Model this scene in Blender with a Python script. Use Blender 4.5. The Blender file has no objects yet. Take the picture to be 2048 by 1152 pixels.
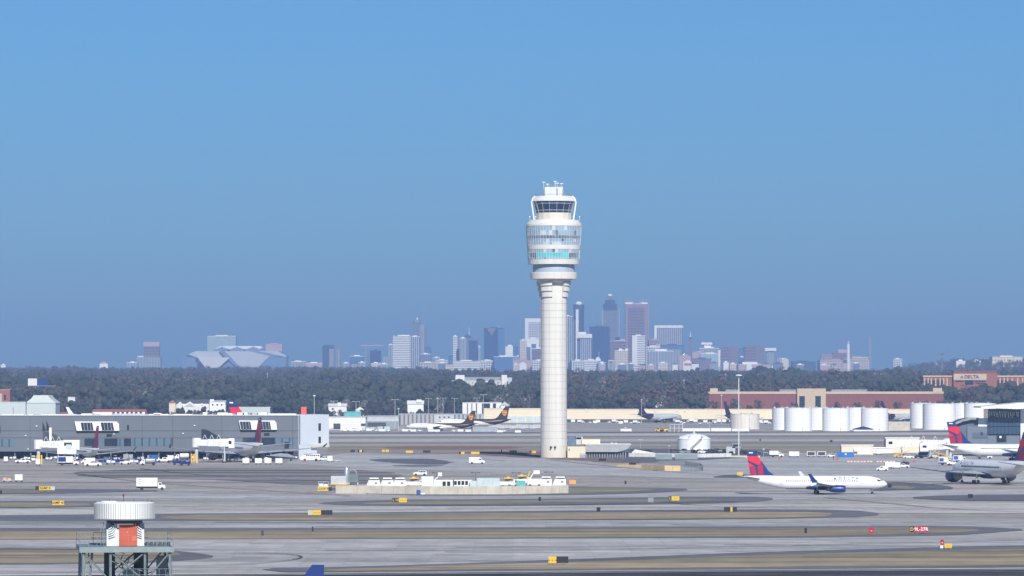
import bpy, bmesh, math, random
from mathutils import Vector, Matrix, noise
random.seed(7)
SC = bpy.context.scene
COL = SC.collection
R = math.radians
# ---------------------------------------------------------------- camera
F, H, HY = 9216.0, 32.0, 770.0        # focal length in px of the 2048 px frame, camera height, horizon row
cam = bpy.data.cameras.new("camera"); cam_o = bpy.data.objects.new("camera", cam); COL.objects.link(cam_o)
cam.sensor_width = 36.0; cam.lens = 36.0 * F / 2048.0
cam.shift_y = (HY - 576.0) / 2048.0
cam.clip_start = 5.0; cam.clip_end = 60000.0
cam_o.location = (0, 0, H); cam_o.rotation_euler = (R(90), 0, 0)
SC.camera = cam_o
HAZE_D, HAZE_COL = 7.3e-5, (0.365, 0.58, 0.95)
# ---------------------------------------------------------------- sky and sun
SUN_EL, SUN_AZ = 35.0, 170.0          # azimuth clockwise from +Y (the viewing direction)
w = bpy.data.worlds.new("World"); SC.world = w; w.use_nodes = True
nt = w.node_tree; nt.nodes.clear()
sky = nt.nodes.new("ShaderNodeTexSky"); sky.sky_type = 'NISHITA'; sky.sun_disc = False
sky.sun_elevation = R(SUN_EL); sky.sun_rotation = R(SUN_AZ)
sky.air_density = 1.0; sky.dust_density = 0.3; sky.ozone_density = 3.0; sky.altitude = 300
tint = nt.nodes.new("ShaderNodeMix"); tint.data_type = 'RGBA'; tint.blend_type = 'MULTIPLY'
tint.inputs[0].default_value = 1.0; tint.inputs[7].default_value = (0.187, 0.358, 0.595, 1)
tcw = nt.nodes.new("ShaderNodeTexCoord"); spw = nt.nodes.new("ShaderNodeSeparateXYZ"); mr = nt.nodes.new("ShaderNodeMapRange"); tm = nt.nodes.new("ShaderNodeMix"); tm.data_type = 'RGBA'
mr.inputs[1].default_value = 0.015; mr.inputs[2].default_value = 0.085; tm.inputs[6].default_value = (0.182, 0.318, 0.560, 1); tm.inputs[7].default_value = (0.185, 0.362, 0.592, 1)
nt.links.new(tcw.outputs["Generated"], spw.inputs[0]); nt.links.new(spw.outputs[2], mr.inputs[0]); nt.links.new(mr.outputs[0], tm.inputs[0]); nt.links.new(tm.outputs[2], tint.inputs[7])
bg = nt.nodes.new("ShaderNodeBackground"); bg.inputs[1].default_value = 0.10
wo = nt.nodes.new("ShaderNodeOutputWorld")
nt.links.new(sky.outputs[0], tint.inputs[6]); nt.links.new(tint.outputs[2], bg.inputs[0]); nt.links.new(bg.outputs[0], wo.inputs[0])
sl = bpy.data.lights.new("sun", 'SUN'); sl.energy = 4.0; sl.angle = R(0.53); sl.color = (1.0, 0.955, 0.89)
so = bpy.data.objects.new("sun", sl); COL.objects.link(so)
az, el = R(SUN_AZ), R(SUN_EL)
sd = Vector((math.sin(az) * math.cos(el), math.cos(az) * math.cos(el), math.sin(el)))
so.rotation_euler = sd.to_track_quat('Z', 'Y').to_euler(); so.location = (300, -600, 400)
SC.view_settings.view_transform = 'Standard'; SC.view_settings.look = 'None'
SC.view_settings.exposure = 0.55; SC.view_settings.gamma = 1.0
SC.cycles.max_bounces = 6; SC.cycles.volume_bounces = 0; SC.cycles.volume_max_steps = 64
SC.cycles.use_denoising = True
# ---------------------------------------------------------------- pixel -> world
def DY(py, z=0.0): return F * (H - z) / (py - HY)        # distance of a point of height z seen at row py
def X(px, D): return (px - 1024.0) * D / F
def Z(py, D): return H - (py - HY) * D / F
def G(px, py): D = DY(py); return (X(px, D), D)
# ---------------------------------------------------------------- materials
MATS = {}
def mat(name, col, rough=0.6, var=0.12, scale=0.6, metal=0.0, stretch=(1, 1, 1), spec=None, col2=None, emit=None):
    if name in MATS: return MATS[name]
    m = bpy.data.materials.new(name); m.use_nodes = True; n = m.node_tree; b = n.nodes["Principled BSDF"]
    b.inputs["Roughness"].default_value = rough; b.inputs["Metallic"].default_value = metal
    if spec is not None: b.inputs["Specular IOR Level"].default_value = spec
    tc = n.nodes.new("ShaderNodeTexCoord"); mp = n.nodes.new("ShaderNodeMapping"); mp.inputs[3].default_value = stretch
    nz = n.nodes.new("ShaderNodeTexNoise"); nz.inputs["Scale"].default_value = scale; nz.inputs["Detail"].default_value = 5
    cr = n.nodes.new("ShaderNodeValToRGB"); cr.color_ramp.elements[0].position = 0.32; cr.color_ramp.elements[1].position = 0.68
    c2 = col2 or tuple(min(1, c * (1 + var)) for c in col)
    cr.color_ramp.elements[0].color = tuple(c * (1 - var) for c in col) + (1,); cr.color_ramp.elements[1].color = tuple(c2) + (1,)
    n.links.new(tc.outputs["Object"], mp.inputs[0]); n.links.new(mp.outputs[0], nz.inputs["Vector"])
    n.links.new(nz.outputs["Fac"], cr.inputs[0]); n.links.new(cr.outputs[0], b.inputs["Base Color"])
    if emit: b.inputs["Emission Color"].default_value = tuple(emit[:3]) + (1,); b.inputs["Emission Strength"].default_value = emit[3]
    MATS[name] = m; return m
def facade(name, wall, glass, fh=3.6, fw=4.0, mode='grid', hfrac=0.5, vfrac=0.55, rough=0.5):
    """wall with window strips computed from object coordinates in metres"""
    if name in MATS: return MATS[name]
    m = bpy.data.materials.new(name); m.use_nodes = True; n = m.node_tree; b = n.nodes["Principled BSDF"]
    b.inputs["Roughness"].default_value = rough
    tc = n.nodes.new("ShaderNodeTexCoord"); sp = n.nodes.new("ShaderNodeSeparateXYZ"); n.links.new(tc.outputs["Object"], sp.inputs[0])
    def mth(op, a, bb=None):
        q = n.nodes.new("ShaderNodeMath"); q.operation = op
        for i, v in enumerate((a, bb)):
            if v is None: continue
            if isinstance(v, (int, float)): q.inputs[i].default_value = v
            else: n.links.new(v, q.inputs[i])
        return q.outputs[0]
    hz = mth('LESS_THAN', mth('FRACT', mth('DIVIDE', sp.outputs[2], fh)), hfrac)
    vt = mth('LESS_THAN', mth('FRACT', mth('DIVIDE', mth('ADD', sp.outputs[0], sp.outputs[1]), fw)), vfrac)
    fac = {'h': hz, 'v': vt}.get(mode) or mth('MULTIPLY', hz, vt)
    nz = n.nodes.new("ShaderNodeTexNoise"); nz.inputs["Scale"].default_value = 0.05; n.links.new(tc.outputs["Object"], nz.inputs["Vector"])
    mx = n.nodes.new("ShaderNodeMix"); mx.data_type = 'RGBA'; n.links.new(fac, mx.inputs[0])
    mx.inputs[6].default_value = tuple(wall) + (1,); mx.inputs[7].default_value = tuple(glass) + (1,)
    m2 = n.nodes.new("ShaderNodeMix"); m2.data_type = 'RGBA'; m2.blend_type = 'MULTIPLY'; m2.inputs[0].default_value = 0.25
    n.links.new(mx.outputs[2], m2.inputs[6]); n.links.new(nz.outputs["Fac"], m2.inputs[7]); n.links.new(m2.outputs[2], b.inputs["Base Color"])
    MATS[name] = m; return m
# ---------------------------------------------------------------- mesh builder
class MB:
    def __init__(s): s.v = []; s.f = []; s.m = []; s.sm = []
    def add(s, vs, fs, mi=0, smooth=False):
        o = len(s.v); s.v += [tuple(v) for v in vs]
        for f in fs: s.f.append(tuple(i + o for i in f)); s.m.append(mi); s.sm.append(smooth)
        return s
    def box(s, x0, x1, y0, y1, z0, z1, mi=0):
        v = [(x, y, z) for z in (z0, z1) for y in (y0, y1) for x in (x0, x1)]
        return s.add(v, [(0, 2, 3, 1), (4, 5, 7, 6), (0, 1, 5, 4), (2, 6, 7, 3), (0, 4, 6, 2), (1, 3, 7, 5)], mi)
    def rbox(s, c, size, ang=0.0, mi=0, tilt=0.0):
        """box centred at c, rotated about z by ang and about its own x by tilt"""
        hx, hy, hz = (q / 2 for q in size); M = Matrix.Rotation(ang, 3, 'Z') @ Matrix.Rotation(tilt, 3, 'Y')
        v = [tuple(Vector(c) + M @ Vector((x, y, z))) for z in (-hz, hz) for y in (-hy, hy) for x in (-hx, hx)]
        return s.add(v, [(0, 2, 3, 1), (4, 5, 7, 6), (0, 1, 5, 4), (2, 6, 7, 3), (0, 4, 6, 2), (1, 3, 7, 5)], mi)
    def prism(s, poly, y0, y1, mi=0, axis='y'):
        """polygon of (a,b) pairs extruded: axis y -> (a,y,b); axis z -> (a,b,z); axis x -> (x,a,b)"""
        P = {'y': lambda a, b, t: (a, t, b), 'z': lambda a, b, t: (a, b, t), 'x': lambda a, b, t: (t, a, b)}[axis]
        n = len(poly); v = [P(a, b, y0) for a, b in poly] + [P(a, b, y1) for a, b in poly]
        return s.add(v, [tuple(range(n)), tuple(range(2 * n - 1, n - 1, -1))] + [(i, i + n, (i + 1) % n + n, (i + 1) % n) for i in range(n)], mi)
    def lathe(s, prof, c=(0, 0, 0), n=32, mi=0, axis='z', smooth=True, caps=True, a0=0.0):
        """prof: list of (radius, height)"""
        v = []; P = (lambda r, a, h: (c[0] + r * math.cos(a), c[1] + r * math.sin(a), c[2] + h)) if axis == 'z' else \
            ((lambda r, a, h: (c[0] + h, c[1] + r * math.cos(a), c[2] + r * math.sin(a))) if axis == 'x' else
             (lambda r, a, h: (c[0] + r * math.cos(a), c[1] + h, c[2] + r * math.sin(a))))
        for r, h in prof:
            for i in range(n): v.append(P(r, a0 + 2 * math.pi * i / n, h))
        f = []
        for k in range(len(prof) - 1):
            for i in range(n): j = (i + 1) % n; f.append((k * n + i, k * n + j, (k + 1) * n + j, (k + 1) * n + i))
        s.add(v, f, mi, smooth)
        if caps:
            o = len(s.v) - len(v)
            for k, q in ((0, prof[0]), (len(prof) - 1, prof[-1])):
                if q[0] > 1e-4:
                    idx = tuple(o + k * n + i for i in range(n)); s.f.append(idx if k else idx[::-1]); s.m.append(mi); s.sm.append(False)
        return s
    def tube(s, a, b, r=0.1, n=6, mi=0, r2=None):
        a, b = Vector(a), Vector(b); d = b - a
        if d.length < 1e-6: return s
        q = d.to_track_quat('Z', 'Y'); r2 = r if r2 is None else r2; v = []
        for p, rr in ((a, r), (b, r2)):
            for i in range(n):
                t = 2 * math.pi * i / n; v.append(tuple(p + q @ Vector((rr * math.cos(t), rr * math.sin(t), 0))))
        return s.add(v, [tuple(range(n))[::-1], tuple(range(n, 2 * n))] + [(i, (i + 1) % n, (i + 1) % n + n, i + n) for i in range(n)], mi, n > 6)
    def build(s, name, mats, parent=None, loc=None, rz=0.0):
        me = bpy.data.meshes.new(name); me.from_pydata(s.v, [], s.f)
        for m in (mats if isinstance(mats, (list, tuple)) else [mats]): me.materials.append(m)
        me.polygons.foreach_set("material_index", s.m); me.polygons.foreach_set("use_smooth", s.sm)
        bm = bmesh.new(); bm.from_mesh(me); bmesh.ops.recalc_face_normals(bm, faces=bm.faces); bm.to_mesh(me); bm.free()
        if any(s.sm): me.set_sharp_from_angle(angle=R(32))
        me.update()
        o = bpy.data.objects.new(name, me); COL.objects.link(o)
        if parent: o.parent = parent
        if loc: o.location = loc
        if rz: o.rotation_euler.z = rz
        return o
def tag(o, label=None, cat=None, group=None, kind=None):
    if label: o["label"] = label
    if cat: o["category"] = cat
    if group: o["group"] = group
    if kind: o["kind"] = kind
    return o
def thing(name, label, cat, loc=(0, 0, 0), rz=0.0, group=None, scale=1.0):
    o = bpy.data.objects.new(name, None); o.empty_display_size = 0.5; COL.objects.link(o)
    o.location = loc; o.rotation_euler.z = rz; o.scale = (scale,) * 3
    return tag(o, label, cat, group)
def dup(root, loc, rz=None, label=None, group=None, scale=None):
    kids = {}
    for o in ALLC(root): kids.setdefault(o.parent, []).append(o)
    def cp(o, par):
        c = o.copy(); COL.objects.link(c); c.parent = par
        for ch in kids.get(o, []): cp(ch, c)
        return c
    r = cp(root, None); r.location = loc
    if rz is not None: r.rotation_euler.z = rz
    if scale is not None: r.scale = scale if isinstance(scale, tuple) else (scale,) * 3
    if label: r["label"] = label
    if group: r["group"] = group
    return r
def ALLC(root): return [o for ch in root.children for o in [ch] + ALLC(ch)]
def text_mesh(s, txt, size, mi=0, at=(0, 0, 0), ux=(1, 0, 0), uz=(0, 0, 1), bold=0.0, depth=0.004):
    """lettering as real faces: ux = reading direction, uz = up"""
    cu = bpy.data.curves.new("t", 'FONT'); cu.body = txt; cu.size = size; cu.align_x = 'CENTER'; cu.align_y = 'CENTER'; cu.offset = bold; cu.resolution_u = 2
    ob = bpy.data.objects.new("t", cu); me = bpy.data.meshes.new_from_object(ob)
    ux, uz = Vector(ux), Vector(uz); at = Vector(at)
    s.add([tuple(at + ux * v.co.x + uz * v.co.y) for v in me.vertices], [tuple(p.vertices) for p in me.polygons], mi)
    bpy.data.objects.remove(ob); bpy.data.curves.remove(cu); bpy.data.meshes.remove(me)
    return s
# ---------------------------------------------------------------- palette
WHITE = mat("white_paint", (0.80, 0.80, 0.79), 0.4, 0.06, 0.5)
OFFW = mat("off_white_metal", (0.70, 0.70, 0.68), 0.5, 0.10, 0.7)
LGREY = mat("light_grey_metal", (0.45, 0.47, 0.49), 0.5, 0.12, 0.5)
GREY = mat("grey_metal", (0.24, 0.26, 0.28), 0.5, 0.15, 0.5)
DARK = mat("dark_grey_paint", (0.05, 0.055, 0.065), 0.5, 0.2, 0.6)
BLACK = mat("black_rubber", (0.018, 0.018, 0.02), 0.7, 0.2, 0.8)
GLASS = mat("dark_glass", (0.025, 0.035, 0.055), 0.12, 0.25, 0.4)
NAVY = mat("navy_paint", (0.012, 0.035, 0.16), 0.35, 0.12, 0.4)
BLUE = mat("blue_paint", (0.02, 0.09, 0.33), 0.4, 0.15, 0.5)
RED = mat("red_paint", (0.62, 0.015, 0.045), 0.4, 0.10, 0.4)
DRED = mat("dark_red_paint", (0.33, 0.012, 0.045), 0.4, 0.10, 0.4)
ORANGE = mat("orange_paint", (0.75, 0.10, 0.03), 0.5, 0.15, 0.8)
YEL = mat("yellow_paint", (0.78, 0.47, 0.02), 0.45, 0.12, 0.8)
TEAL = mat("teal_paint", (0.10, 0.42, 0.42), 0.5, 0.12, 0.5)
PTEAL = mat("pale_teal_paint", (0.46, 0.56, 0.57), 0.5, 0.08, 0.4)
CREAM = mat("cream_panel", (0.66, 0.60, 0.45), 0.7, 0.06, 0.1)
CONC = mat("wall_concrete", (0.50, 0.46, 0.38), 0.85, 0.14, 0.35)
SILVER = mat("bare_metal", (0.55, 0.57, 0.60), 0.3, 0.1, 0.5, metal=0.6)
PLANE_W = mat("aircraft_white", (0.74, 0.75, 0.75), 0.28, 0.03, 0.3)
WINGG = mat("wing_grey", (0.40, 0.43, 0.46), 0.4, 0.06, 0.3)
BROWN = mat("dark_brown_paint", (0.028, 0.016, 0.014), 0.4, 0.15, 0.4)
GOLD = mat("gold_paint", (0.75, 0.30, 0.03), 0.4, 0.08, 0.4)
PURPLE = mat("purple_paint", (0.030, 0.013, 0.062), 0.4, 0.12, 0.4)
GALV = mat("galvanised_steel", (0.30, 0.35, 0.37), 0.5, 0.18, 1.2, metal=0.2)
SKIN = mat("skin", (0.35, 0.2, 0.13), 0.6, 0.05, 3)
# ---------------------------------------------------------------- the ground
def surf(name, cols, nscale, stretch, fine=0.5, rough=0.9, streak=None, joints=None):
    """paving or turf: ramp over two stretched noises, optional dark streaks along x and slab joints"""
    m = bpy.data.materials.new(name); m.use_nodes = True; n = m.node_tree; b = n.nodes["Principled BSDF"]; b.inputs["Roughness"].default_value = rough
    b.inputs["Specular IOR Level"].default_value = 0.25
    tc = n.nodes.new("ShaderNodeTexCoord")
    def nz(st, sc, det=4, ro=0.55):
        mp = n.nodes.new("ShaderNodeMapping"); mp.inputs[3].default_value = st
        q = n.nodes.new("ShaderNodeTexNoise"); q.inputs["Scale"].default_value = sc; q.inputs["Detail"].default_value = det; q.inputs["Roughness"].default_value = ro
        n.links.new(tc.outputs["Object"], mp.inputs[0]); n.links.new(mp.outputs[0], q.inputs["Vector"]); return q.outputs["Fac"]
    def ramp(src, stops):
        cr = n.nodes.new("ShaderNodeValToRGB"); e = cr.color_ramp.elements
        while len(e) < len(stops): e.new(0.5)
        for i, (p, c) in enumerate(stops): e[i].position = p; e[i].color = (tuple(c) + (1,)) if not isinstance(c, float) else (c, c, c, 1)
        n.links.new(src, cr.inputs[0]); return cr.outputs[0]
    def mul(a, bb, f=1.0):
        q = n.nodes.new("ShaderNodeMix"); q.data_type = 'RGBA'; q.blend_type = 'MULTIPLY'; q.inputs[0].default_value = f
        n.links.new(a, q.inputs[6]); n.links.new(bb, q.inputs[7]); return q.outputs[2]
    k = len(cols); c = ramp(nz(stretch, nscale), [(0.33 + 0.34 * i / max(1, k - 1), q) for i, q in enumerate(cols)])
    c = mul(c, ramp(nz((1, 0.35, 1), fine, 6, 0.65), [(0.3, 0.80), (0.7, 1.08)]))
    if streak: c = mul(c, ramp(nz(streak[0], streak[1], 5, 0.6), [(streak[2], streak[3]), (streak[2] + 0.12, 1.0)]))
    if joints:                                          # every slab poured a little lighter or darker than the next
        fl = n.nodes.new("ShaderNodeVectorMath"); fl.operation = 'DIVIDE'; fl.inputs[1].default_value = (joints, joints, 1); f2 = n.nodes.new("ShaderNodeVectorMath"); f2.operation = 'FLOOR'; wn = n.nodes.new("ShaderNodeTexWhiteNoise")
        n.links.new(tc.outputs["Object"], fl.inputs[0]); n.links.new(fl.outputs[0], f2.inputs[0]); n.links.new(f2.outputs[0], wn.inputs["Vector"]); c = mul(c, ramp(wn.outputs["Value"], [(0.0, 0.88), (1.0, 1.06)]))
        sp = n.nodes.new("ShaderNodeSeparateXYZ"); n.links.new(tc.outputs["Object"], sp.inputs[0])
        for ax in (0, 1):
            d = n.nodes.new("ShaderNodeMath"); d.operation = 'DIVIDE'; d.inputs[1].default_value = joints; n.links.new(sp.outputs[ax], d.inputs[0])
            fr = n.nodes.new("ShaderNodeMath"); fr.operation = 'FRACT'; n.links.new(d.outputs[0], fr.inputs[0])
            c = mul(c, ramp(fr.outputs[0], [(0.03, 0.94 if ax == 0 else 0.86), (0.05, 1.0)]))
    n.links.new(c, b.inputs["Base Color"]); return m
M_APRON = surf("apron_concrete", [(0.33, 0.31, 0.285), (0.40, 0.37, 0.335), (0.47, 0.44, 0.405)], 0.02, (0.3, 1, 1), 0.25, streak=((0.05, 1, 1), 0.045, 0.38, 0.70), joints=7.6)
M_TAXI = surf("taxiway_concrete", [(0.38, 0.38, 0.375), (0.46, 0.455, 0.445), (0.52, 0.515, 0.50)], 0.02, (0.2, 1.4, 1), 0.2, streak=((0.035, 1, 1), 0.06, 0.40, 0.80), joints=7.6)
M_ASPH = surf("shoulder_asphalt", [(0.13, 0.135, 0.15), (0.175, 0.18, 0.195)], 0.03, (0.3, 1, 1), 0.4)
M_DAPR = surf("old_stained_concrete", [(0.27, 0.255, 0.245), (0.36, 0.34, 0.32), (0.42, 0.40, 0.38)], 0.05, (0.05, 1, 1), 0.3, streak=((0.02, 1, 1), 0.035, 0.47, 0.34))
M_GRASS = surf("winter_grass", [(0.20, 0.185, 0.13), (0.31, 0.265, 0.18), (0.43, 0.335, 0.22)], 0.03, (0.25, 1, 1), 0.12, rough=1, streak=((0.08, 1, 1), 0.10, 0.40, 0.72))
M_GRASSG = surf("green_brown_grass", [(0.20, 0.20, 0.14), (0.27, 0.255, 0.175), (0.33, 0.30, 0.205)], 0.04, (0.25, 1, 1), 0.12, rough=1, streak=((0.08, 1, 1), 0.10, 0.40, 0.72))
M_FGRASS = surf("far_brown_grass", [(0.24, 0.21, 0.17), (0.30, 0.26, 0.21), (0.35, 0.30, 0.24)], 0.02, (0.15, 1, 1), 0.1, rough=1, streak=((0.05, 1, 1), 0.05, 0.40, 0.80))
M_CLAY = surf("red_clay", [(0.19, 0.13, 0.10), (0.26, 0.17, 0.125)], 0.05, (0.4, 1, 1), 0.5, rough=1)
M_RWY = surf("runway_surface", [(0.06, 0.062, 0.07), (0.15, 0.15, 0.155), (0.25, 0.25, 0.255)], 0.25, (0.006, 1, 1), 0.3, streak=((0.004, 1, 1), 0.5, 0.45, 0.45))
M_PALE = surf("pale_concrete", [(0.46, 0.445, 0.42), (0.54, 0.52, 0.49)], 0.05, (0.2, 1, 1), 0.3)
M_PATCH = surf("dark_patched_asphalt", [(0.11, 0.117, 0.135), (0.155, 0.162, 0.18)], 0.03, (0.3, 1, 1), 0.4)
M_RUBBER = surf("rubber_marks", [(0.09, 0.09, 0.095), (0.15, 0.15, 0.155)], 0.08, (0.05, 1, 1), 0.5)
M_STRK = surf("dark_rubber_streak", [(0.035, 0.036, 0.042), (0.09, 0.09, 0.095)], 0.1, (0.02, 1, 1), 0.3)
M_HILL = surf("hill_soil", [(0.06, 0.06, 0.04), (0.09, 0.075, 0.05)], 0.01, (1, 1, 1), 0.1, rough=1)
M_YLINE = mat("faded_line_paint", (0.42, 0.33, 0.10), 0.8, 0.2, 0.3)

NSH = [0]
def sheet(name, pts, z, m, px=True, sub=0):
    """ground sheet; pts in photo pixels on the ground plane (or metres), smoothed when sub"""
    NSH[0] += 1; z += NSH[0] * 0.0006; P = [G(*p) for p in pts] if px else list(pts)
    if sub:
        for _ in range(sub):
            Q = []
            for i in range(len(P)):
                a, b = P[i], P[(i + 1) % len(P)]
                Q += [(a[0] * .75 + b[0] * .25, a[1] * .75 + b[1] * .25), (a[0] * .25 + b[0] * .75, a[1] * .25 + b[1] * .75)]
            P = Q
    if name.startswith(("grass", "stained", "asphalt", "clay")):    # worn, uneven edges
        Q = []
        for i in range(len(P)):
            a, b_ = Vector(P[i]), Vector(P[(i + 1) % len(P)]); k = max(1, min(60, int((b_ - a).length / 11)))
            for j in range(k):
                p = a.lerp(b_, j / k); am = 3.4 if z < 1 and p.y < 1500 else 6.0
                Q.append((p.x + 3 * noise.noise(Vector((p.x / 17, p.y / 17, 2.2))), p.y + am * (noise.noise(Vector((p.x / 34, p.y / 60, 5.5))) + .5 * noise.noise(Vector((p.x / 9, p.y / 20, 1.5))))))
        P = Q
    mb = MB(); mb.add([(x, y, z) for x, y in P], [tuple(range(len(P)))])
    bm = bmesh.new(); vs = [bm.verts.new(v) for v in mb.v]; fc = bm.faces.new(vs); bmesh.ops.triangulate(bm, faces=[fc])
    bmesh.ops.recalc_face_normals(bm, faces=bm.faces)
    me = bpy.data.meshes.new(name); bm.to_mesh(me); bm.free(); me.materials.append(m)
    if me.polygons and me.polygons[0].normal.z < 0: me.flip_normals()
    o = bpy.data.objects.new(name, me); COL.objects.link(o); return tag(o, kind="structure")
# base: one sheet out past the city; flat airport, hills rising behind it
def hill_z(x, y):
    if y < 4350: return 0.0
    t = min(1.0, (y - 4350) / 7300.0)
    z = 60.0 * t ** 0.95
    k = min(1.0, (y - 4350) / 1500.0)
    z += k * (5.0 * noise.noise(Vector((x / 900.0, y / 1300.0, 0.3))) + 2.0 * noise.noise(Vector((x / 260.0, y / 420.0, 4.1))))
    def sm(a, b, v): u = min(1.0, max(0.0, (v - a) / (b - a))); return u * u * (3 - 2 * u)
    if y > 8500: f = sm(8500, 11500, y); z -= 11.0 * f * sm(-260, -60, x) * (1 - sm(780, 1000, x)); z += 24.0 * sm(8500, 10300, y) * (1 - .6 * sm(11500, 13500, y)) * sm(960, 1120, x)
    if y > 9000: z += 7.0 * noise.noise(Vector((x / 500.0, 7.7, 1.3))) * min(1, (y - 9000) / 2000.0)
    return z
b = MB(); b.add([(-9000, -600, -.1), (9000, -600, -.1), (9000, 4340, -.1), (-9000, 4340, -.1)], [(0, 1, 2, 3)])
tag(b.build("ground", M_APRON), kind="structure")
b = MB(); xs = [-9000, -6000, -4000] + [-2800 + 140 * i for i in range(41)] + [4000, 6000, 9000]; ys = [4335, 4345, 4360] + [4500 + 150 * i for i in range(60)] + [15000, 17500, 24000]
for y in ys:
    for x in xs: b.v.append((x, y, hill_z(x, y) - (0.08 if y < 4350 else 0.0)))
for j in range(len(ys) - 1):
    for i in range(len(xs) - 1):
        k = j * len(xs) + i; b.f.append((k, k + 1, k + 1 + len(xs), k + len(xs))); b.m.append(0); b.sm.append(True)
tag(b.build("hills", M_HILL), kind="structure")
S1, S2, S3, S4 = -0.07, -0.035, 0.0, 0.035
# near runway with its rubber-darkened surface at the bottom of the view
sheet("runway", [(-900, 1158), (650, 1149), (3000, 1133), (3200, 1200), (-1200, 1230)], S2, M_RWY)
sheet("runway_edge", [(-900, 1151), (650, 1145), (3000, 1128), (3000, 1134), (650, 1150), (-900, 1159)], S3, M_PALE)
# the broad exit taxiway across the middle of the foreground
sheet("taxiway", [(-400, 1078), (2600, 1069), (2600, 1082), (1648, 1100), (1000, 1125), (650, 1135), (-400, 1152)], S1, M_TAXI)
sheet("taxiway", [(-400, 1042), (2500, 1038), (2500, 1056), (1900, 1056), (-400, 1059)], S1, M_TAXI)
sheet("taxiway", [(-300, 1014), (300, 1014), (640, 1013), (1400, 1010), (2300, 1004), (2300, 1026), (1400, 1025), (-300, 1036)], S1, M_PALE)
sheet("taxiway", [(-300, 986), (350, 984), (620, 990), (1000, 991), (1500, 984), (2300, 975), (2300, 992), (1600, 997), (1000, 1001), (350, 1000), (-300, 1003)], S1, M_TAXI)
sheet("taxiway", [(560, 925), (700, 905), (900, 912), (1080, 917), (1240, 930), (1420, 944), (2200, 950), (2200, 965), (1480, 958), (1000, 945), (700, 935)], S1, M_TAXI)
sheet("apron", [(1250, 921), (1480, 912), (2200, 915), (2200, 960), (1480, 948), (1250, 935)], S1, M_TAXI)
# asphalt shoulders and the grass strips inside them
def island(outer, inner, grass, sub=2):
    sheet("taxiway_shoulder", outer, S2, M_ASPH, sub=sub); sheet("grass_strip", inner, S3, grass, sub=sub)
island([(-400, 1094), (150, 1096), (345, 1100), (400, 1106), (436, 1113), (390, 1119), (250, 1128), (-400, 1130)],
       [(-400, 1097), (150, 1099), (330, 1104), (372, 1111), (320, 1120), (200, 1126), (-400, 1128)], M_GRASS, 1)
island([(500, 1136), (700, 1133), (1000, 1123.5), (1648, 1098.5), (2600, 1078), (2600, 1131), (1648, 1136), (600, 1147)],
       [(640, 1140), (760, 1136), (1000, 1129), (1648, 1105.5), (2600, 1086), (2600, 1128), (1648, 1132), (640, 1144)], M_GRASS, 1)
island([(-500, 1055.5), (1000, 1055), (1900, 1051), (1985, 1054), (2060, 1059), (2010, 1063), (1900, 1071), (1500, 1076), (-500, 1079.5)],
       [(-500, 1062), (0, 1062), (1000, 1058.5), (1600, 1055.5), (1900, 1056), (1975, 1060), (1900, 1067), (1500, 1074), (0, 1078.5), (-500, 1078.5)], M_GRASS, 1)
island([(-500, 1035), (320, 1027), (700, 1024.5), (1480, 1018), (1700, 1019), (1778, 1028), (1690, 1035), (1200, 1040.5), (-500, 1042)],
       [(300, 1037), (340, 1031), (560, 1027), (1200, 1026), (1600, 1022.5), (1682, 1028), (1640, 1034), (1200, 1039.5), (500, 1040.5)], M_GRASS, 1)
island([(610, 1006), (760, 999), (1000, 998), (1500, 992), (1560, 997), (1500, 1005), (1200, 1010), (900, 1011), (720, 1011)],
       [(700, 1007), (860, 1001), (1050, 1000.5), (1250, 999), (1440, 996), (1400, 1003), (1100, 1007), (800, 1008)], M_GRASSG, 1)
sheet("taxiway_shoulder", [(1000, 1007), (1470, 1001), (1474, 1003), (1100, 1010), (800, 1011), (800, 1009.5)], S4, M_ASPH)
island([(-400, 1001.5), (190, 1001.5), (200, 1006), (190, 1016), (-400, 1017)], [(-400, 1004), (180, 1004), (185, 1014), (-400, 1015)], M_GRASSG, 1)
island([(-400, 978), (60, 977), (240, 978), (340, 981), (240, 984), (60, 989), (-400, 989)], [(-400, 979), (50, 979), (130, 982), (50, 987), (-400, 987)], M_GRASSG, 1)
island([(640, 978), (700, 972), (1290, 974), (1400, 978), (1300, 986), (1100, 991), (760, 990)], [(660, 980), (720, 974), (1250, 975), (1330, 979), (1240, 984), (1080, 988), (760, 987)], M_GRASSG, 1)
sheet("stained_pavement", [(-200, 929), (500, 929), (700, 936), (900, 946), (1230, 950), (1180, 972), (680, 974), (560, 962), (330, 955), (-200, 944)], S1, M_APRON)
sheet("stained_pavement", [(110, 946), (330, 935), (700, 938), (820, 948), (760, 966), (640, 972), (400, 958), (200, 955)], S2, M_DAPR, sub=1)
sheet("asphalt_patch", [(716, 919), (850, 916), (888, 921), (912, 926), (870, 930), (780, 925)], S2, M_PATCH, sub=2)
sheet("asphalt_patch", [(772, 931), (830, 929), (905, 931), (830, 933)], S3, M_ASPH, sub=1)
sheet("asphalt_patch", [(1405, 955), (1470, 948), (1560, 950), (1620, 953), (1500, 956)], S2, M_PATCH, sub=1)
sheet("asphalt_patch", [(1730, 974), (1790, 963), (1880, 970), (1915, 977), (1860, 979), (1800, 980), (1750, 982)], S3, M_PATCH, sub=1)
sheet("grass_strip", [(1770, 975), (1800, 971), (1845, 976), (1800, 979)], S4, M_GRASSG, sub=1)
sheet("asphalt_patch", [(1800, 995), (1890, 990), (2200, 988), (2200, 1003), (1900, 1001)], S3, M_PATCH, sub=1)
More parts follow.
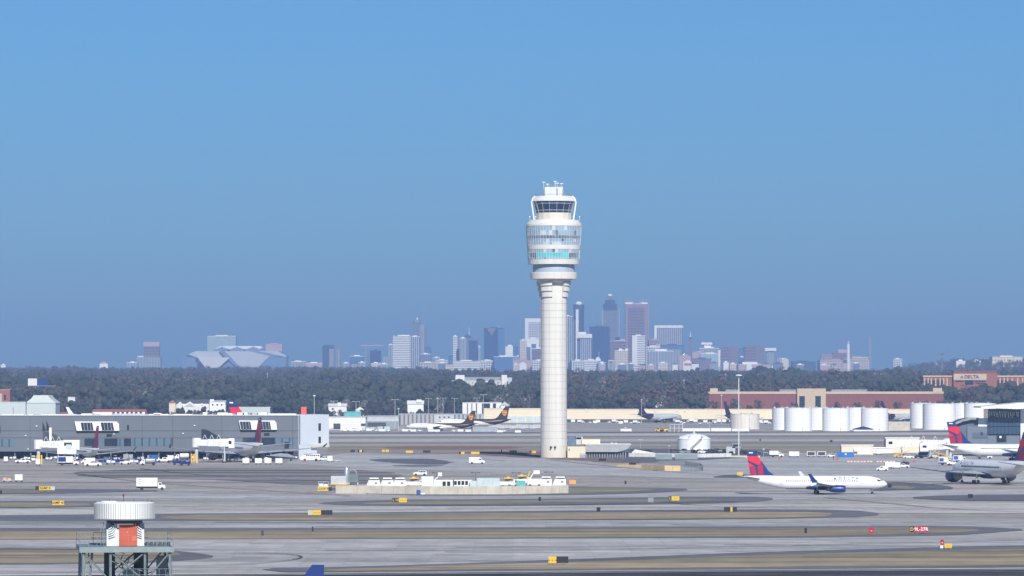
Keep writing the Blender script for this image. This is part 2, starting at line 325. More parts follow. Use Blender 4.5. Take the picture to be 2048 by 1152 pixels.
# the far side: pale runway edge lines, brown grass, clay at the tower foot
sheet("infield_grass", [(655, 869), (2400, 870), (2400, 904), (1240, 905), (1060, 908), (655, 905)], S1, M_FGRASS)
sheet("far_runway", [(620, 878), (2400, 877), (2400, 882), (620, 884)], S2, M_TAXI)
sheet("far_runway_edge", [(620, 876.2), (2400, 875.4), (2400, 876.2), (620, 877)], S3, M_PALE)
sheet("far_runway_edge", [(620, 889.6), (2400, 889.2), (2400, 890.3), (620, 891)], S3, M_PALE)
sheet("far_taxiway", [(620, 869.4), (2400, 864), (2400, 868), (620, 873)], S2, M_PALE)
sheet("far_taxiway", [(620, 865.6), (2400, 860.6), (2400, 862.4), (620, 867.4)], S2, M_PATCH)
sheet("clay_bank", [(900, 903), (1078, 902), (1300, 912), (1330, 924), (1255, 928), (1120, 917), (985, 912)], S2, M_CLAY, sub=1)
sheet("clay_bank", [(760, 893), (1010, 892), (1060, 897), (900, 899), (780, 898)], S2, M_CLAY, sub=1)
sheet("parking_pavement", [(1160, 908), (1262, 897), (1540, 899), (1540, 912), (1400, 920), (1250, 922)], S3, M_PATCH)
# taxiway centre lines and curved lead-off lines (dark bordered, faded yellow)
def gline(name, pts, w, m, z):
    P = [Vector(G(*p)) for p in pts]
    for _ in range(3):
        Q = [P[0]]
        for a, b_ in zip(P[:-1], P[1:]): Q += [a * .75 + b_ * .25, a * .25 + b_ * .75]
        P = Q + [P[-1]]
    mb = MB(); vs = []
    for i, p in enumerate(P):
        d = (P[min(i + 1, len(P) - 1)] - P[max(i - 1, 0)]).normalized(); n_ = Vector((-d.y, d.x)) * w / 2
        vs += [(p.x - n_.x, p.y - n_.y, z), (p.x + n_.x, p.y + n_.y, z)]
    mb.add(vs, [(2 * i, 2 * i + 2, 2 * i + 3, 2 * i + 1) for i in range(len(P) - 1)])
    return tag(mb.build(name, m), kind="structure")
LN = [[(150, 947), (270, 963), (420, 974), (700, 992)], [(280, 937), (400, 951), (640, 962)], [(-100, 1010), (300, 1022), (900, 1019), (2200, 1008)],
      [(330, 1134), (520, 1128), (622, 1115), (560, 1106), (300, 1098)], [(1100, 920), (1350, 946), (1700, 962), (2200, 968)], [(1330, 1004), (1420, 1014), (1700, 1016), (2200, 1020)],
      [(1648, 995), (1790, 1008), (1900, 1019), (2200, 1030)], [(-100, 1049), (1000, 1048), (2200, 1047)], [(-100, 1090), (900, 1108), (2200, 1076)], [(560, 932), (800, 926), (1000, 931), (1240, 936)],
      [(-100, 992), (500, 990), (1100, 996), (2200, 984)], [(700, 910), (870, 912), (1010, 922)]]
for k, pts in enumerate(LN):
    D = DY(sum(p[1] for p in pts) / len(pts))
    gline("centre_line_border", pts, 0.9 if k not in (3,) else 0.5, M_RUBBER, 0.10); 
    if k in (2, 7, 8, 4): gline("centre_line", pts, 0.3, M_YLINE, 0.11)
M_WLINE = mat("worn_white_line", (0.55, 0.55, 0.53), 0.8, 0.2, 0.2)
for pts in ([(-300, 1083), (1000, 1081), (2300, 1073)], [(560, 1133), (1000, 1119), (1648, 1096), (2300, 1081)], [(-300, 941), (200, 943), (420, 941)], [(-300, 1064), (0, 1062)]):
    gline("edge_line", pts, 0.35, M_WLINE, 0.115)
# short tyre scuffs on the paving
rs = random.Random(5)
mb = MB()
for i in range(150):
    px, py = rs.uniform(0, 2048), rs.choice([rs.uniform(984, 998), rs.uniform(1012, 1024), rs.uniform(1082, 1120), rs.uniform(935, 965), rs.uniform(1043, 1054)])
    x, y = G(px, py); L = rs.uniform(8, 45); a = rs.uniform(-0.25, 0.25); wd = rs.uniform(0.25, 0.7)
    c, s_ = math.cos(a), math.sin(a)
    mb.add([(x - L * c + wd * s_, y - L * s_ - wd * c, .09), (x + L * c + wd * .2 * s_, y + L * s_ - wd * .2 * c, .09), (x + L * c, y + L * s_ + wd * .2, .09), (x - L * c, y - L * s_ + wd, .09)], [(0, 1, 2, 3)])
for (ya, yb, yc, th) in ((1155.5, 1147.2, 1137.4, 1.5), (1158, 1149.6, 1139.8, 2.2), (1163, 1153, 1143.8, 1.2), (1167, 1155.5, 1146.5, 2.4), (1172, 1158, 1151, 1.6)):
    sheet("rubber_streak", [(-600, ya), (650, yb), (1500, yc + 3), (2600, yc - 3), (2600, yc - 3 + th), (1500, yc + 3 + th), (650, yb + th), (-600, ya + th)], S3, M_STRK)
tag(mb.build("tyre_marks", M_ASPH), kind="stuff", label="dark tyre scuffs streaked along the grey concrete paving", cat="tyre marks")
# ---------------------------------------------------------------- city skyline, about 14 km off
FD = 14500.0; FS = F / FD; BASEZ = 46.0
F_WHT = facade("facade_white_bands", (0.88, 0.86, 0.81), (0.30, 0.30, 0.31), 7.0, 6, 'h', 0.42)
F_WGRD = facade("facade_white_grid", (0.80, 0.78, 0.74), (0.08, 0.09, 0.13), 7.5, 7.5, 'grid', 0.6, 0.6)
F_WV = facade("facade_white_fins", (0.58, 0.58, 0.60), (0.07, 0.09, 0.16), 8, 6.0, 'v', 0.5, 0.55)
F_BLUE = facade("facade_blue_glass", (0.012, 0.035, 0.13), (0.03, 0.06, 0.17), 8, 8, 'grid', 0.8, 0.5, 0.25)
F_DARK = facade("facade_dark_glass", (0.028, 0.045, 0.10), (0.05, 0.07, 0.14), 8, 9, 'v', 0.8, 0.5, 0.3)
F_MAUVE = facade("facade_mauve_bands", (0.25, 0.15, 0.17), (0.10, 0.07, 0.11), 9, 8, 'h', 0.45)
F_PINK = facade("facade_pink_granite", (0.36, 0.24, 0.27), (0.20, 0.14, 0.19), 8, 7, 'grid', 0.5, 0.6)
F_GREY = facade("facade_grey_stone", (0.20, 0.22, 0.29), (0.12, 0.14, 0.20), 7, 6, 'v', 0.5, 0.5)
F_PALE = facade("facade_pale_concrete", (0.38, 0.40, 0.43), (0.22, 0.25, 0.29), 8, 9, 'v', 0.5, 0.5)
F_CRM = facade("facade_cream_stone", (0.74, 0.62, 0.48), (0.34, 0.28, 0.25), 8, 7, 'grid', 0.5, 0.45)
F_TEAL = facade("facade_pale_teal_glass", (0.42, 0.52, 0.54), (0.36, 0.47, 0.50), 10, 10, 'h', 0.5)
F_BRK = facade("facade_brick_grid", (0.62, 0.50, 0.45), (0.20, 0.14, 0.15), 8, 8, 'grid', 0.5, 0.55)
C_WHT = mat("far_white_concrete", (0.84, 0.82, 0.78), 0.8, 0.04, 0.02)
C_PNK = mat("far_pink_stone", (0.52, 0.36, 0.37), 0.8, 0.06, 0.02)
C_DRK = mat("far_dark_roof", (0.04, 0.06, 0.12), 0.7, 0.1, 0.02)
C_RED = mat("far_red_roof", (0.55, 0.10, 0.12), 0.7, 0.1, 0.02)
C_GLD = mat("gilded_dome", (0.85, 0.55, 0.18), 0.2, 0.02, 0.1, metal=0.8)
C_BLU = mat("far_blue_panel", (0.05, 0.13, 0.30), 0.6, 0.1, 0.02)
C_MAU = mat("far_mauve_stone", (0.20, 0.14, 0.18), 0.8, 0.1, 0.02)
def fz(py, D=FD): return Z(py, D)
def tower(name, label, cat, x0, x1, yt, m, D=FD, rot=0.0, base=BASEZ, roof=None, group=None, extra=None, dr=0.8, win=None):
    """one far building: shaft, roof cap, then extra parts [(part, x0, x1, y0, y1, material, kind)] in photo rows"""
    s = F / D; cx = (x0 + x1) / 2; tot = (x1 - x0) / s; a = R(rot)
    wd = tot / (math.cos(a) + dr * abs(math.sin(a))); dp = wd * dr
    t = thing(name, label, cat, (X(cx, D), D, base), a, group)
    h = fz(yt, D) - base
    MB().box(-wd / 2, wd / 2, -dp / 2, dp / 2, 0, h).build("wall", m, t)
    MB().box(-wd / 2 - .4, wd / 2 + .4, -dp / 2 - .4, dp / 2 + .4, h, h + 1.6).box(-wd * .22, wd * .2, -dp * .2, dp * .22, h + 1.6, h + 4.5).build("roof", roof or C_DRK, t)
    for e in (extra or []):
        nm, ex0, ex1, ey0, ey1, em = e[:6]; kd = e[6] if len(e) > 6 else 'box'
        lx0, lx1 = (ex0 - cx) / s, (ex1 - cx) / s; z1, z0 = fz(ey0, D) - base, fz(ey1, D) - base; q = MB()
        hw = (lx1 - lx0) / 2; mx = (lx0 + lx1) / 2; dd = e[7] if len(e) > 7 else None
        if kd == 'box': q.box(lx0, lx1, -hw * .8, hw * .8, z0, z1)
        elif kd == 'front': q.box(lx0, lx1, -dp / 2 - 1.2, -dp / 2 + 3, z0, z1)
        elif kd == 'cyl': q.lathe([(hw, z0), (hw, z1)], (mx, 0, 0), 24)
        elif kd == 'dome': q.lathe([(hw * math.cos(i * .26), z0 + (z1 - z0) * math.sin(i * .2618)) for i in range(7)], (mx, 0, 0), 24)
        elif kd == 'cone': q.lathe([(hw, z0), (0.3, z1)], (mx, 0, 0), 8)
        elif kd == 'pyr': q.lathe([(hw * 1.3, z0), (hw * .2, z1)], (mx, 0, 0), 4, smooth=False, a0=math.pi / 4)
        elif kd == 'mast': q.tube((mx, 0, z0), (mx, 0, z1), max(.8, hw), 6, r2=0.4)
        elif kd == 'tri': q.prism([(lx0, z1), (lx1, z1), (mx, z0)], -dp / 2 - 1.0, -dp / 2 + 2)
        o = q.build(nm, em, t)
        if a: o.rotation_euler.z = -a
    return t
TB = [
 # name, label, cat, x0, x1, ytop, mat, D, rot, roof, extras
 ("office_tower", "pinkish striped office tower with pale cap, leftmost tall block on the skyline", 289, 319, 693, F_MAUVE, FD, 0, C_WHT, [("cap", 288, 320, 684, 693, C_PNK), ("podium", 275, 322, 714, 735, F_PALE), ("terrace", 276, 288, 712, 716, C_WHT)]),
 ("hotel_slab", "pale green glass slab rising behind the angular stadium", 416, 473, 673, F_TEAL, FD + 900, 0, C_WHT, []),
 ("low_office", "pink flat-topped block behind the right shoulder of the stadium", 532, 565, 689, C_PNK, FD + 900, 0, C_PNK, []),
 ("office_tower", "dark slim slab beside two pale round-cornered shafts, right of the stadium", 645, 657, 692, F_DARK, FD, 0, None, [("pale_shaft", 657, 669, 698, 735, F_PALE, 'cyl'), ("pale_shaft", 670, 682, 699, 735, F_PALE, 'cyl'), ("crown", 657, 668, 690, 698, C_DRK)]),
 ("low_office", "low blue-grey block with thin white roof at the foot of the crane", 700, 728, 713, C_BLU, FD, 0, C_WHT, []),
 ("office_block", "plain blue glass block just right of the crane", 741, 762, 702, F_BLUE, FD, 0, None, [("side_wing", 733, 742, 705, 735, F_GREY)]),
 ("apartment_tower", "narrow pale tower tucked against the left edge of the white banded high-rise", 777, 786, 690, F_PALE, FD + 150, 0, C_WHT, [("low_wing", 767, 780, 713, 735, F_PALE)]),
 ("high_rise", "bright white high-rise with many thin horizontal bands", 786, 820, 673, F_WHT, FD - 300, 0, C_WHT, [("roof_step", 802, 819, 670, 674, C_WHT)]),
 ("high_rise", "grey-blue finned high-rise joined behind the white banded one", 820, 840, 674, F_WV, FD - 250, 0, C_WHT, []),
 ("skyscraper", "slender pale skyscraper with pointed round crown behind the white banded high-rise", 825, 841, 646, F_GREY, FD + 500, 0, None, [("crown", 828, 840, 639, 647, F_PALE, 'cyl'), ("spire", 832, 837, 634, 640, C_WHT, 'cone'), ("shoulder", 838, 848, 650, 735, F_PALE), ("setback_wing", 846, 855, 657, 735, F_GREY)]),
 ("office_block", "blue-grey mound-topped block right of the pointed skyscraper", 848, 863, 696, C_BLU, FD + 200, 0, None, [("crown", 850, 862, 690, 696, C_BLU, 'pyr')]),
 ("office_block", "grey fine-ribbed block with white roof edge", 841, 862, 709, F_GREY, FD - 100, 0, C_WHT, []),
 ("brick_block", "low pinkish gridded block below the grey fine-ribbed one", 840, 872, 726, F_BRK, FD - 400, 0, C_WHT, []),
 ("low_office", "small white-roofed block among the low roofs before the four-part towers", 866, 880, 716, F_PALE, FD, 0, C_WHT, []),
 ("warehouse", "low cream block left of the clustered grey towers", 872, 896, 721, F_CRM, FD - 300, 0, C_WHT, []),
 ("office_block", "dark blue low slab at the left foot of the clustered grey towers", 897, 906, 713, C_BLU, FD, 0, None, []),
 ("high_rise", "pale slab with a dark recess, left of the dark-topped towers", 906, 915, 673, F_WHT, FD, 0, C_WHT, [("recess", 914, 919, 676, 726, C_MAU)]),
 ("high_rise", "plain grey-lilac slab in the middle of the cluster", 919, 933, 677, F_PALE, FD - 60, 0, C_WHT, []),
 ("high_rise", "dark-crowned blue tower with a mast, behind the cluster", 928, 945, 674, C_BLU, FD + 250, 0, None, [("crown", 926, 944, 668, 675, C_DRK, 'pyr'), ("mast", 937, 939, 655, 670, C_WHT, 'mast')]),
 ("high_rise", "blue glass block between grey side walls", 934, 957, 678, F_GREY, FD - 20, 0, C_MAU, [("glass_front", 938, 955, 681, 700, F_BLUE, 'front'), ("lower_glass", 938, 955, 701, 722, F_BLUE, 'front')]),
 ("parking_deck", "long pale low deck spreading below the clustered towers", 906, 960, 723, F_WHT, FD - 400, 0, C_WHT, []),
 ("office_tower", "thin white tower at the right end of the cluster", 956, 961, 694, F_PALE, FD - 50, 0, C_WHT, []),
 ("skyscraper", "wide dark blue glass slab with a pale triangular notch at its top", 968, 1009, 657, F_BLUE, FD, 0, None, [("notch", 974, 992, 657, 672, C_MAU, 'tri'), ("dark_return", 996, 1009, 658, 735, C_BLU, 'front'), ("mast", 997, 998, 651, 657, C_WHT, 'mast')]),
 ("low_office", "low white block with columns under the dark notched slab", 961, 990, 722, F_WGRD, FD - 400, 0, C_WHT, []),
 ("office_block", "broad pale blue-grey block in front of the notched slab", 988, 1026, 714, C_BLU, FD - 450, 0, C_WHT, []),
 ("office_block", "white domed block right of the dark notched slab", 1011, 1026, 694, C_WHT, FD, 0, C_WHT, [("dome", 1013, 1026, 689, 695, C_WHT, 'dome'), ("round_wing", 1025, 1036, 692, 735, C_BLU, 'cyl')]),
 ("warehouse", "low pink building right of the pale blue-grey block", 1026, 1064, 721, C_PNK, FD - 350, 0, C_PNK, []),
 ("office_block", "pale long low block behind the pink building", 1024, 1060, 713, F_PALE, FD - 50, 0, C_WHT, []),
 ("high_rise", "narrow cream tower standing before the big white gridded one", 1040, 1053, 681, F_CRM, FD - 80, 0, C_WHT, [("blue_wing", 1050, 1061, 694, 735, F_GREY)]),
 ("high_rise", "cream stepped block overlapping the big white gridded tower", 1055, 1078, 678, C_WHT, FD - 60, 0, C_WHT, [("dark_box", 1063, 1072, 688, 696, C_BLU, 'front')]),
 ("office_block", "white and red banded block left of the control tower shaft", 1063, 1096, 698, F_MAUVE, FD - 150, 0, C_WHT, []),
 ("office_block", "low white gridded block at the left foot of the control tower shaft", 1064, 1096, 722, F_WGRD, FD - 420, 0, C_WHT, []),
 ("skyscraper", "large white gridded skyscraper half hidden by the control tower shaft", 1051, 1096, 645, F_WGRD, FD + 300, 0, C_WHT, [("parapet", 1050, 1097, 637, 645, C_WHT), ("corner_pier", 1050, 1056, 645, 735, C_WHT, 'front')]),
 ("skyscraper", "tall slim tower of pink vertical fins touching the right side of the control tower", 1120, 1146, 633, F_WV, FD, 0, C_WHT, [("lower_wing", 1146, 1153, 642, 735, F_GREY)]),
 ("office_block", "pale slab with white stepped crown below the cylindrical hotel", 1160, 1184, 676, F_WV, FD - 150, 0, C_WHT, [("crown", 1154, 1184, 668, 676, C_WHT), ("crown_step", 1156, 1172, 664, 668, C_WHT), ("dark_wing", 1154, 1160, 677, 720, C_BLU)]),
 ("skyscraper", "flat dark blue slab, the darkest block on the skyline", 1179, 1219, 654, F_BLUE, FD - 100, 0, None, []),
 ("office_block", "low white gridded block under the flat dark blue slab", 1143, 1168, 722, F_WGRD, FD - 500, 0, C_WHT, []),
 ("office_block", "low white-roofed block right of the low white gridded one", 1168, 1196, 721, F_WHT, FD - 460, 0, C_WHT, [("dome", 1190, 1202, 714, 722, C_WHT, 'dome')]),
 ("office_block", "dark blue low block between white ones right of the control tower", 1195, 1212, 726, C_BLU, FD - 480, 0, C_WHT, []),
 ("skyscraper", "grey stepped skyscraper with tiered crown and small white finial", 1203, 1238, 621, F_GREY, FD + 300, 0, None, [("crown_tier", 1206, 1234, 608, 621, F_DARK), ("crown_tier", 1210, 1230, 600, 608, F_DARK), ("crown_neck", 1215, 1225, 592, 600, F_GREY), ("lantern", 1216.5, 1223.5, 588, 592, C_WHT), ("side_fin", 1202, 1206, 617, 735, F_PALE, 'front'), ("side_fin", 1235, 1239, 617, 735, F_PALE, 'front')]),
 ("office_block", "pink-topped block between the tiered skyscraper and the twin-crowned one", 1220, 1252, 683, F_MAUVE, FD + 50, 0, C_PNK, [("penthouse", 1240, 1250, 678, 683, C_PNK)]),
 ("hotel", "cream stepped art deco hotel with three rounded tops", 1229, 1256, 702, F_CRM, FD - 200, 0, C_WHT, [("stepped_top", 1238, 1244, 697, 702, C_WHT), ("stepped_top", 1250, 1256, 697, 702, C_WHT), ("left_wing", 1216, 1230, 720, 737, F_CRM)]),
 ("skyscraper", "pink granite skyscraper with twin crowns of thin spires", 1250, 1298, 609, F_PINK, FD + 100, 0, C_PNK, [("crown_wall", 1250, 1266, 605, 609, C_WHT), ("crown_wall", 1281, 1295, 605, 609, C_WHT)] + [("spire", x, x + 1.3, 597 if i % 2 else 600, 606, C_PNK, 'mast') for i, x in enumerate((1251, 1255, 1258.5, 1261, 1264, 1279, 1282, 1285, 1288, 1292))] + [("bay_front", 1256, 1288, 616, 735, F_MAUVE, 'front')]),
 ("high_rise", "slim white banded high-rise standing before the twin-crowned skyscraper", 1264, 1290, 672, F_WHT, FD - 250, 0, C_WHT, [("fin_front", 1264, 1274, 671, 730, C_WHT, 'front')]),
 ("office_block", "pink domed-top block between the twin-crowned skyscraper and the framed slab", 1298, 1320, 680, F_PINK, FD + 60, 0, C_PNK, []),
 ("office_block", "white gridded mid-rise right of the slim white banded high-rise", 1292, 1320, 694, F_WGRD, FD - 150, 0, C_WHT, [("pink_tower", 1312, 1320, 688, 735, C_PNK)]),
 ("high_rise", "wide slab with white frame around dark vertical stripes", 1309, 1364, 656, F_WV, FD + 200, 0, C_WHT, [("frame_top", 1308, 1365, 651, 656, C_WHT), ("frame_side", 1308, 1313, 651, 700, C_WHT, 'front')]),
 ("office_block", "long beige block with faint columns below the framed slab", 1296, 1346, 703, F_PALE, FD - 350, 0, C_WHT, [("set_back", 1310, 1333, 698, 703, C_WHT)]),
 ("office_block", "dark roofed long block behind the beige columned one", 1320, 1368, 691, C_BLU, FD + 10, 0, None, [("wall_front", 1330, 1362, 699, 735, F_PALE, 'front')]),
 ("capitol", "pink stone capitol with a small gilded dome", 1358, 1381, 712, C_PNK, FD - 300, 0, C_PNK, [("drum", 1364, 1372, 709, 712, C_WHT, 'cyl'), ("dome", 1364.5, 1371.5, 704.5, 709.5, C_GLD, 'dome')]),
 ("market_hall", "low white building with a bright red front band below the gilded dome", 1366, 1386, 724, C_WHT, FD - 400, 0, C_WHT, [("red_awning", 1368, 1384, 726.5, 730.5, C_RED, 'front')]),
 ("clock_spire", "thin dark church-like spire right of the framed slab", 1377.5, 1384, 678, C_MAU, FD - 30, 0, None, [("belfry", 1378, 1383, 674, 678, C_DRK), ("spire", 1379.5, 1382, 663, 674, C_WHT, 'cone')]),
 ("office_block", "pinkish stone block right of the dark spire", 1384, 1412, 705, C_PNK, FD - 100, 0, C_PNK, []),
 ("office_block", "pale block with a T-shaped raised top", 1398, 1440, 697, F_PALE, FD - 50, 0, C_WHT, [("raised_top", 1408, 1422, 688, 697, C_WHT), ("raised_bar", 1402, 1424, 685, 689, C_WHT)]),
 ("office_block", "pale green banded block with white edge before the T-shaped one", 1400, 1440, 708, F_TEAL, FD - 280, 0, C_WHT, [("white_edge", 1436, 1440, 700, 734, C_WHT, 'front')]),
 ("warehouse", "low dark mauve shed at the foot of the pale green banded block", 1386, 1422, 718, C_MAU, FD - 420, 0, None, []),
 ("high_rise", "mauve banded block, left one of the pair", 1439, 1476, 696, F_MAUVE, FD - 150, 0, C_MAU, [("plain_side", 1459, 1476, 691, 735, C_MAU, 'front')]),
 ("high_rise", "mauve banded block, right one of the pair", 1488, 1528, 694, F_MAUVE, FD - 150, 0, C_MAU, [("plain_side", 1511, 1528, 691, 735, C_MAU, 'front')]),
 ("office_block", "dark teal block between the two mauve banded ones", 1476, 1490, 699, C_BLU, FD - 50, 0, None, [("white_band", 1480, 1488, 712, 715, C_WHT, 'front')]),
 ("civic_hall", "low rounded beige hall below the mauve pair", 1476, 1522, 729, C_PNK, FD - 500, 0, C_WHT, [("curved_roof", 1484, 1514, 724, 730, C_WHT)]),
 ("office_tower", "white block with overhanging top like a letter T", 1534, 1548, 702, F_PALE, FD - 100, 0, C_WHT, [("overhang", 1529, 1552, 696, 702, C_WHT)]),
 ("warehouse", "cream windowless block right of the T-topped white one", 1563, 1577, 719, CREAM, FD - 500, 0, CREAM, [("annex", 1553, 1564, 717, 737, F_PALE), ("white_annex", 1543, 1560, 731, 738, C_WHT), ("corner_turret", 1558, 1567, 716, 719, C_WHT)]),
 ("civic_hall", "low dark building with white canopies, between the cream block and hospital", 1583, 1630, 724, C_DRK, FD - 300, 0, None, [("white_canopy", 1588, 1600, 731, 734, C_WHT), ("white_canopy", 1602, 1620, 729, 735, C_WHT)]),
 ("hospital", "wide stepped pinkish hospital with banded floors", 1637, 1735, 721, F_BRK, FD - 400, 0, C_PNK, [("centre_block", 1665, 1700, 706, 735, F_MAUVE), ("centre_top", 1675, 1695, 699, 706, C_PNK), ("left_block", 1641, 1666, 709, 735, F_PINK), ("right_block", 1703, 1722, 712, 735, F_BRK), ("end_block", 1720, 1736, 714, 737, F_BRK)]),
 ("arch_building", "small white arch-shaped building standing alone over the trees", 1786, 1804, 719, F_WGRD, FD - 500, 0, C_WHT, []),
 ("low_office", "small white block right of the lattice radio mast", 1912, 1930, 723, C_WHT, 11000, 0, C_WHT, []),
 ("low_office", "small pale block peeking over trees, rightmost before the hill", 1945, 1961, 723, F_WHT, 11000, 0, C_WHT, []),
 ("hill_apartments", "long beige apartment row on the wooded hill at the right edge", 1982, 2042, 715, F_CRM, 10500, 0, CREAM, []),
 ("low_office", "small flat blue-grey block between the arch building and the radio mast", 1819, 1838, 728, C_BLU, 12500, 0, C_BLU, []),
 ("low_office", "tiny white sheds just left of the radio mast", 1869, 1880, 729, C_WHT, 12000, 0, C_WHT, []),
 ("arena", "low pale arena roof right of the stadium", 582, 612, 724, F_PALE, FD, 0, C_WHT, []),
 ("parking_deck", "low pinkish deck between the arena roof and the dark slim slab", 612, 645, 727, C_PNK, FD - 200, 0, C_WHT, []),
 ("low_office", "small pale roofs left of the pinkish striped tower", 254, 276, 726, F_PALE, FD - 200, 0, C_WHT, []),
 ("low_office", "tiny white block on the treeline near the left edge", 2, 12, 731, C_WHT, 12400, 0, C_WHT, []),
 ("low_office", "thin white block with red-brick end on the left treeline", 200, 216, 727, C_WHT, 12400, 0, C_PNK, []),
]
for (nm, lb, x0, x1, yt, m, D, rot, roof, ex) in TB:
    tower(nm, lb, {"skyscraper": "skyscraper", "hospital": "hospital", "hotel": "hotel"}.get(nm, "building"), x0, x1, yt, m, D, rot, roof=roof, extra=ex, base=min(BASEZ, hill_z(X((x0 + x1) / 2, D), D) - 2))
# low filler blocks at the foot of the skyline, each its own small building
rf = random.Random(21); fm = [C_WHT, F_PALE, F_CRM, C_PNK, F_BRK, F_GREY]
kinds = {0: ("white", "low_white_block"), 1: ("pale grey finned", "low_grey_block"), 2: ("cream", "low_cream_block"), 3: ("plain pink", "low_pink_block"), 4: ("brick-gridded", "low_brick_block"), 5: ("slate grey", "low_slate_block")}
fx = [692, 712, 724, 752, 768, 884, 898, 1032, 1046, 1205, 1222, 1244, 1262, 1284, 1302, 1326, 1350, 1390, 1428, 1452, 1466, 1498, 1532, 1556, 1600, 1648, 1668, 1690, 1712]
for i, x in enumerate(fx):
    k = rf.randrange(6); wd = rf.uniform(9, 20); yt = rf.uniform(724, 731)
    near = "left of the control tower" if x < 1080 else "right of the control tower"
    tower(kinds[k][1], f"{kinds[k][0]} low block at the foot of the skyline {near}", "building", x - wd / 2, x + wd / 2, yt, fm[k], FD - 650 - 15 * i, roof=C_WHT if rf.random() < .6 else C_DRK, group="low blocks under the skyline")
# cylindrical glass hotel
D = FD; s = FS; cx = 1157.5
t = thing("cylindrical_hotel", "tall dark round glass hotel tower with a pale domed top", "skyscraper", (X(cx, D), D, BASEZ))
rr = 11.3 / s; zt = fz(609) - BASEZ
MB().lathe([(rr * .93, 0), (rr * .93, fz(619) - BASEZ)], n=32).build("glass_shaft", F_DARK, t)
MB().lathe([(rr, fz(619) - BASEZ), (rr, zt)], n=32).build("crown_ring", C_DRK, t)
MB().lathe([(rr * .62, zt), (rr * .6, zt + 5), (rr * .3, zt + 9), (0.5, zt + 10)], n=24).build("dome", C_WHT, t)
MB().box(-rr * .55, -rr * .05, -rr * 1.04, -rr * .8, 0, fz(619) - BASEZ).build("lift_shaft", C_WHT, t)
MB().box(-rr * 1.1, -rr * .7, -rr * .5, rr * .3, 0, fz(640) - BASEZ).build("side_shaft", F_GREY, t)
# faceted stadium
D = FD - 200; s = F / D; ST0 = fz(738, D)
def sp(px, py): return ((px - 475) / s, Z(py, D) - ST0)
t = thing("stadium", "huge angular stadium with pale triangular metal panels and folded roof", "stadium", (X(475, D), D, ST0))
def spoly(nm, pts, m, y, th=14): MB().prism([sp(*p) for p in pts], y, y + th).build(nm, m, t)
S_P = mat("stadium_pale_panel", (0.50, 0.50, 0.54), 0.5, 0.04, 0.01); S_W = mat("stadium_white_panel", (0.66, 0.63, 0.62), 0.5, 0.04, 0.01)
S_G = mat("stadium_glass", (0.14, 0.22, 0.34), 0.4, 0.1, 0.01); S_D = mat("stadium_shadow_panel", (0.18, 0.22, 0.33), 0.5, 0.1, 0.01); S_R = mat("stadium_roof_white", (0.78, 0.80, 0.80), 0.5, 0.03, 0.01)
MB().lathe([(sp(575, 700)[0], 0), (sp(578, 700)[0], sp(0, 712)[1]), (sp(566, 700)[0], sp(0, 703)[1])], n=10, smooth=False).build("bowl", S_G, t)
yb = -sp(578, 700)[0] * 1.02
for o_ in (("glass_wall", [(372, 713), (404, 716), (400, 740), (372, 740)], S_G, yb - 2), ("facade_panel", [(384, 709), (398, 703), (446, 703), (458, 716), (406, 718)], S_P, yb - 6),
           ("facade_panel", [(401, 713), (467, 716), (446, 735), (422, 740)], S_W, yb - 24), ("facade_panel", [(448, 703), (504, 703), (545, 713), (520, 738), (488, 738), (466, 712)], S_P, yb - 12),
           ("glass_wall", [(467, 717), (488, 738), (444, 738)], S_G, yb - 10), ("facade_panel", [(516, 703), (560, 703), (578, 712), (578, 715), (540, 706)], S_P, yb - 8),
           ("shadow_fold", [(446, 703), (450, 697), (470, 716), (486, 734), (480, 734), (458, 716)], S_D, yb - 16), ("shadow_fold", [(504, 703), (520, 702), (552, 712), (545, 716)], S_D, yb - 10),
           ("dark_wall", [(545, 714), (578, 716), (577, 740), (518, 740)], S_G, yb - 9)): spoly(o_[0], o_[1], o_[2], o_[3])
for a, bx, p in ((434, 451, 447), (449, 480, 476), (478, 512, 508), (510, 528, 520)):
    spoly("roof_petal", [(a, 697), (p if a == 434 else a + 1, 692.5), (bx - 3, 692.5), (bx, 697), ((a + bx) / 2, 698.5)], S_R, yb * .55, 60)
for a in (448, 478, 510): spoly("roof_fold", [(a - 14, 699), (a, 694), (a + 14, 699), (a + 18, 703), (a - 22, 703)], S_D, yb * .6, 40)
# tower crane
def lattice(name, label, cat, px, yt, D, base, wd, m, arm=None, parent=None):
    s = F / D; t = thing(name, label, cat, (X(px, D), D, base)); h = Z(yt, D) - base; q = MB()
    n = max(4, int(h / (wd * 1.6)))
    for a, b_ in ((-1, -1), (1, -1), (1, 1), (-1, 1)): q.tube((a * wd / 2, b_ * wd / 2, 0), (a * wd / 2 * .6, b_ * wd / 2 * .6, h), wd * .09, 4)
    for i in range(n):
        k0, k1 = 1 - .4 * i / n, 1 - .4 * (i + 1) / n; z0, z1 = h * i / n, h * (i + 1) / n; sg = 1 if i % 2 else -1
        for f in (-1, 1): q.tube((-sg * wd / 2 * k0, f * wd / 2 * k0, z0), (sg * wd / 2 * k1, f * wd / 2 * k1, z1), wd * .06, 4)
    q.build("lattice_mast", m, t)
    if arm: arm(t, h)
    return t
def crane_arm(t, h):
    MB().box(-15, 55, -.9, .9, h - 6, h - 4).tube((0, 0, h - 5), (0, 0, h + 4), .8, 4).tube((0, 0, h + 4), (50, 0, h - 4), .35, 4).build("jib", C_PNK, t)
    MB().box(-14, -6, -1.5, 1.5, h - 10, h - 6).build("counterweight", C_MAU, t)
lattice("tower_crane", "pale pink tower crane reaching right above low roofs", "crane", 731, 688, FD - 100, BASEZ, 3.5, C_PNK, crane_arm)
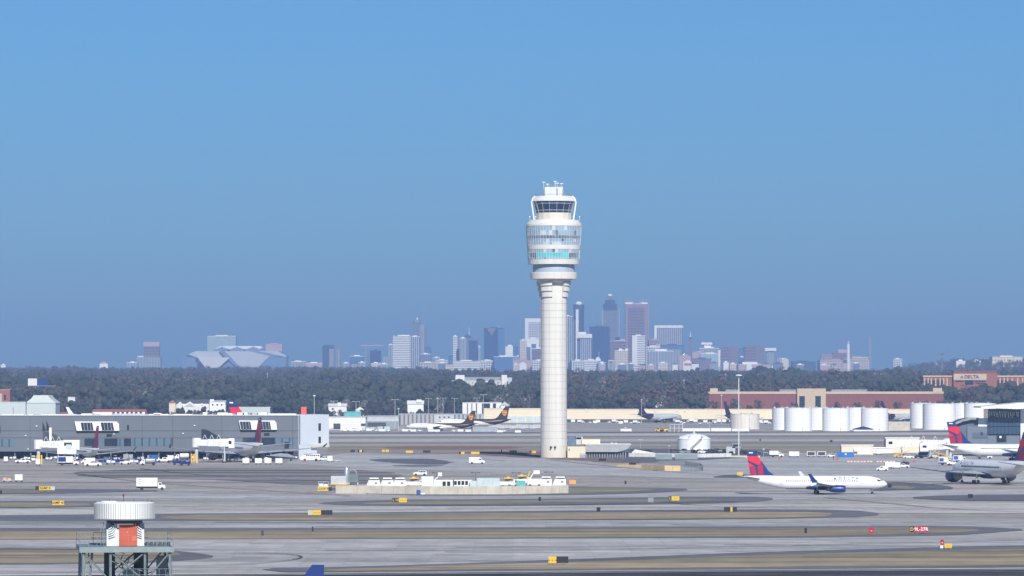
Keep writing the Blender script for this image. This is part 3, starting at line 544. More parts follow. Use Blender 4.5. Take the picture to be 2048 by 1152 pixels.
def ant(t, h):
    MB().box(-3.2, 3.2, -2, 2, h - 6, h - 3.5).box(-2.4, 2.4, -1.5, 1.5, h - 15, h - 13).build("antenna_platform", C_DRK, t)
lattice("radio_mast", "dark lattice radio mast over trees near the right edge", "mast", 1884, 704, 9500, 38, 3.6, GREY, ant)
lattice("radio_mast", "very faint tall lattice mast right of the hospital", "mast", 1740, 674, FD, BASEZ, 7, C_PNK)
D = FD - 500; t = thing("smokestack", "tall white smokestack in front of the hospital", "chimney", (X(1696.5, D), D, 44))
MB().lathe([(5.6, 0), (4.2, Z(684, D) - 44)], n=16).build("shaft", C_WHT, t)
MB().lathe([(4.6, Z(688, D) - 44), (4.6, Z(684, D) - 41)], n=16).build("rim", LGREY, t)
for (px, yt, lb) in ((1198, 703, "white flagpole-like mast below the beige columned block"), (1317, 700, "thin white mast before the long beige block")):
    D = FD - 520; q = MB().tube((0, 0, 0), (0, 0, Z(yt, D) - 44), 1.0, 6, r2=.5); o = q.build("slender_mast", C_WHT, None, (X(px, D), D, 44)); tag(o, lb, "mast")
# ---------------------------------------------------------------- woods
def leaf_mat(name, c1, c2):
    m = mat(name, c1, 0.9, 0.10, 0.06, col2=c2); return m
L_PINE = leaf_mat("evergreen_foliage", (0.027, 0.035, 0.027), (0.039, 0.047, 0.035))
L_OLIV = leaf_mat("olive_foliage", (0.046, 0.049, 0.036), (0.062, 0.063, 0.046))
L_BARE = leaf_mat("bare_twigs", (0.082, 0.060, 0.055), (0.105, 0.080, 0.074))
L_RUST = leaf_mat("rusty_dry_leaves", (0.105, 0.068, 0.054), (0.13, 0.085, 0.068))
L_GREY = leaf_mat("grey_branches", (0.17, 0.155, 0.14), (0.26, 0.24, 0.22))
BARK = mat("bark", (0.085, 0.07, 0.06), 0.95, 0.25, 0.8)
def crown_mesh(seed, kind, n=260, w=7.0, h=13.0):
    r = random.Random(seed); q = MB(); lobes = []
    for i in range(9 if kind != 'pine' else 7):
        a, z = r.uniform(0, 6.283), r.uniform(0.32, 0.95); rad = w * (0.55 if kind != 'pine' else 0.62 * (1.15 - z)) * r.uniform(.3, 1)
        lobes.append((math.cos(a) * rad, math.sin(a) * rad, z * h, r.uniform(.26, .48) * w * (1.1 - .35 * z)))
    if kind != 'bare':
        for L in lobes:
            bm = bmesh.new(); bmesh.ops.create_icosphere(bm, subdivisions=2, radius=L[3] * .93); bm.verts.ensure_lookup_table()
            for v in bm.verts: v.co = v.co * (1 + .28 * noise.noise(v.co * .9 + Vector((seed, L[0], L[1])))) + Vector(L[:3])
            bm.verts.index_update(); q.add([tuple(v.co) for v in bm.verts], [tuple(v.index for v in f.verts) for f in bm.faces], 0, True); bm.free()
        n = int(n * .6)
    for i in range(n):
        L = r.choice(lobes); d = Vector((r.gauss(0, 1), r.gauss(0, 1), r.gauss(0, .8))).normalized() * L[3] * r.uniform(.82, 1.12)
        c = Vector(L[:3]) + d; s_ = r.uniform(.35, .95) * (1.0 if kind != 'bare' else 1.15)
        if kind == 'bare' and r.random() < .55:
            e = c + d.normalized() * s_ * 1.5 + Vector((0, 0, s_ * .8)); u = Vector((r.uniform(-1, 1), r.uniform(-1, 1), 0)) * .12
            q.add([c - u, c + u, e], [(0, 1, 2)]); continue
        nn = (d.normalized() + Vector((r.uniform(-.35, .35), r.uniform(-.35, .35), r.uniform(-.15, .45)))).normalized()
        t1 = nn.orthogonal().normalized(); t2 = nn.cross(t1); k = 4 if kind != 'bare' else 3; a0 = r.uniform(0, 6)
        q.add([c + (t1 * math.cos(a0 + j * 6.283 / k) + t2 * math.sin(a0 + j * 6.283 / k)) * s_ * r.uniform(.7, 1.2) for j in range(k)], [tuple(range(k))])
    return q
def trunk_mesh(seed, h=13.0, limbs=6, r0=.32):
    r = random.Random(seed); q = MB(); q.tube((0, 0, -1.5), (0.2, 0, h * .62), r0, 6, r2=r0 * .4)
    for i in range(limbs):
        z = h * r.uniform(.25, .6); a = r.uniform(0, 6.28); l = h * r.uniform(.25, .42)
        q.tube((0.1, 0, z), (math.cos(a) * l * .7, math.sin(a) * l * .7, z + l * .8), r0 * .42, 5, r2=r0 * .1)
    return q
KINDS = [('pine', L_PINE), ('round', L_PINE), ('round', L_OLIV), ('bare', L_BARE), ('bare', L_RUST), ('bare', L_BARE), ('pine', L_OLIV), ('bare', L_GREY)]
pcol = bpy.data.collections.new("tree_kinds")      # prototypes only, kept out of the scene
for i, (k, m) in enumerate(KINDS):
    q = crown_mesh(50 + i, k, 330 if k != 'bare' else 300); tq = trunk_mesh(80 + i, limbs=3 if k != 'bare' else 8); o_ = len(q.m); q.add(tq.v, tq.f, 1)
    me = bpy.data.meshes.new("tree_kind"); me.from_pydata(q.v, [], q.f); me.materials.append(m); me.materials.append(BARK if k != 'bare' else L_GREY); me.polygons.foreach_set("material_index", q.m); me.update()
    pcol.objects.link(bpy.data.objects.new(f"tree_kind_{i:02d}", me))
def clump(x, y, sc=700.0, o=0.0): return noise.noise(Vector((x / sc, y / sc, o)))
KEEP = []
CLEAR = []                                          # (x, y, r) kept free of trees
def wood(name, label, rows, spacing, seed, smin, smax):
    r = random.Random(seed); V, RO, SCL, PK = [], [], [], []
    for y in rows:
        hw = y * 0.1125 + 60; x = -hw
        while x < hw:
            px = x + r.uniform(-.5, .5) * spacing; py = y + r.uniform(-22, 22); x += spacing * r.uniform(.7, 1.3)
            if any((px - a) ** 2 + ((py - b_) / 1.0) ** 2 < c * c for a, b_, c in CLEAR): continue
            if any(a < px < b_ and c < py < d for a, b_, c, d in KEEP): continue
            c1 = 2.2 * clump(px, py, 380) + 1.2 * clump(px, py, 110, 3); far = min(1, max(0, (py - 6200) / 3800))
            p_bare = .28 + .55 * far + .6 * c1; u = r.random()
            k = r.choice((3, 4, 5, 5, 3, 7)) if u < p_bare else r.choice((0, 1, 1, 2, 6, 2))
            if k == 7 and r.random() < .6: k = 3
            s_ = r.uniform(smin, smax) * (1.08 - .42 * far) * (1 + .55 * clump(px, py, 150, 9) + .25 * clump(px, py, 45, 2)); V.append((px, py, hill_z(px, py) - .5)); RO.append((0, 0, r.uniform(0, 6.28))); SCL.append((s_ * r.uniform(.85, 1.25), s_ * r.uniform(.85, 1.25), s_)); PK.append(k)
    me = bpy.data.meshes.new(name); me.from_pydata(V, [], [])
    for nm, ty, key, dat in (("rot", 'FLOAT_VECTOR', 'vector', RO), ("scl", 'FLOAT_VECTOR', 'vector', SCL), ("pick", 'INT', 'value', PK)):
        at = me.attributes.new(nm, ty, 'POINT'); flat = [c for v in dat for c in v] if key == 'vector' else dat; at.data.foreach_set(key, flat)
    o = bpy.data.objects.new(name, me); COL.objects.link(o)
    g = bpy.data.node_groups.new(name + "_nodes", 'GeometryNodeTree')
    g.interface.new_socket("Geometry", in_out='INPUT', socket_type='NodeSocketGeometry'); g.interface.new_socket("Geometry", in_out='OUTPUT', socket_type='NodeSocketGeometry')
    gi, go = g.nodes.new("NodeGroupInput"), g.nodes.new("NodeGroupOutput"); ip = g.nodes.new("GeometryNodeInstanceOnPoints"); ci = g.nodes.new("GeometryNodeCollectionInfo")
    ci.inputs[0].default_value = pcol; ci.inputs[1].default_value = True; ci.inputs[2].default_value = True
    def na(nm, ty): q = g.nodes.new("GeometryNodeInputNamedAttribute"); q.data_type = ty; q.inputs[0].default_value = nm; return q
    L = g.links.new; L(gi.outputs[0], ip.inputs["Points"]); L(ci.outputs[0], ip.inputs["Instance"]); ip.inputs["Pick Instance"].default_value = True
    L(na("pick", 'INT').outputs[0], ip.inputs["Instance Index"]); L(na("rot", 'FLOAT_VECTOR').outputs[0], ip.inputs["Rotation"]); L(na("scl", 'FLOAT_VECTOR').outputs[0], ip.inputs["Scale"]); L(ip.outputs[0], go.inputs[0])
    md = o.modifiers.new("trees", 'NODES'); md.node_group = g
    tag(o, label, "woods", kind="stuff"); print(name, len(V)); return o
# ---------------------------------------------------------------- the control tower
TD = DY(915); TS = F / TD; TX = X(1107.5, TD)
T_WH = mat("tower_precast", (0.62, 0.605, 0.56), 0.75, 0.06, 0.45, stretch=(1, 1, 0.06))
T_BS = mat("tower_base_precast", (0.60, 0.57, 0.49), 0.75, 0.05, 0.2)
T_JT = mat("tower_joint", (0.31, 0.30, 0.28), 0.9, 0.1, 0.5)
T_RIB = mat("ribbed_roof_metal", (0.58, 0.61, 0.63), 0.45, 0.06, 0.8)
T_GL1 = mat("pale_tower_glass", (0.27, 0.38, 0.47), 0.12, 0.12, 0.25, spec=0.9)
T_GL2 = mat("grey_tower_glass", (0.13, 0.17, 0.21), 0.15, 0.3, 0.4, spec=0.8)
T_TUR = mat("turquoise_tower_glass", (0.10, 0.50, 0.52), 0.2, 0.15, 0.3, spec=0.6)
T_BLN = mat("drawn_blind", (0.46, 0.51, 0.54), 0.6, 0.1, 0.4)
T_CAB = mat("cab_glass", (0.012, 0.028, 0.07), 0.06, 0.2, 0.3, spec=0.8)
T_DRM = mat("blue_grey_drum", (0.33, 0.40, 0.47), 0.5, 0.05, 0.3)
def tz(py): return (915 - py) / TS
def hw(px): return px / TS
tw = thing("control_tower", "very tall white round control tower with glass cab and ringed office floors", "control tower", (TX, TD, 0), R(9))
MB().lathe([(hw(26.8), -0.5), (hw(26.8), tz(891))], n=48).build("shaft_base", T_BS, tw)
MB().lathe([(hw(26.4), tz(891)), (hw(26.2), tz(566))], n=48).build("shaft", T_WH, tw)
q = MB(); z = tz(891) + 0.0
while z < tz(600): q.lathe([(hw(26.44), z - .045), (hw(26.52), z), (hw(26.44), z + .045)], n=48, caps=False); z += 3.13
for a in range(0, 360, 30):
    for k0, k1 in ((tz(890), tz(598)),):
        rr_ = hw(26.46); q.rbox((rr_ * math.cos(R(a)), rr_ * math.sin(R(a)), (k0 + k1) / 2), (.08, .07, k1 - k0), R(a))
q.build("panel_joint", T_JT, tw)
# stepped corbels on four sides
for a in (232, 322, 142, 52):
    c = MB()
    for k, (y0, y1, rad) in enumerate(((594, 583.5, 29.5), (582.5, 572.5, 32), (571.5, 563.5, 34.5))):
        z0, z1, r1 = tz(y0), tz(y1), hw(rad); r0 = hw(22); w_ = 23; n = 8
        pts = [(r0 * math.cos(R(a + w_)), r0 * math.sin(R(a + w_))), (r0 * math.cos(R(a - w_)), r0 * math.sin(R(a - w_)))] + [(r1 * math.cos(R(a - w_ + 2 * w_ * i / n)), r1 * math.sin(R(a - w_ + 2 * w_ * i / n))) for i in range(n + 1)]
        c.prism(pts, z0, z1, 0, 'z'); m_ = hw(rad - 1.6); pm = pts[:2] + [(m_ * math.cos(R(a - w_ + 1 + 2 * (w_ - 1) * i / n)), m_ * math.sin(R(a - w_ + 1 + 2 * (w_ - 1) * i / n))) for i in range(n + 1)]
        c.prism(pm, z1, z1 + tz(0) * 0 + hw(1.0), 0, 'z')
    c.build("corbel", T_WH, tw)
MB().lathe([(hw(28), tz(566)), (hw(34.5), tz(562)), (hw(35), tz(558.4))], n=48).build("collar", T_WH, tw)
MB().lathe([(hw(44), tz(558.6)), (hw(46.2), tz(558)), (hw(46.8), tz(546)), (hw(46.0), tz(545.2))], n=64).build("lower_ring", T_WH, tw)
MB().lathe([(hw(41.5), tz(545.4)), (hw(42), tz(533)), (hw(40), tz(529.2))], n=48).build("recessed_drum", T_DRM, tw)
def ring(nm, r0, y0, r1, y1, m, n=64, sm=True): return MB().lathe([(hw(r0), tz(y0)), (hw(r1), tz(y1))], n=n, smooth=sm).build(nm, m, tw)
MB().lathe([(hw(48.5), tz(529.4)), (hw(50.4), tz(529)), (hw(51.2), tz(519.4)), (hw(50.6), tz(519))], n=64).build("ring_band", T_WH, tw)
def glass_ring(nm, r0, y0, r1, y1, strips, nseg=56, blinds=()):
    """window ring of flat panes; strips = rows [(y0, y1, mat index)], mats list"""
    o = MB(); mats = [T_GL1, T_GL2, T_TUR, T_BLN]; rs_ = random.Random(int(y0))
    for (a0, a1, mi) in strips:
        ra = r0 + (r1 - r0) * (y0 - a0) / (y0 - y1); rb = r0 + (r1 - r0) * (y0 - a1) / (y0 - y1)
        for i in range(nseg):
            t0, t1 = 2 * math.pi * i / nseg, 2 * math.pi * (i + 1) / nseg
            mm = mi
            if (i, round(a0)) in blinds: mm = blinds[(i, round(a0))]
            elif mi == 0 and rs_.random() < .06: mm = 3
            elif mi == 0 and rs_.random() < .05: mm = 1
            v = [(hw(ra) * math.cos(t0), hw(ra) * math.sin(t0), tz(a0)), (hw(ra) * math.cos(t1), hw(ra) * math.sin(t1), tz(a0)), (hw(rb) * math.cos(t1), hw(rb) * math.sin(t1), tz(a1)), (hw(rb) * math.cos(t0), hw(rb) * math.sin(t0), tz(a1))]
            o.add(v, [(0, 1, 2, 3)], mm)
    g = o.build(nm, mats, tw); mu = MB()
    for i in range(nseg):
        t = 2 * math.pi * i / nseg; mu.tube((hw(r0 + .15) * math.cos(t), hw(r0 + .15) * math.sin(t), tz(y0)), (hw(r1 + .15) * math.cos(t), hw(r1 + .15) * math.sin(t), tz(y1)), .07, 4)
    for (a0, a1, mi) in strips:
        ra = r0 + (r1 - r0) * (y0 - a0) / (y0 - y1) + .2; mu.lathe([(hw(ra), tz(a0) - .06), (hw(ra) + .05, tz(a0)), (hw(ra), tz(a0) + .06)], n=nseg, caps=False)
    mu.build("mullion", T_RIB, g)
bl = {}
for i in range(56):
    ang = (i + .5) * 360 / 56 + 9
    if 228 < ang < 305: pass
    elif 200 < ang < 335: bl[(i, 516)] = 1
glass_ring("window_ring", 51.2, 519, 52.4, 499.5, [(519, 516.5, 0), (516.5, 506.5, 2), (506.5, 499.5, 0)], blinds={(k[0], 516): v for k, v in bl.items()})
MB().lathe([(hw(52.2), tz(499.6)), (hw(53), tz(499.2)), (hw(53.4), tz(491.4)), (hw(52.8), tz(491))], n=64).build("ring_band", T_WH, tw)
glass_ring("window_ring", 53, 491.2, 55.3, 453, [(491.2, 485, 0), (485, 478.5, 0), (478.5, 472, 1), (472, 462, 0), (462, 453, 0)], blinds={(i, 472): 3 for i in (36, 37, 39)} | {(i, 491): 3 for i in (37, 38, 41, 42)})
MB().lathe([(hw(55.4), tz(453.2)), (hw(56.0), tz(452.6)), (hw(55.4), tz(448.5)), (hw(49.5), tz(440.6)), (hw(34), tz(440))], n=64, smooth=False).build("parapet", T_WH, tw)
MB().lathe([(hw(35.2), tz(440.2)), (hw(35.2), tz(426.2)), (hw(34.4), tz(426))], n=16, smooth=False).build("cab_base", T_BS, tw)
# cab glazing, leaning outward, with bars and low windows
cg = MB().lathe([(hw(34.6), tz(426)), (hw(40.2), tz(403.4))], n=16, smooth=False, caps=False).build("cab_glazing", T_CAB, tw)
mu = MB()
for i in range(16):
    t = 2 * math.pi * i / 16; mu.tube((hw(34.9) * math.cos(t), hw(34.9) * math.sin(t), tz(426)), (hw(40.5) * math.cos(t), hw(40.5) * math.sin(t), tz(403.4)), .065, 4)
for y_ in (421.2, 407.6): 
    rr_ = 34.9 + (426 - y_) / 22.6 * 5.6; mu.lathe([(hw(rr_), tz(y_) - .10), (hw(rr_) + .1, tz(y_)), (hw(rr_), tz(y_) + .10)], n=16, smooth=False, caps=False)
mu.build("mullion", T_RIB, cg)
MB().lathe([(hw(42.5), tz(403.4)), (hw(43), tz(402.6)), (hw(36.5), tz(392.6)), (hw(20), tz(392))], n=48, smooth=False).build("cab_roof", T_RIB, tw)
q = MB()
for i in range(64):
    t = 2 * math.pi * i / 64; q.tube((hw(43.1) * math.cos(t), hw(43.1) * math.sin(t), tz(402.6)), (hw(36.8) * math.cos(t), hw(36.8) * math.sin(t), tz(392.8)), .07, 4)
q.build("roof_rib", T_WH, tw)
for a in (186 - 9, 354 - 9, 90, 270 + 150):
    ca, sa = math.cos(R(a)), math.sin(R(a)); q = MB()
    P_ = [(hw(39.5), tz(440)), (hw(44.6), tz(405)), (hw(42), tz(397)), (hw(37), tz(392.5))]
    for (r0, z0), (r1, z1) in zip(P_[:-1], P_[1:]): q.tube((r0 * ca, r0 * sa, z0), (r1 * ca, r1 * sa, z1), .33, 6)
    q.build("outrigger", WHITE, tw)
q = MB()
for i in range(40):
    t = 2 * math.pi * i / 40; p = (hw(37) * math.cos(t), hw(37) * math.sin(t)); q.tube((*p, tz(392.8)), (*p, tz(389)), .05, 4)
for y_ in (389, 390.8): q.lathe([(hw(37), tz(y_) - .05), (hw(37.2), tz(y_)), (hw(37), tz(y_) + .05)], n=40, caps=False)
q.build("roof_railing", GALV, tw)
pn = MB().box(-hw(18), hw(18), -hw(15), hw(15), tz(392.2), tz(374.5)).build("penthouse", T_RIB, tw); pn.rotation_euler.z = R(-9)
q = MB()
for x in [-18 + 4 * i for i in range(10)]:
    for yy in (-15, 15): q.tube((hw(x), hw(yy), tz(374.5)), (hw(x), hw(yy), tz(370.2)), .05, 4)
for zz in (370.2, 372): q.tube((-hw(18), -hw(15), tz(zz)), (hw(18), -hw(15), tz(zz)), .05, 4).tube((-hw(18), hw(15), tz(zz)), (hw(18), hw(15), tz(zz)), .05, 4)
q.build("railing", GALV, pn)
for (dx, dy, y1, r_) in ((-20, -3, 364.5, .09), (2.5, -8, 363, .12), (16, 4, 367, .08), (7, 5, 366, .08), (-12, 6, 368, .07)):
    q = MB().tube((hw(dx), hw(dy), tz(392 if abs(dx) > 18 else 374.5)), (hw(dx), hw(dy), tz(y1)), r_, 5)
    q.rbox((hw(dx), hw(dy), tz(y1)), (1.5, .3, .25)).build("antenna", WHITE, pn)
for dx in (-17, 17, 6):
    MB().rbox((hw(dx * 1.1), -hw(15.5), tz(384)), (.5, .5, 3)).build("antenna", GREY, pn)
for a in (258, 275):
    rr_ = hw(27.3); MB().rbox((rr_ * math.cos(R(a - 9)), rr_ * math.sin(R(a - 9)), tz(893.5)), (.5, 1.0, .55), R(a - 9)).rbox(((rr_ + .5) * math.cos(R(a - 9)), (rr_ + .5) * math.sin(R(a - 9)), tz(895.5)), (.9, .5, .5), R(a - 9)).build("floodlight", DARK, tw)
# small lights on the ledge
for dx in (-50, 51, -38, 38):
    MB().tube((hw(dx), -hw(8), tz(441)), (hw(dx), -hw(8), tz(434)), .07, 4).rbox((hw(dx), -hw(8), tz(433.6)), (.5, .3, .3)).build("ledge_light", WHITE, tw)
# ---------------------------------------------------------------- base building beside the tower
S = F / (TD - 6); BD = TD - 6
def bx_(q, x0, x1, y0, y1, d0, d1, mi=0, org=None):
    """box from photo columns/rows at distance BD, d0..d1 metres behind it, relative to org"""
    ox, oy = org; return q.box(X(x0, BD) - ox, X(x1, BD) - ox, d0, d1, Z(y1, BD), Z(y0, BD), mi)
org = (X(1198, BD), BD)
bb = thing("tower_annex", "low cream and grey annex building at the right foot of the control tower", "building", (org[0], org[1], 0))
A_GR = mat("annex_grey_panel", (0.34, 0.35, 0.35), 0.6, 0.06, 0.3); A_BL = mat("cooling_tower_louvre", (0.10, 0.15, 0.22), 0.5, 0.2, 0.8)
q = MB(); q.box(X(1135, BD) - org[0], X(1171, BD) - org[0], 0, 22, -.2, Z(893, BD)); q.build("stair_block", CREAM, bb)
q = MB(); bx_(q, 1171.2, 1236, 889, 904, 1, 24, org=org); q.build("wall", A_GR, bb)
q = MB(); x0, x1 = X(1236, BD) - org[0], X(1262, BD) - org[0]
q.prism([(x0, Z(889, BD)), (x1, Z(890, BD)), (x1 - 1.5, Z(898, BD)), (x0, Z(904, BD))], 1, 26); q.build("wedge_wing", A_GR, bb)
q = MB(); bx_(q, 1171.2, 1256, 904, 917, 2.5, 20, org=org); g_ = q.build("window_strip", GLASS, bb)
q = MB(); 
for i in range(16): xx = X(1173 + i * 5.2, BD) - org[0]; q.box(xx, xx + .25, 2.3, 2.5, -.1, Z(905, BD))
q.build("mullion", LGREY, g_)
q = MB(); bx_(q, 1170, 1262.5, 888, 889.2, .8, 26, org=org); q.build("parapet", OFFW, bb)
for (a, b_, y0, y1, m_, nm) in ((1137, 1152, 873, 892, A_BL, "cooling_tower"), (1153, 1163, 875, 889, LGREY, "cooling_tower"), (1164, 1201, 879, 888.5, CREAM, "roof_plant_room"), (1150, 1166, 874, 879, LGREY, "roof_unit")):
    q = MB(); bx_(q, a, b_, y0, y1, 8, 16, org=org); q.build(nm, m_, bb)
q = MB(); bx_(q, 1137, 1140, 897.5, 901, -.15, .3, org=org); q.build("wall_vent", GREY, bb)
q = MB(); bx_(q, 1160, 1171, 906, 917, -.3, .8, org=org); q.build("doorway", LGREY, bb)
for k, (x, y0) in enumerate(((1176, 886), (1192, 886.5), (1222, 885.5), (1230, 886))):
    q = MB(); bx_(q, x, x + 5, y0, 889, 4, 7, org=org); q.build("roof_unit", LGREY, bb)
# ---------------------------------------------------------------- airliners (nose towards +x, origin on the ground between the main wheels)
def airliner(name, label, loc, rz, L=42.0, rad=1.95, span=35.0, fin_h=12.5, eng_r=1.05, eng_l=4.2, eng_y=0.29, wheels=2, livery='delta', wing_z=None, belly=None, winglet=None, group=None, third=False, tipc=.055, finc=1.0, windows=True, titles=True, eng_mat=None, fuse_mat=None):
    t = thing(name, label, "airliner", loc, rz, group); cl = eng_r * 0.75 + 0.35          # ground clearance of the belly
    cl = {True: 1.35, False: 2.0}[rad < 2.2]; zc = cl + rad; main = L * 0.465             # wheels sit this far behind the nose... from the tail
    xt, xn = -L * 0.505, L * 0.495                                                       # tail tip, nose tip
    NS, NR = 40, 28; Dm = 2 * rad
    def ring(x):
        dn, dt = xn - x, x - xt; r, up = rad, 0.0
        if dn < 1.75 * Dm: u = max(0.0, dn / (1.75 * Dm)); r = rad * (1 - (1 - u) ** 2.15) ** 0.62 if u > 0 else 0.02; up = -0.26 * rad * (1 - u) ** 1.7
        if dt < 3.3 * Dm: u = max(0.0, dt / (3.3 * Dm)); r = rad * (0.10 + 0.90 * (1 - (1 - u) ** 1.75)); up = rad * 0.88 * (1 - u) ** 1.45
        return r, up
    xs = [xt + 3.3 * Dm * (i / 14.0) for i in range(14)] + [xt + 3.3 * Dm + (xn - 1.75 * Dm - xt - 3.3 * Dm) * i / 14.0 for i in range(14)] + [xn - 1.75 * Dm * (1 - i / 12.0) ** 1.5 for i in range(13)]
    base_m = fuse_mat or PLANE_W; mats = [base_m, base_m, base_m]
    if livery == 'ups': mats = [base_m, BROWN, GOLD]
    elif livery == 'fedex': mats = [base_m, PURPLE, GREY]
    elif livery == 'delta': mats = [base_m, NAVY, base_m]
    def zone(x, zr):                                                                      # zr = height / radius
        if livery == 'ups':
            e = xt + L * (0.20 + 0.30 * (zr + 1) / 2 + (0.20 * max(0, zr) ** 2)); 
            return 1 if x < e else (2 if x < e + L * .018 and zr < .9 else 0)
        if livery == 'fedex': return 1 if x < xt + L * .30 + zr * .04 * L else 0
        if livery == 'delta': return 1 if (zr < -0.86 and xt + 3.0 * Dm < x < xn - 1.2 * Dm) else 0
        return 0
    q = MB()
    for x in xs:
        r, up = ring(x)
        for i in range(NR): a = 2 * math.pi * i / NR; q.v.append((x, r * math.cos(a), zc + up + r * math.sin(a)))
    for k in range(len(xs) - 1):
        for i in range(NR):
            j = (i + 1) % NR; q.f.append((k * NR + i, k * NR + j, (k + 1) * NR + j, (k + 1) * NR + i)); q.sm.append(True)
            q.m.append(zone((xs[k] + xs[k + 1]) / 2, math.sin(2 * math.pi * (i + .5) / NR)))
    q.f += [tuple(range(NR)), tuple(range((len(xs) - 1) * NR, len(xs) * NR))]; q.m += [0, 0]; q.sm += [False, False]
    fu = q.build("fuselage", mats, t)
    # cabin windows, doors, cockpit glass and titles, just proud of the skin
    for sgn in (-1, 1):
        if windows:
            w_ = MB(); x = xt + 3.1 * Dm
            while x < xn - 2.1 * Dm:
                yy = sgn * (rad * math.cos(.19) + .012); w_.box(x - .17, x + .17, min(yy, yy + sgn * .03), max(yy, yy + sgn * .03), zc + rad * .19 - .06, zc + rad * .19 + .42)
                x += .53 if int((x - xt) / 6) % 3 else .62
            w_.build("cabin_window_row", DARK, fu)
        d_ = MB()
        for x in (xn - 1.9 * Dm, xt + 2.75 * Dm):
            yy = sgn * (rad + .012)
            d_ = MB()
            for a, b_ in ((-.45, -.39), (.39, .45)): d_.box(x + a, x + b_, min(yy * .985, yy + sgn * .015), max(yy * .985, yy + sgn * .015), zc - .35, zc + rad * .62)
            d_.box(x - .39, x + .39, min(yy * .985, yy + sgn * .015), max(yy * .985, yy + sgn * .015), zc - .35, zc - .29)
            if windows: d_.build("cabin_door", LGREY, fu)
    c_ = MB(); 
    for sgn in (-1, 1):
        x0, x1 = xn - .78 * Dm, xn - .47 * Dm
        for (xa, xb, aa, ab) in ((x1 - .06 * Dm, x1 + .10 * Dm, 1.18, .62), (x0, x1 - .07 * Dm, .74, .40)):
            P_ = []
            for x, a in ((xa, aa), (xb, aa), (xb, ab), (xa, ab)): r, up = ring(x); P_.append((x, sgn * (r + .04) * math.cos(a), zc + up + (r + .04) * math.sin(a)))
            c_.add(P_, [(0, 1, 2, 3)])
    c_.build("cockpit_window", GLASS, fu)
    # wings
    wz = (zc - rad * .62); rc, tc = span * .205, span * .05; sweep = math.tan(R(27.5 if L < 60 else 31)) ; xr = L * .155
    for sgn in (-1, 1):
        q = MB(); st = [(0.0, rc * 1.18, xr + rc * .28, 0, .15), (.16, rc * .92, None, .012, .13), (.37, rc * .56, None, .03, .12), (.7, rc * .37, None, .07, .11), (1.0, tc, None, .115, .10)]
        rings = []
        for (u, ch, xl, dz, th) in st:
            yy = rad * .55 + (span / 2 - rad * .55) * u; xl = xl if xl is not None else xr + rc * .18 - (yy - rad * .55) * sweep; z_ = wz + dz * span / 2 * .75
            rings.append([(xl, sgn * yy, z_), (xl - ch * .25, sgn * yy, z_ + ch * th * .55), (xl - ch * .7, sgn * yy, z_ + ch * th * .30), (xl - ch, sgn * yy, z_), (xl - ch * .6, sgn * yy, z_ - ch * th * .22), (xl - ch * .15, sgn * yy, z_ - ch * th * .42)])
        for rg in rings: q.v += rg
        for k in range(len(rings) - 1):
            for i in range(6): j = (i + 1) % 6; q.f.append((k * 6 + i, k * 6 + j, k * 6 + 6 + j, k * 6 + 6 + i)); q.m.append(0); q.sm.append(False)
        q.f += [tuple(range(6)), tuple(range((len(rings) - 1) * 6, len(rings) * 6))]; q.m += [0, 0]; q.sm += [False, False]
        wg = q.build("wing", WINGG, t)
        fl = MB()
        for u in (.3, .5, .68):
            yy = rad * .55 + (span / 2 - rad * .55) * u; xl = xr + rc * .18 - (yy - rad * .55) * sweep; ch = rc * (.66 - .4 * u); z_ = wz + (.02 + .09 * u) * span / 2 * .75
            fl.prism([(xl - ch * .55, z_ - .1), (xl - ch * .7, z_ - .5), (xl - ch * 1.15, z_ - .28), (xl - ch * 1.2, z_ - .1)], sgn * yy - .18, sgn * yy + .18)
        fl.build("flap_fairing", WINGG, wg)
        tip = rings[-1]; txx, tyy, tzz = tip[0][0], tip[0][1], tip[0][2]
        if winglet:
            wh = winglet
            q = MB(); q.add([(txx, tyy, tzz), (txx - tc, tyy, tzz), (txx - tc * 1.75, tyy + sgn * .75, tzz + wh), (txx - tc * 1.25, tyy + sgn * .75, tzz + wh),
                             (txx, tyy + sgn * .16, tzz - .05), (txx - tc, tyy + sgn * .16, tzz - .05), (txx - tc * 1.75, tyy + sgn * .85, tzz + wh), (txx - tc * 1.25, tyy + sgn * .85, tzz + wh)],
                            [(0, 1, 2, 3), (7, 6, 5, 4), (0, 3, 7, 4), (1, 5, 6, 2), (2, 6, 7, 3), (0, 4, 5, 1)])
            q.build("winglet", NAVY if livery == 'delta' else base_m, t)
            if L < 50:
                q = MB(); q.add([(txx - .2, tyy, tzz), (txx - tc * .8, tyy, tzz), (txx - tc * 1.2, tyy + sgn * .6, tzz - wh * .42), (txx - .2, tyy + sgn * .12, tzz), (txx - tc * .8, tyy + sgn * .12, tzz), (txx - tc * 1.2, tyy + sgn * .7, tzz - wh * .42)],
                                [(0, 1, 2), (5, 4, 3), (0, 2, 5, 3), (1, 4, 5, 2), (0, 3, 4, 1)]); q.build("winglet", WHITE, t)
        # engine
        ey = sgn * (rad + (span / 2) * eng_y - rad * .35); xl = xr + rc * .18 - (abs(ey) - rad * .55) * sweep; ez = wz - eng_r * (.55 if rad < 2.2 else .70) - .05; ex = xl + eng_l * .62
        ez = max(ez, eng_r + .45)
        em = eng_mat or (NAVY if livery == 'delta' else base_m)
        en = MB().lathe([(eng_r * .80, .0), (eng_r * .93, -.08 * eng_l), (eng_r, -.35 * eng_l), (eng_r * .95, -.7 * eng_l), (eng_r * .74, -eng_l)], (ex, ey, ez), 28, 0, 'x', caps=False)
        en.lathe([(eng_r * .80, 0), (eng_r * .76, -.06 * eng_l), (eng_r * .76, -.22 * eng_l)], (ex, ey, ez), 28, 1, 'x', caps=False)
        eo = en.build("engine", [em, SILVER], t)
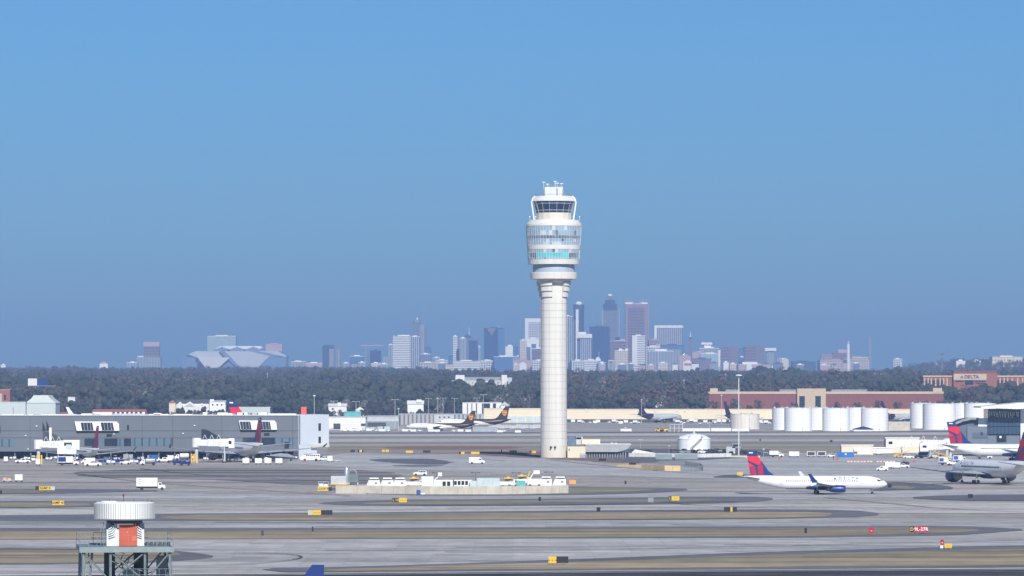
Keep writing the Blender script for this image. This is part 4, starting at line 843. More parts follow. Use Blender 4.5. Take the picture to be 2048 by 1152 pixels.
        MB().lathe([(0.01, -.12 * eng_l), (eng_r * .25, -.2 * eng_l), (eng_r * .76, -.21 * eng_l)], (ex, ey, ez), 24, 0, 'x').build("fan", DARK, eo)
        MB().lathe([(eng_r * .70, -eng_l * .98), (eng_r * .52, -eng_l * 1.0), (eng_r * .46, -eng_l * 1.14), (eng_r * .2, -eng_l * 1.16), (0.02, -eng_l * 1.3)], (ex, ey, ez), 20, 0, 'x').build("exhaust_cone", GREY, eo)
        MB().prism([(ex - eng_l * .25, ez + eng_r * .9), (ex - eng_l * 1.1, ez + eng_r * .5), (ex - eng_l * 1.35, wz + .35), (ex - eng_l * .7, wz + .5)], ey - .17, ey + .17).build("pylon", base_m, eo)
        # tailplane
        hr = L * .098; hs = span * .19 if rad < 2.2 else span * .165; hx = xt + L * .125; hz_ = zc + rad * .55
        if True:
            q = MB(); a0 = [(hx, sgn * rad * .25, hz_), (hx - hr * .3, sgn * rad * .25, hz_ + .22), (hx - hr, sgn * rad * .25, hz_), (hx - hr * .4, sgn * rad * .25, hz_ - .18)]
            yy = sgn * (rad * .4 + hs); x2 = hx - hs * .72; c2 = hr * .42; a1 = [(x2, yy, hz_ + hs * .12), (x2 - c2 * .3, yy, hz_ + hs * .12 + .12), (x2 - c2, yy, hz_ + hs * .12), (x2 - c2 * .4, yy, hz_ + hs * .12 - .1)]
            q.v += a0 + a1; q.f += [(i, (i + 1) % 4, 4 + (i + 1) % 4, 4 + i) for i in range(4)] + [(0, 1, 2, 3), (7, 6, 5, 4)]; q.m += [0] * 6; q.sm += [False] * 6
            q.build("tailplane", WINGG if livery != 'ups' else BROWN, t)
        # main gear
        gy = sgn * (rad * 1.45 if rad < 2.2 else rad * 1.9); mg = MB().tube((0, gy, .5), (0, gy * .92, wz + .1), .17 if rad < 2.2 else .26, 8).tube((0, gy, 1.3), (1.3, gy * .55, wz + .1), .09, 6); mg.tube((0, gy - .55, .55), (0, gy + .55, .55), .1, 6)
        go_ = mg.build("main_gear", SILVER, t); wr = .56 if rad < 2.2 else .66
        for xx in ((0,) if wheels == 2 else (-.75, .75)):
            for dy in (-.42, .42) if rad < 2.2 else (-.62, .62):
                MB().lathe([(wr * .55, -.2), (wr, -.16), (wr, .16), (wr * .55, .2)], (xx, gy + dy, wr), 18, 0, 'y').build("wheel", BLACK, go_)
    ng = xn - L * .105; g_ = MB().tube((ng, 0, .4), (ng - .1, 0, zc - rad * .8), .12 if rad < 2.2 else .17, 8).tube((ng, -.3, .38), (ng, .3, .38), .08, 6).tube((ng, 0, 1.0), (ng + 1.0, 0, zc - rad * .85), .07, 6).build("nose_gear", SILVER, t)
    for dy in (-.25, .25): MB().lathe([(.2, -.11), (.37, -.09), (.37, .09), (.2, .11)], (ng, dy, .37), 16, 0, 'y').build("wheel", BLACK, g_)
    q = MB(); bw = rad * 1.05; q.lathe([(.05, -L * .12), (bw * .8, -L * .07), (bw, 0), (bw, L * .07), (bw * .7, L * .13), (.05, L * .18)], (L * .0, 0, zc), 20, 0, 'x')
    q.v = [(x, y * .98, zc - rad * .58 + (z - zc) * .52) for x, y, z in q.v]; q.build("belly_fairing", NAVY if livery == 'delta' else base_m, t)
    # fin with its livery
    fr, ft = (L * .155 if L < 50 else L * .15) * finc, L * tipc * finc; zt = fin_h; zb = zc + rad * .80; xb = xt + L * .20; FH = zt - zb
    swp = FH * .72
    def fp(u, v, off=0.0): ch = fr + (ft - fr) * v; return (xb - swp * v - u * ch, off, zb + FH * v)    # u 0 leading..1 trailing, v 0 root..1 tip
    def slab(nm, uv, th, m, par):
        n = len(uv); q = MB(); q.add([fp(u, v, -th) for u, v in uv] + [fp(u, v, th) for u, v in uv], [tuple(range(n)), tuple(range(2 * n - 1, n - 1, -1))] + [(i, i + n, (i + 1) % n + n, (i + 1) % n) for i in range(n)]); return q.build(nm, m, par)
    fmat = {'delta': NAVY, 'ups': BROWN, 'fedex': PURPLE, 'white': base_m, 'delta_old': NAVY}.get(livery, base_m)
    fo = slab("vertical_fin", [(-.42, 0), (-.12, .10), (0, .22), (0, 1), (1, 1), (1, 0)], .17, fmat, t)
    if livery in ('delta',):
        slab("red_panel", [(0, .80), (0, .62), (.36, .45), (1, .64), (1, .80)], .19, RED, fo)
        slab("red_panel", [(1, .57), (1, .36), (.66, .42)], .19, RED, fo)
        slab("dark_red_panel", [(.02, .60), (.36, .43), (.50, .41), (.62, 0), (.42, 0), (.17, .38)], .195, DRED, fo)
        slab("dark_red_panel", [(1, .34), (1, 0), (.72, 0), (.62, .40)], .198, DRED, fo)
        slab("tip_mark", [(.30, .91), (.30, .95), (.75, .95), (.75, .91)], .2, WHITE, fo)
    if livery == 'ups':
        for sgn in (-1, 1):
            cx_, cz_, r_ = fp(.52, .5)[0], fp(.52, .50)[2], FH * .21; q = MB()
            sh = [(-.82, .95), (.82, .95), (.82, -.25), (.45, -.8), (0, -1.05), (-.45, -.8), (-.82, -.25)]
            q.prism([(cx_ + a * r_, cz_ + b_ * r_) for a, b_ in sh], sgn * .19 - .01, sgn * .19 + .01, 0); so_ = q.build("shield", GOLD, fo)
            q = MB(); sh2 = [(-.66, .50), (-.2, .62), (.66, .45), (.66, .66), (-.1, .82), (-.66, .76)]; q.prism([(cx_ + a * r_, cz_ + b_ * r_) for a, b_ in sh2], sgn * .215 - .01, sgn * .215 + .01, 0)
            text_mesh(q, "ups", r_ * .98, 0, (cx_, sgn * .23, cz_ - r_ * .12), (-sgn * -1 if sgn < 0 else -1, 0, 0), (0, 0, 1), bold=.03); q.build("shield_lettering", BROWN, so_)
    if third:
        MB().lathe([(eng_r * .85, 2.0), (eng_r, .5), (eng_r * .9, -2.5), (eng_r * .6, -4.2)], (xt + 5.5, 0, zb + 1.6), 20, 0, 'x').build("tail_engine", fmat, t)
        MB().lathe([(eng_r * .58, 0), (eng_r * .5, -.2)], (xt + 1.25, 0, zb + 1.6), 20, 0, 'x').build("exhaust_ring", SILVER, fo)
    if titles and livery in ('delta', 'ups'):
        for sgn in (-1, 1):
            q = MB(); a_ = .62 if livery == 'delta' else .5; yy = sgn * (rad * math.cos(a_) + .03); ux = (1, 0, 0) if sgn < 0 else (-1, 0, 0); up_ = Vector((0, -sgn * math.sin(a_), math.cos(a_)))
            hgt = rad * .62
            if livery == 'delta':
                x0 = xn - 2.9 * Dm * (1.0 if L < 50 else 1)
                for i, ch in enumerate("DELTA"):
                    text_mesh(q, ch, hgt, 0, (x0 + (1 if sgn < 0 else -1) * (i - 2) * hgt * 1.0, yy, zc + rad * math.sin(a_) + .03), ux, up_, bold=.01)
                tx = x0 + (1 if sgn < 0 else -1) * (-3.3) * hgt; b0 = Vector((tx, yy, zc + rad * math.sin(a_)))
                U = Vector(ux)
                for tri in (((-.45, -.4), (0, .5), (0, .05)), ((.45, -.4), (0, .5), (0, .05)), ((-.4, -.42), (0, .0), (.4, -.42), (0, -.25))): q.add([tuple(b0 + U * a * hgt + up_ * c * hgt * .8) for a, c in tri], [tuple(range(len(tri)))])
                q.build("title_lettering", NAVY, fu)
            else:
                text_mesh(q, "Worldwide Services", hgt * .8, 0, (xn - 3.1 * Dm, yy, zc + rad * math.sin(a_)), ux, up_); q.build("title_lettering", BROWN, fu)
    return t
def at(px, py, z=0.0): x, y = G(px, py); return (x, y, z)
# white jet taxiing right, seen side-on
D_ = DY(987.5); S_ = F / D_
airliner("airliner", "white narrow-body jet with red and blue fin taxiing right on the near taxiway", (X(1633, D_), D_, 0), R(0.8), L=42.1, rad=1.98, span=35.8, fin_h=12.6, eng_r=1.12, eng_l=4.6, eng_y=.28, winglet=2.6)
# wide-body seen from behind on the right apron
airliner("airliner", "grey-white wide-body jet with big blue engines seen from behind at the right", (*G(1982, 967.5), 0), R(90 + 18.5), L=58.8, rad=2.82, span=60.3, fin_h=17.0, eng_r=1.95, eng_l=6.5, eng_y=.26, wheels=4, titles=True, winglet=None)
# wide-body at the left gate
airliner("airliner", "pale wide-body jet parked nose-in at the left concourse, dark engine showing", (*G(483, 923), 0), R(90 + 19), L=62.0, rad=3.05, span=66, fin_h=18.6, eng_r=1.95, eng_l=6.5, eng_y=.25, wheels=4, winglet=1.6, eng_mat=GREY)
# smaller jet at the far left gate, mostly hidden by the bridge
airliner("airliner", "white jet tucked behind the boarding bridge at the far left gate", (*G(168, 920), 0), R(90 + 20), L=47.3, rad=1.98, span=42.0, fin_h=14.8, eng_r=1.25, eng_l=5.0, wheels=4, winglet=1.8)
# white jet parked nose right at the right gates
airliner("airliner", "white jet with bright red and blue fin parked nose-right at the right edge gates", (X(2047, DY(925)), DY(923) + 18, 0), R(-8), L=57.0, rad=2.55, span=50.0, fin_h=16.4, eng_r=1.5, eng_l=5.5, wheels=4)
# two brown-tailed cargo jets, nose left
airliner("cargo_jet", "brown-tailed white cargo jet with shield emblem, the nearer of the two nose-left", (*G(882, 861.5), 0), R(180 - 3), L=49.5, rad=1.98, span=38.0, fin_h=14.0, eng_r=1.3, eng_l=4.8, wheels=4, livery='ups', windows=False)
airliner("cargo_jet", "brown-tailed white cargo jet with shield emblem, the farther one on the right", (X(946, DY(857)), DY(857), 0), R(180 - 2), L=54.9, rad=2.5, span=44.0, fin_h=16.4, eng_r=1.4, eng_l=5.2, wheels=4, livery='ups', windows=False)
# purple-tailed freighters
airliner("cargo_jet", "purple-tailed freighter seen from behind in front of the cream warehouse", (*G(1320, 845.5), 0), R(90 - 48), L=52.0, rad=2.9, span=50.0, fin_h=17.6, eng_r=1.5, eng_l=5, wheels=4, livery='fedex', windows=False, third=True, fuse_mat=LGREY)
airliner("cargo_jet", "purple-finned freighter half hidden behind the stained storage tank", (*G(1484, 847), 0), R(90 - 38), L=50.0, rad=2.7, span=48.0, fin_h=18.5, eng_r=1.5, eng_l=5, wheels=4, livery='fedex', windows=False, fuse_mat=LGREY)
airliner("cargo_jet", "purple-finned freighter glimpsed between the two groups of white tanks", (*G(1800, 846), 0), R(90 - 42), L=52.0, rad=2.9, span=48.0, fin_h=18.6, eng_r=1.7, eng_l=5, wheels=4, livery='fedex', windows=False, fuse_mat=LGREY)
# fin beyond the left concourse roof
airliner("airliner", "jet whose red and blue fin shows above the left concourse roof", (X(566, 2330), 2330, 0), R(-2), finc=1.6, L=40.0, rad=2.5, span=46.0, fin_h=24.6 - .3, eng_r=1.4, eng_l=5, wheels=4)
airliner("airliner", "jet with a plain white slanted fin beyond the left concourse roof", (X(232, 2300), 2300, 0), R(-2), L=40.0, rad=2.0, span=38.0, fin_h=21.0, eng_r=1.2, eng_l=4.5, livery='white', tipc=.035)
# near blue fin at the bottom edge
D_ = 505.0
airliner("airliner", "near jet of which only the dark blue fin tip rises at the bottom edge", (X(636, D_) - 18.8, D_, 0), R(180), L=42.0, rad=1.98, span=35.0, fin_h=12.3, eng_r=1.1, eng_l=4.4, livery='delta_old', titles=False, tipc=.032)
# ---------------------------------------------------------------- left concourse
CD = 2000.0; C_S = F / CD
C_PAN = mat("concourse_grey_panel", (0.118, 0.136, 0.165), 0.55, 0.06, 0.05); C_PAN2 = mat("concourse_seam", (0.065, 0.075, 0.095), 0.6, 0.1, 0.2)
C_END = mat("concourse_white_panel", (0.60, 0.65, 0.70), 0.55, 0.04, 0.08); C_GLZ = facade("concourse_glass_band", (0.07, 0.10, 0.13), (0.13, 0.19, 0.24), 9, 3.2, 'v', .5, .78, .2)
cx0 = X(-60, CD)
co = thing("concourse", "long dark grey concourse building with white end wall at the left", "terminal", (X(300, CD), CD, 0)); ox = X(300, CD)
def cb(px0, px1, py0, py1, d0, d1, m, nm, par=None):
    q = MB(); q.box(X(px0, CD) - ox, X(px1, CD) - ox, d0, d1, Z(py1, CD), Z(py0, CD)); return q.build(nm, m, par or co)
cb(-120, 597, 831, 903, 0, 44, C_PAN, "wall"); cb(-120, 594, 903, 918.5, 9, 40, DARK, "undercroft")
for y_, nm in ((861.5, "seam"), (875.5, "seam")): cb(-120, 597, y_ - .35, y_ + .35, -.12, 0, C_PAN2, "panel_seam")
for x_ in (60, 231, 284, 345, 443, 585): cb(x_, x_ + .8, 834, 900, -.08, 0, C_PAN2, "panel_seam")
cb(-120, 597, 829.8, 831, -.4, 44.4, OFFW, "roof_edge")
# end block turned to the right
q = MB(); A = (X(597, CD) - ox, 0); Bp = (X(655, CD) - ox, 16); z0, z1 = Z(890, CD), Z(829.5, CD)
q.prism([A, Bp, (Bp[0] - 6, 44), (A[0], 44)], z0, z1, 0, 'z'); e_ = q.build("end_wall", C_END, co)
q = MB(); Cp = (X(632, CD) - ox, 9.9); q.prism([(A[0] + .05, .05), (Cp[0], Cp[1] + .05), (Cp[0] - 4, 38), (A[0] + .05, 38)], -.2, z0, 0, 'z'); q.build("lower_end_wall", C_END, co)
q = MB(); q.prism([(X(622, CD) - ox, 5), (X(656, CD) - ox, 14.5), (X(655, CD) - ox, 30), (X(622, CD) - ox, 30)], z0 - 1.1, z0 - .02, 0, 'z'); q.build("canopy", CREAM, co)
def on_end(px, w_, py0, py1, m, nm, off=.12):
    u = (px - 597) / 58.0; d = Vector((Bp[0] - A[0], Bp[1] - A[1])).normalized(); c = Vector(A) + Vector((Bp[0] - A[0], Bp[1] - A[1])) * u; n_ = Vector((d.y, -d.x)); h = w_ / 2
    P_ = [c - d * h, c + d * h, c + d * h + n_ * off, c - d * h + n_ * off]; q = MB(); q.prism([tuple(p) for p in P_], Z(py1, CD), Z(py0, CD), 0, 'z'); return q.build(nm, m, e_)
on_end(637, 1.6, 847, 862, GLASS, "window"); on_end(637, 1.6, 874, 887, GLASS, "window"); on_end(599, .5, 831, 889, C_PAN2, "corner_trim")
# slanting white framed skylight bays
def bay(x0, x1, y0, y1, dark):
    o = MB(); o.prism([(X(x0, CD) - ox, Z(y0, CD)), (X(x1 - 5, CD) - ox, Z(y0, CD)), (X(x1 - 1, CD) - ox, Z(y0 + 5, CD)), (X(x1, CD) - ox, Z(y1, CD)), (X(x0 + 4, CD) - ox, Z(y1, CD))], -1.6, -.02); bo = o.build("skylight_bay", WHITE, co)
    for (a, b_) in dark:
        g = MB(); g.prism([(X(a, CD) - ox, Z(y0 + 2, CD)), (X(b_ - 3, CD) - ox, Z(y0 + 2, CD)), (X(b_, CD) - ox, Z(y1 - .8, CD)), (X(a + 3, CD) - ox, Z(y1 - .8, CD))], -1.75, -1.6); go = g.build("window", GLASS, bo); m_ = MB()
        for k in range(1, 4): xx = a + (b_ - a) * k / 4; m_.prism([(X(xx - 1, CD) - ox, Z(y0 + 2, CD)), (X(xx - .3, CD) - ox, Z(y0 + 2, CD)), (X(xx + 2, CD) - ox, Z(y1 - .8, CD)), (X(xx + 1.3, CD) - ox, Z(y1 - .8, CD))], -1.85, -1.75)
        m_.build("mullion", LGREY, go)
bay(150, 239, 843, 861.3, ((162, 188), (202, 229))); bay(478, 554, 841, 859.3, ((480, 504), (520, 543)))
for (a, b_, y0, y1) in ((169, 195, 877, 892), (209, 235, 877, 892), (248, 262, 877, 892), (485, 516, 875, 889), (523, 550, 875, 890), (213, 224, 868, 873.5), (528, 539, 866, 871.5), (254, 258, 850, 860), (569, 578, 884, 897)):
    cb(a, b_, y0, y1, -.15, .3, GLASS, "window")
for (a, b_, y0, y1) in ((-120, 29, 878, 894), (262.5, 346, 876, 892), (550.5, 590, 876, 891), (196, 208.5, 877, 892), (235.5, 247.5, 877, 892)): cb(a, b_, y0, y1, -.08, .3, C_GLZ, "glass_band")
def tri(pts, m, nm, d0=-.2, d1=.3): q = MB(); q.prism([(X(a, CD) - ox, Z(b_, CD)) for a, b_ in pts], d0, d1); q.build(nm, m, co)
tri([(85, 842), (92, 861), (85, 861)], GLASS, "window"); tri([(93, 841), (101, 861), (93, 861)], GLASS, "window"); tri([(86, 862), (105, 866), (125, 878), (125, 881), (86, 881)], DARK, "window"); tri([(403, 858), (412, 859), (436, 872), (446, 878), (403, 878)], GLASS, "window"); cb(-120, 1, 851, 867, -.15, .3, GLASS, "window")
cb(100, 105, 855, 881, -4, -1, OFFW, "lift_shaft")
for x_, y_ in ((73, 852), (51, 871), (389, 851), (366, 867), (228, 868), (56, 898)): cb(x_ - 1, x_ + 1.5, y_ - 1, y_ + 1, -.6, 0, WHITE, "wall_light")
for i, (a, b_, y0) in enumerate(((160, 181, 827.5), (199, 220, 827.5), (403, 413, 825), (433, 454, 825.5), (472, 493, 825.5), (511, 532, 825.5), (455, 463, 827), (0, 44, 829), (53, 62, 829), (79, 150, 829), (295, 334, 828.5), (344, 382, 828.5), (535, 590, 827.5), (305, 318, 826.5))):
    cb(a, b_, y0, 829.9, 6 + i % 3, 18, WHITE, "roof_unit")
for i in range(9): x_ = 398 + i * 14.2; cb(x_, x_ + 3.5, 826, 829.9, 7, 12, C_PAN, "duct")
cb(598, 608.5, 814, 829.5, 20, 24, mat("salmon_red_sign", (0.60, 0.10, 0.08), 0.5, 0.05, .5), "red_plant_box")
cb(18, 20, 815, 830, 14, 15, GALV, "flue")
# undercroft columns
for i in range(22): x_ = -100 + i * 32; cb(x_, x_ + 2.5, 903, 917.5, 1, 2.2, C_PAN, "column")
# ---------------------------------------------------------------- generic flat-sided far building
def simple(name, label, cat, px0, px1, pyt, pyb, D, depth, m, roof=None, parts=(), rz=0.0, par=None, group=None):
    z0 = Z(pyb, D); cx = X((px0 + px1) / 2, D); t = thing(name, label, cat, (cx, D, z0), rz, group); s = F / D
    q = MB().box(X(px0, D) - cx, X(px1, D) - cx, 0, depth, -1.0, Z(pyt, D) - z0); q.build("wall", m, t)
    q = MB().box(X(px0, D) - cx - .3, X(px1, D) - cx + .3, -.3, depth + .3, Z(pyt, D) - z0, Z(pyt, D) - z0 + .5); q.build("roof", roof or OFFW, t)
    for p in parts:
        nm, a, b_, y0, y1, mm = p[:6]; d0, d1 = p[6] if len(p) > 6 else (-.25, .4)
        q = MB().box(X(a, D) - cx, X(b_, D) - cx, d0, d1, Z(y1, D) - z0, Z(y0, D) - z0); q.build(nm, mm, t)
    return t
def gable(name, label, cat, px0, px1, pyt, pye, pyb, D, depth, m, roof, along=True, parts=(), group=None, mans=None):
    """house: walls to the eave row pye, ridge at row pyt, ridge running across the view when along"""
    z0 = Z(pyb, D); cx = X((px0 + px1) / 2, D); t = thing(name, label, cat, (cx, D, z0), 0, group); w_ = X(px1, D) - X(px0, D); h, e = Z(pyt, D) - z0, Z(pye, D) - z0
    MB().box(-w_ / 2, w_ / 2, 0, depth, -1, e).build("wall", m, t); q = MB()
    if along: q.prism([(-.6, e), (depth / 2, h), (depth + .6, e), (depth + .4, e - .3), (-.4, e - .3)], -w_ / 2 - .5, w_ / 2 + .5, 0, 'x')
    elif mans: q.prism([(-w_ / 2 - .4, e), (-w_ / 2 * .62, e + (h - e) * .62), (0 - w_ * mans, h), (w_ * mans, h), (w_ / 2 * .62, e + (h - e) * .62), (w_ / 2 + .4, e)], -.5, depth + .5)
    else: q.prism([(-w_ / 2 - .6, e), (0, h), (w_ / 2 + .6, e)], -.5, depth + .5)
    q.build("roof", roof, t)
    for p in parts:
        nm, a, b_, y0, y1, mm = p; q = MB().box(X(a, D) - cx, X(b_, D) - cx, -.2, .3, Z(y1, D) - z0, Z(y0, D) - z0); q.build(nm, mm, t)
    return t
TAN = mat("cream_render", (0.72, 0.63, 0.46), 0.8, 0.05, 0.05); TERR = mat("red_brick_wall", (0.225, 0.078, 0.068), 0.85, 0.08, 0.3); TERR2 = mat("terracotta_wall", (0.29, 0.105, 0.08), 0.8, 0.06, 0.2)
SANDT = mat("sand_trim", (0.54, 0.42, 0.30), 0.8, 0.05, 0.2); TILE = mat("red_tile_roof", (0.38, 0.13, 0.10), 0.8, 0.12, 0.3); SHED = mat("pale_green_cladding", (0.46, 0.52, 0.50), 0.6, 0.05, 0.05); SHROOF = mat("pale_green_roofing", (0.55, 0.60, 0.57), 0.6, 0.05, 0.05)
WBRK = facade("grey_columned_wall", (0.42, 0.42, 0.40), (0.16, 0.17, 0.18), 50, 3.4, 'v', 1, .4)
# long cream warehouse
WD = 3950.0
parts = [("dock_opening", 1085, 1850, 838.5, 844.5, DARK)] + [("wall_unit", x, x + 3, 822, 824, LGREY) for x in (1128, 1172, 1308, 1352, 1368)] + [("roof_vent", x, x + 4, 817.5, 819.5, LGREY, (6, 10)) for x in (1170, 1290, 1410)]
simple("warehouse", "very long low cream warehouse stretching behind the cargo apron", "warehouse", 1083, 1852, 819.5, 845.5, WD, 60, TAN, TAN, parts)
simple("warehouse", "cream warehouse with tall pale teal doors left of the control tower", "warehouse", 968, 1082, 818, 845, WD - 40, 60, TAN, TAN,
       [("hangar_door", 1003 + i * 16.5, 1017 + i * 16.5, 833.5, 844.5, PTEAL) for i in range(5)] + [("wall_band", 968, 1082, 832, 833.2, OFFW)])
simple("cargo_building", "low white cargo shed just right of the left concourse", "warehouse", 650, 731, 834.5, 862, 3300, 40, OFFW, LGREY, [("dock_opening", 667, 681, 847, 858, DARK), ("dock_opening", 722, 731, 847, 852, DARK), ("low_band", 650, 731, 856, 862, LGREY)])
simple("cargo_building", "grey cargo shed with dark recess between the white shed and columned one", "warehouse", 732, 797, 833, 860, 3380, 40, GREY, LGREY, [("dock_opening", 735, 772, 845, 853, DARK), ("upper_panel", 732, 797, 834, 843, LGREY)])
simple("cargo_building", "long grey columned parking deck behind the brown-tailed jets", "warehouse", 798, 967, 829, 852, 3720, 40, WBRK, LGREY, [("blank_wall", 868, 908, 829.5, 852, LGREY)] + [("window", x, x + 3, 833, 836, DARK) for x in (878, 887, 896)])
simple("office_building", "white building with dark ribs and a small gable behind the brown tails", "building", 925, 1003, 806, 833, 4150, 25, OFFW, OFFW, [("glass_strip", x, x + w_, 807, 832, GLASS) for x, w_ in ((934, 1.6), (943, 1.6), (952, 1.6), (964, 16), (986, 6))])
gable("gabled_block", "small white gable-roofed block at the right end of the dark-ribbed building", "building", 1001, 1018, 803, 811, 833, 4140, 14, OFFW, LGREY, along=False)
# brick complex on the right
BD2 = 4720.0
simple("brick_building", "long dull red brick building with a cream centre entrance, right of the light mast", "building", 1408, 1887, 785, 824, BD2, 45, TERR, SANDT,
       [("cornice", 1408, 1887, 783, 788, SANDT, (-.6, .2)), ("lower_band", 1408, 1887, 806, 807, TERR2, (-.1, .2)), ("entrance_block", 1594, 1651, 777, 820, SANDT, (-5, 12)), ("entrance_opening", 1598, 1609, 792, 820, GLASS, (-5.3, -5)), ("entrance_opening", 1630, 1641, 792, 820, GLASS, (-5.3, -5)),
        ("stair_tower", 1421, 1436, 776.5, 785, SANDT, (5, 15)), ("roof_screen", 1560, 1594, 779, 783, GREY, (8, 20)), ("roof_screen", 1452, 1480, 779, 783, GREY, (8, 20)), ("roof_screen", 1664, 1735, 779, 783, GREY, (8, 20)), ("cream_corner", 1866, 1884, 776, 786, SANDT, (-1, 10))])
BD3 = 5150.0; z0 = 8.0
hq = simple("headquarters_building", "tall red and cream office building carrying a large name sign on the right hill", "building", 1846, 2075, 753, 806, BD3, 50, TERR2, SANDT,
       [("cornice", 1846, 2075, 751, 754, SANDT, (-.8, .2)), ("sign_tower", 1906, 1993, 743.5, 806, TERR2, (-6, 20)), ("tower_cornice", 1906, 1993, 742, 744.5, TERR, (-6.5, 20)), ("sign_board", 1906, 1972, 748, 760, SANDT, (-6.6, -6)), ("large_window", 1929, 1946, 761, 769, GLASS, (-6.4, -6))] +
       [("pilaster", x, x + 2.4, 756, 800, SANDT, (-.7, 0)) for x in (1848, 1855, 1861, 1870, 1879, 1886, 1893, 1976, 1984, 1991, 1999, 2007, 2014, 2023, 2034, 2044, 2054)] +
       [("window", x, x + 3.6, 760, 780, GLASS, (-.4, 0)) for x in (1850.5, 1857.5, 1865, 1874.5, 1882, 1978, 1986.5, 1994, 2002, 2009.5, 2018)] + [("window_row", 1910, 1926, 762, 764, GLASS, (-6.3, -6)), ("window_row", 1948, 1970, 762, 764, GLASS, (-6.3, -6)), ("window_row", 1950, 1970, 766, 768, GLASS, (-6.3, -6))])
q = MB(); cx = X((1846 + 2075) / 2, BD3); zz0 = Z(806, BD3)
for i, ch in enumerate("DELTA"): text_mesh(q, ch, 5.2, 0, (X(1931 + i * 5.6, BD3) - cx, -6.72, Z(754, BD3) - zz0), bold=.22)
p0 = Vector((X(1922.5, BD3) - cx, -6.72, Z(754, BD3) - zz0))
for tr in (((-2.3, -1.6), (0, 2.0), (0, .3)), ((2.3, -1.6), (0, 2.0), (0, .3)), ((-2.1, -1.9), (0, -.2), (2.1, -1.9), (0, -1.1))): q.add([tuple(p0 + Vector((a, 0, b_))) for a, b_ in tr], [tuple(range(len(tr)))])
q.build("sign_lettering", DARK, hq)
# buildings beyond the left concourse
gable("storage_barn", "big pale green barn with a broken-slope roof beyond the left concourse", "building", 52, 111, 790.5, 806, 836, 3600, 35, SHED, SHROOF, along=False, mans=.24)
simple("storage_shed", "long low pale green shed left of the big barn", "building", -40, 51, 805, 836, 3590, 30, SHED, SHROOF)
gable("tiled_building", "long white building with red tiled ridge behind the left concourse roof", "building", 185, 290, 818.5, 822.5, 838, 3800, 22, OFFW, TILE, parts=[("window", x, x + 5, 824, 827, GLASS) for x in range(225, 285, 9)])
gable("tiled_building", "small red tile-roofed building just right of the green barn", "building", 112, 140, 824, 828, 838, 3760, 20, OFFW, TILE)
simple("terracotta_building", "terracotta building cut by the left edge behind the sheds", "building", -60, 20, 780, 808, 4560, 20, TERR2, SANDT, [("cream_corner", -5, 4, 787, 806, SANDT), ("window", 8, 12, 790, 800, GLASS)])
SLATE = mat("dark_slate_roof", (0.07, 0.08, 0.10), 0.8, 0.1, 0.3)
hs = gable("house", "long house with dark slate roof and white front gables beyond the concourse", "house", 352, 418, 799, 806.5, 826, 4380, 12, OFFW, SLATE, along=True, parts=[("window", x, x + 2.5, 812, 815, GLASS) for x in (356, 401, 408)], group="houses at the wood edge")
for (a, b_, yp, yb_) in ((364, 396, 803, 813), (355, 366, 803, 809), (398, 410, 806, 811)):
    c_ = X(385, 4380); z_ = Z(826, 4380); q = MB(); q.prism([(X(a, 4380) - c_, Z(yb_, 4380) - z_), (X((a + b_) / 2, 4380) - c_, Z(yp, 4380) - z_), (X(b_, 4380) - c_, Z(yb_, 4380) - z_), (X(b_, 4380) - c_, -1), (X(a, 4380) - c_, -1)], -2.5, -.3); g_ = q.build("front_gable", OFFW, hs)
    q = MB(); q.prism([(X(a + 4, 4380) - c_, Z(yb_ + 1, 4380) - z_), (X((a + b_) / 2, 4380) - c_, Z(yp + 3.4, 4380) - z_), (X(b_ - 4, 4380) - c_, Z(yb_ + 1, 4380) - z_)], -2.6, -2.5); q.build("gable_panel", LGREY, g_)
gable("house", "small pinkish house, leftmost of the row beyond the concourse", "house", 338, 351, 800, 806, 826, 4370, 9, CREAM, TILE, along=False, group="houses at the wood edge")
gable("house", "bright white flat-topped house touching the red and blue fin", "house", 419, 451, 801, 803, 826, 4380, 12, WHITE, OFFW, along=True, parts=[("window", x, x + 3, 808, 811, GLASS) for x in (424, 433, 442)] + [("roof_dormer", 420, 428, 798.5, 803, WHITE)], group="houses at the wood edge")
simple("long_shed", "long pale low shed behind the concourse roof right of the fin", "building", 478, 540, 815, 830, 4300, 12, SHED, OFFW)
gable("house", "white villa with a small turret above the cargo sheds", "house", 657, 693, 807, 812, 833, 4300, 14, OFFW, OFFW, parts=[("window", 664, 667, 816, 820, GLASS), ("turret", 675, 682, 805, 812, WHITE)], group="houses at the wood edge")
gable("house", "small white gabled house right of the teal covers", "house", 711, 728, 814, 820, 833, 4300, 12, OFFW, OFFW, along=False, group="houses at the wood edge")
simple("covered_stack", "row of bright teal covered containers by the white villa", "containers", 690, 722, 824, 832, 4250, 6, TEAL, TEAL)
gable("house", "bright white house half hidden by bare trees above the columned deck", "house", 815, 847, 801, 808, 833, 4370, 12, WHITE, OFFW, parts=[("dormer", 833, 843, 799, 805, WHITE)], group="houses at the wood edge")
simple("hotel", "long white hotel with two square roof towers standing in the woods", "hotel", 871, 1016, 762, 800, 5700, 25, facade("hotel_white_grid", (0.66, 0.66, 0.60), (0.25, 0.27, 0.28), 3.4, 4.5, 'grid', .45, .45), OFFW,
       [("stair_tower", 911, 929, 750, 765, OFFW, (2, 14)), ("stair_tower", 1003, 1014, 750, 800, OFFW, (-3, 14)), ("glass_wing", 1014, 1024, 755, 790, SHED, (0, 14)), ("upper_floor", 911, 1008, 754, 763, GREY, (6, 20))])
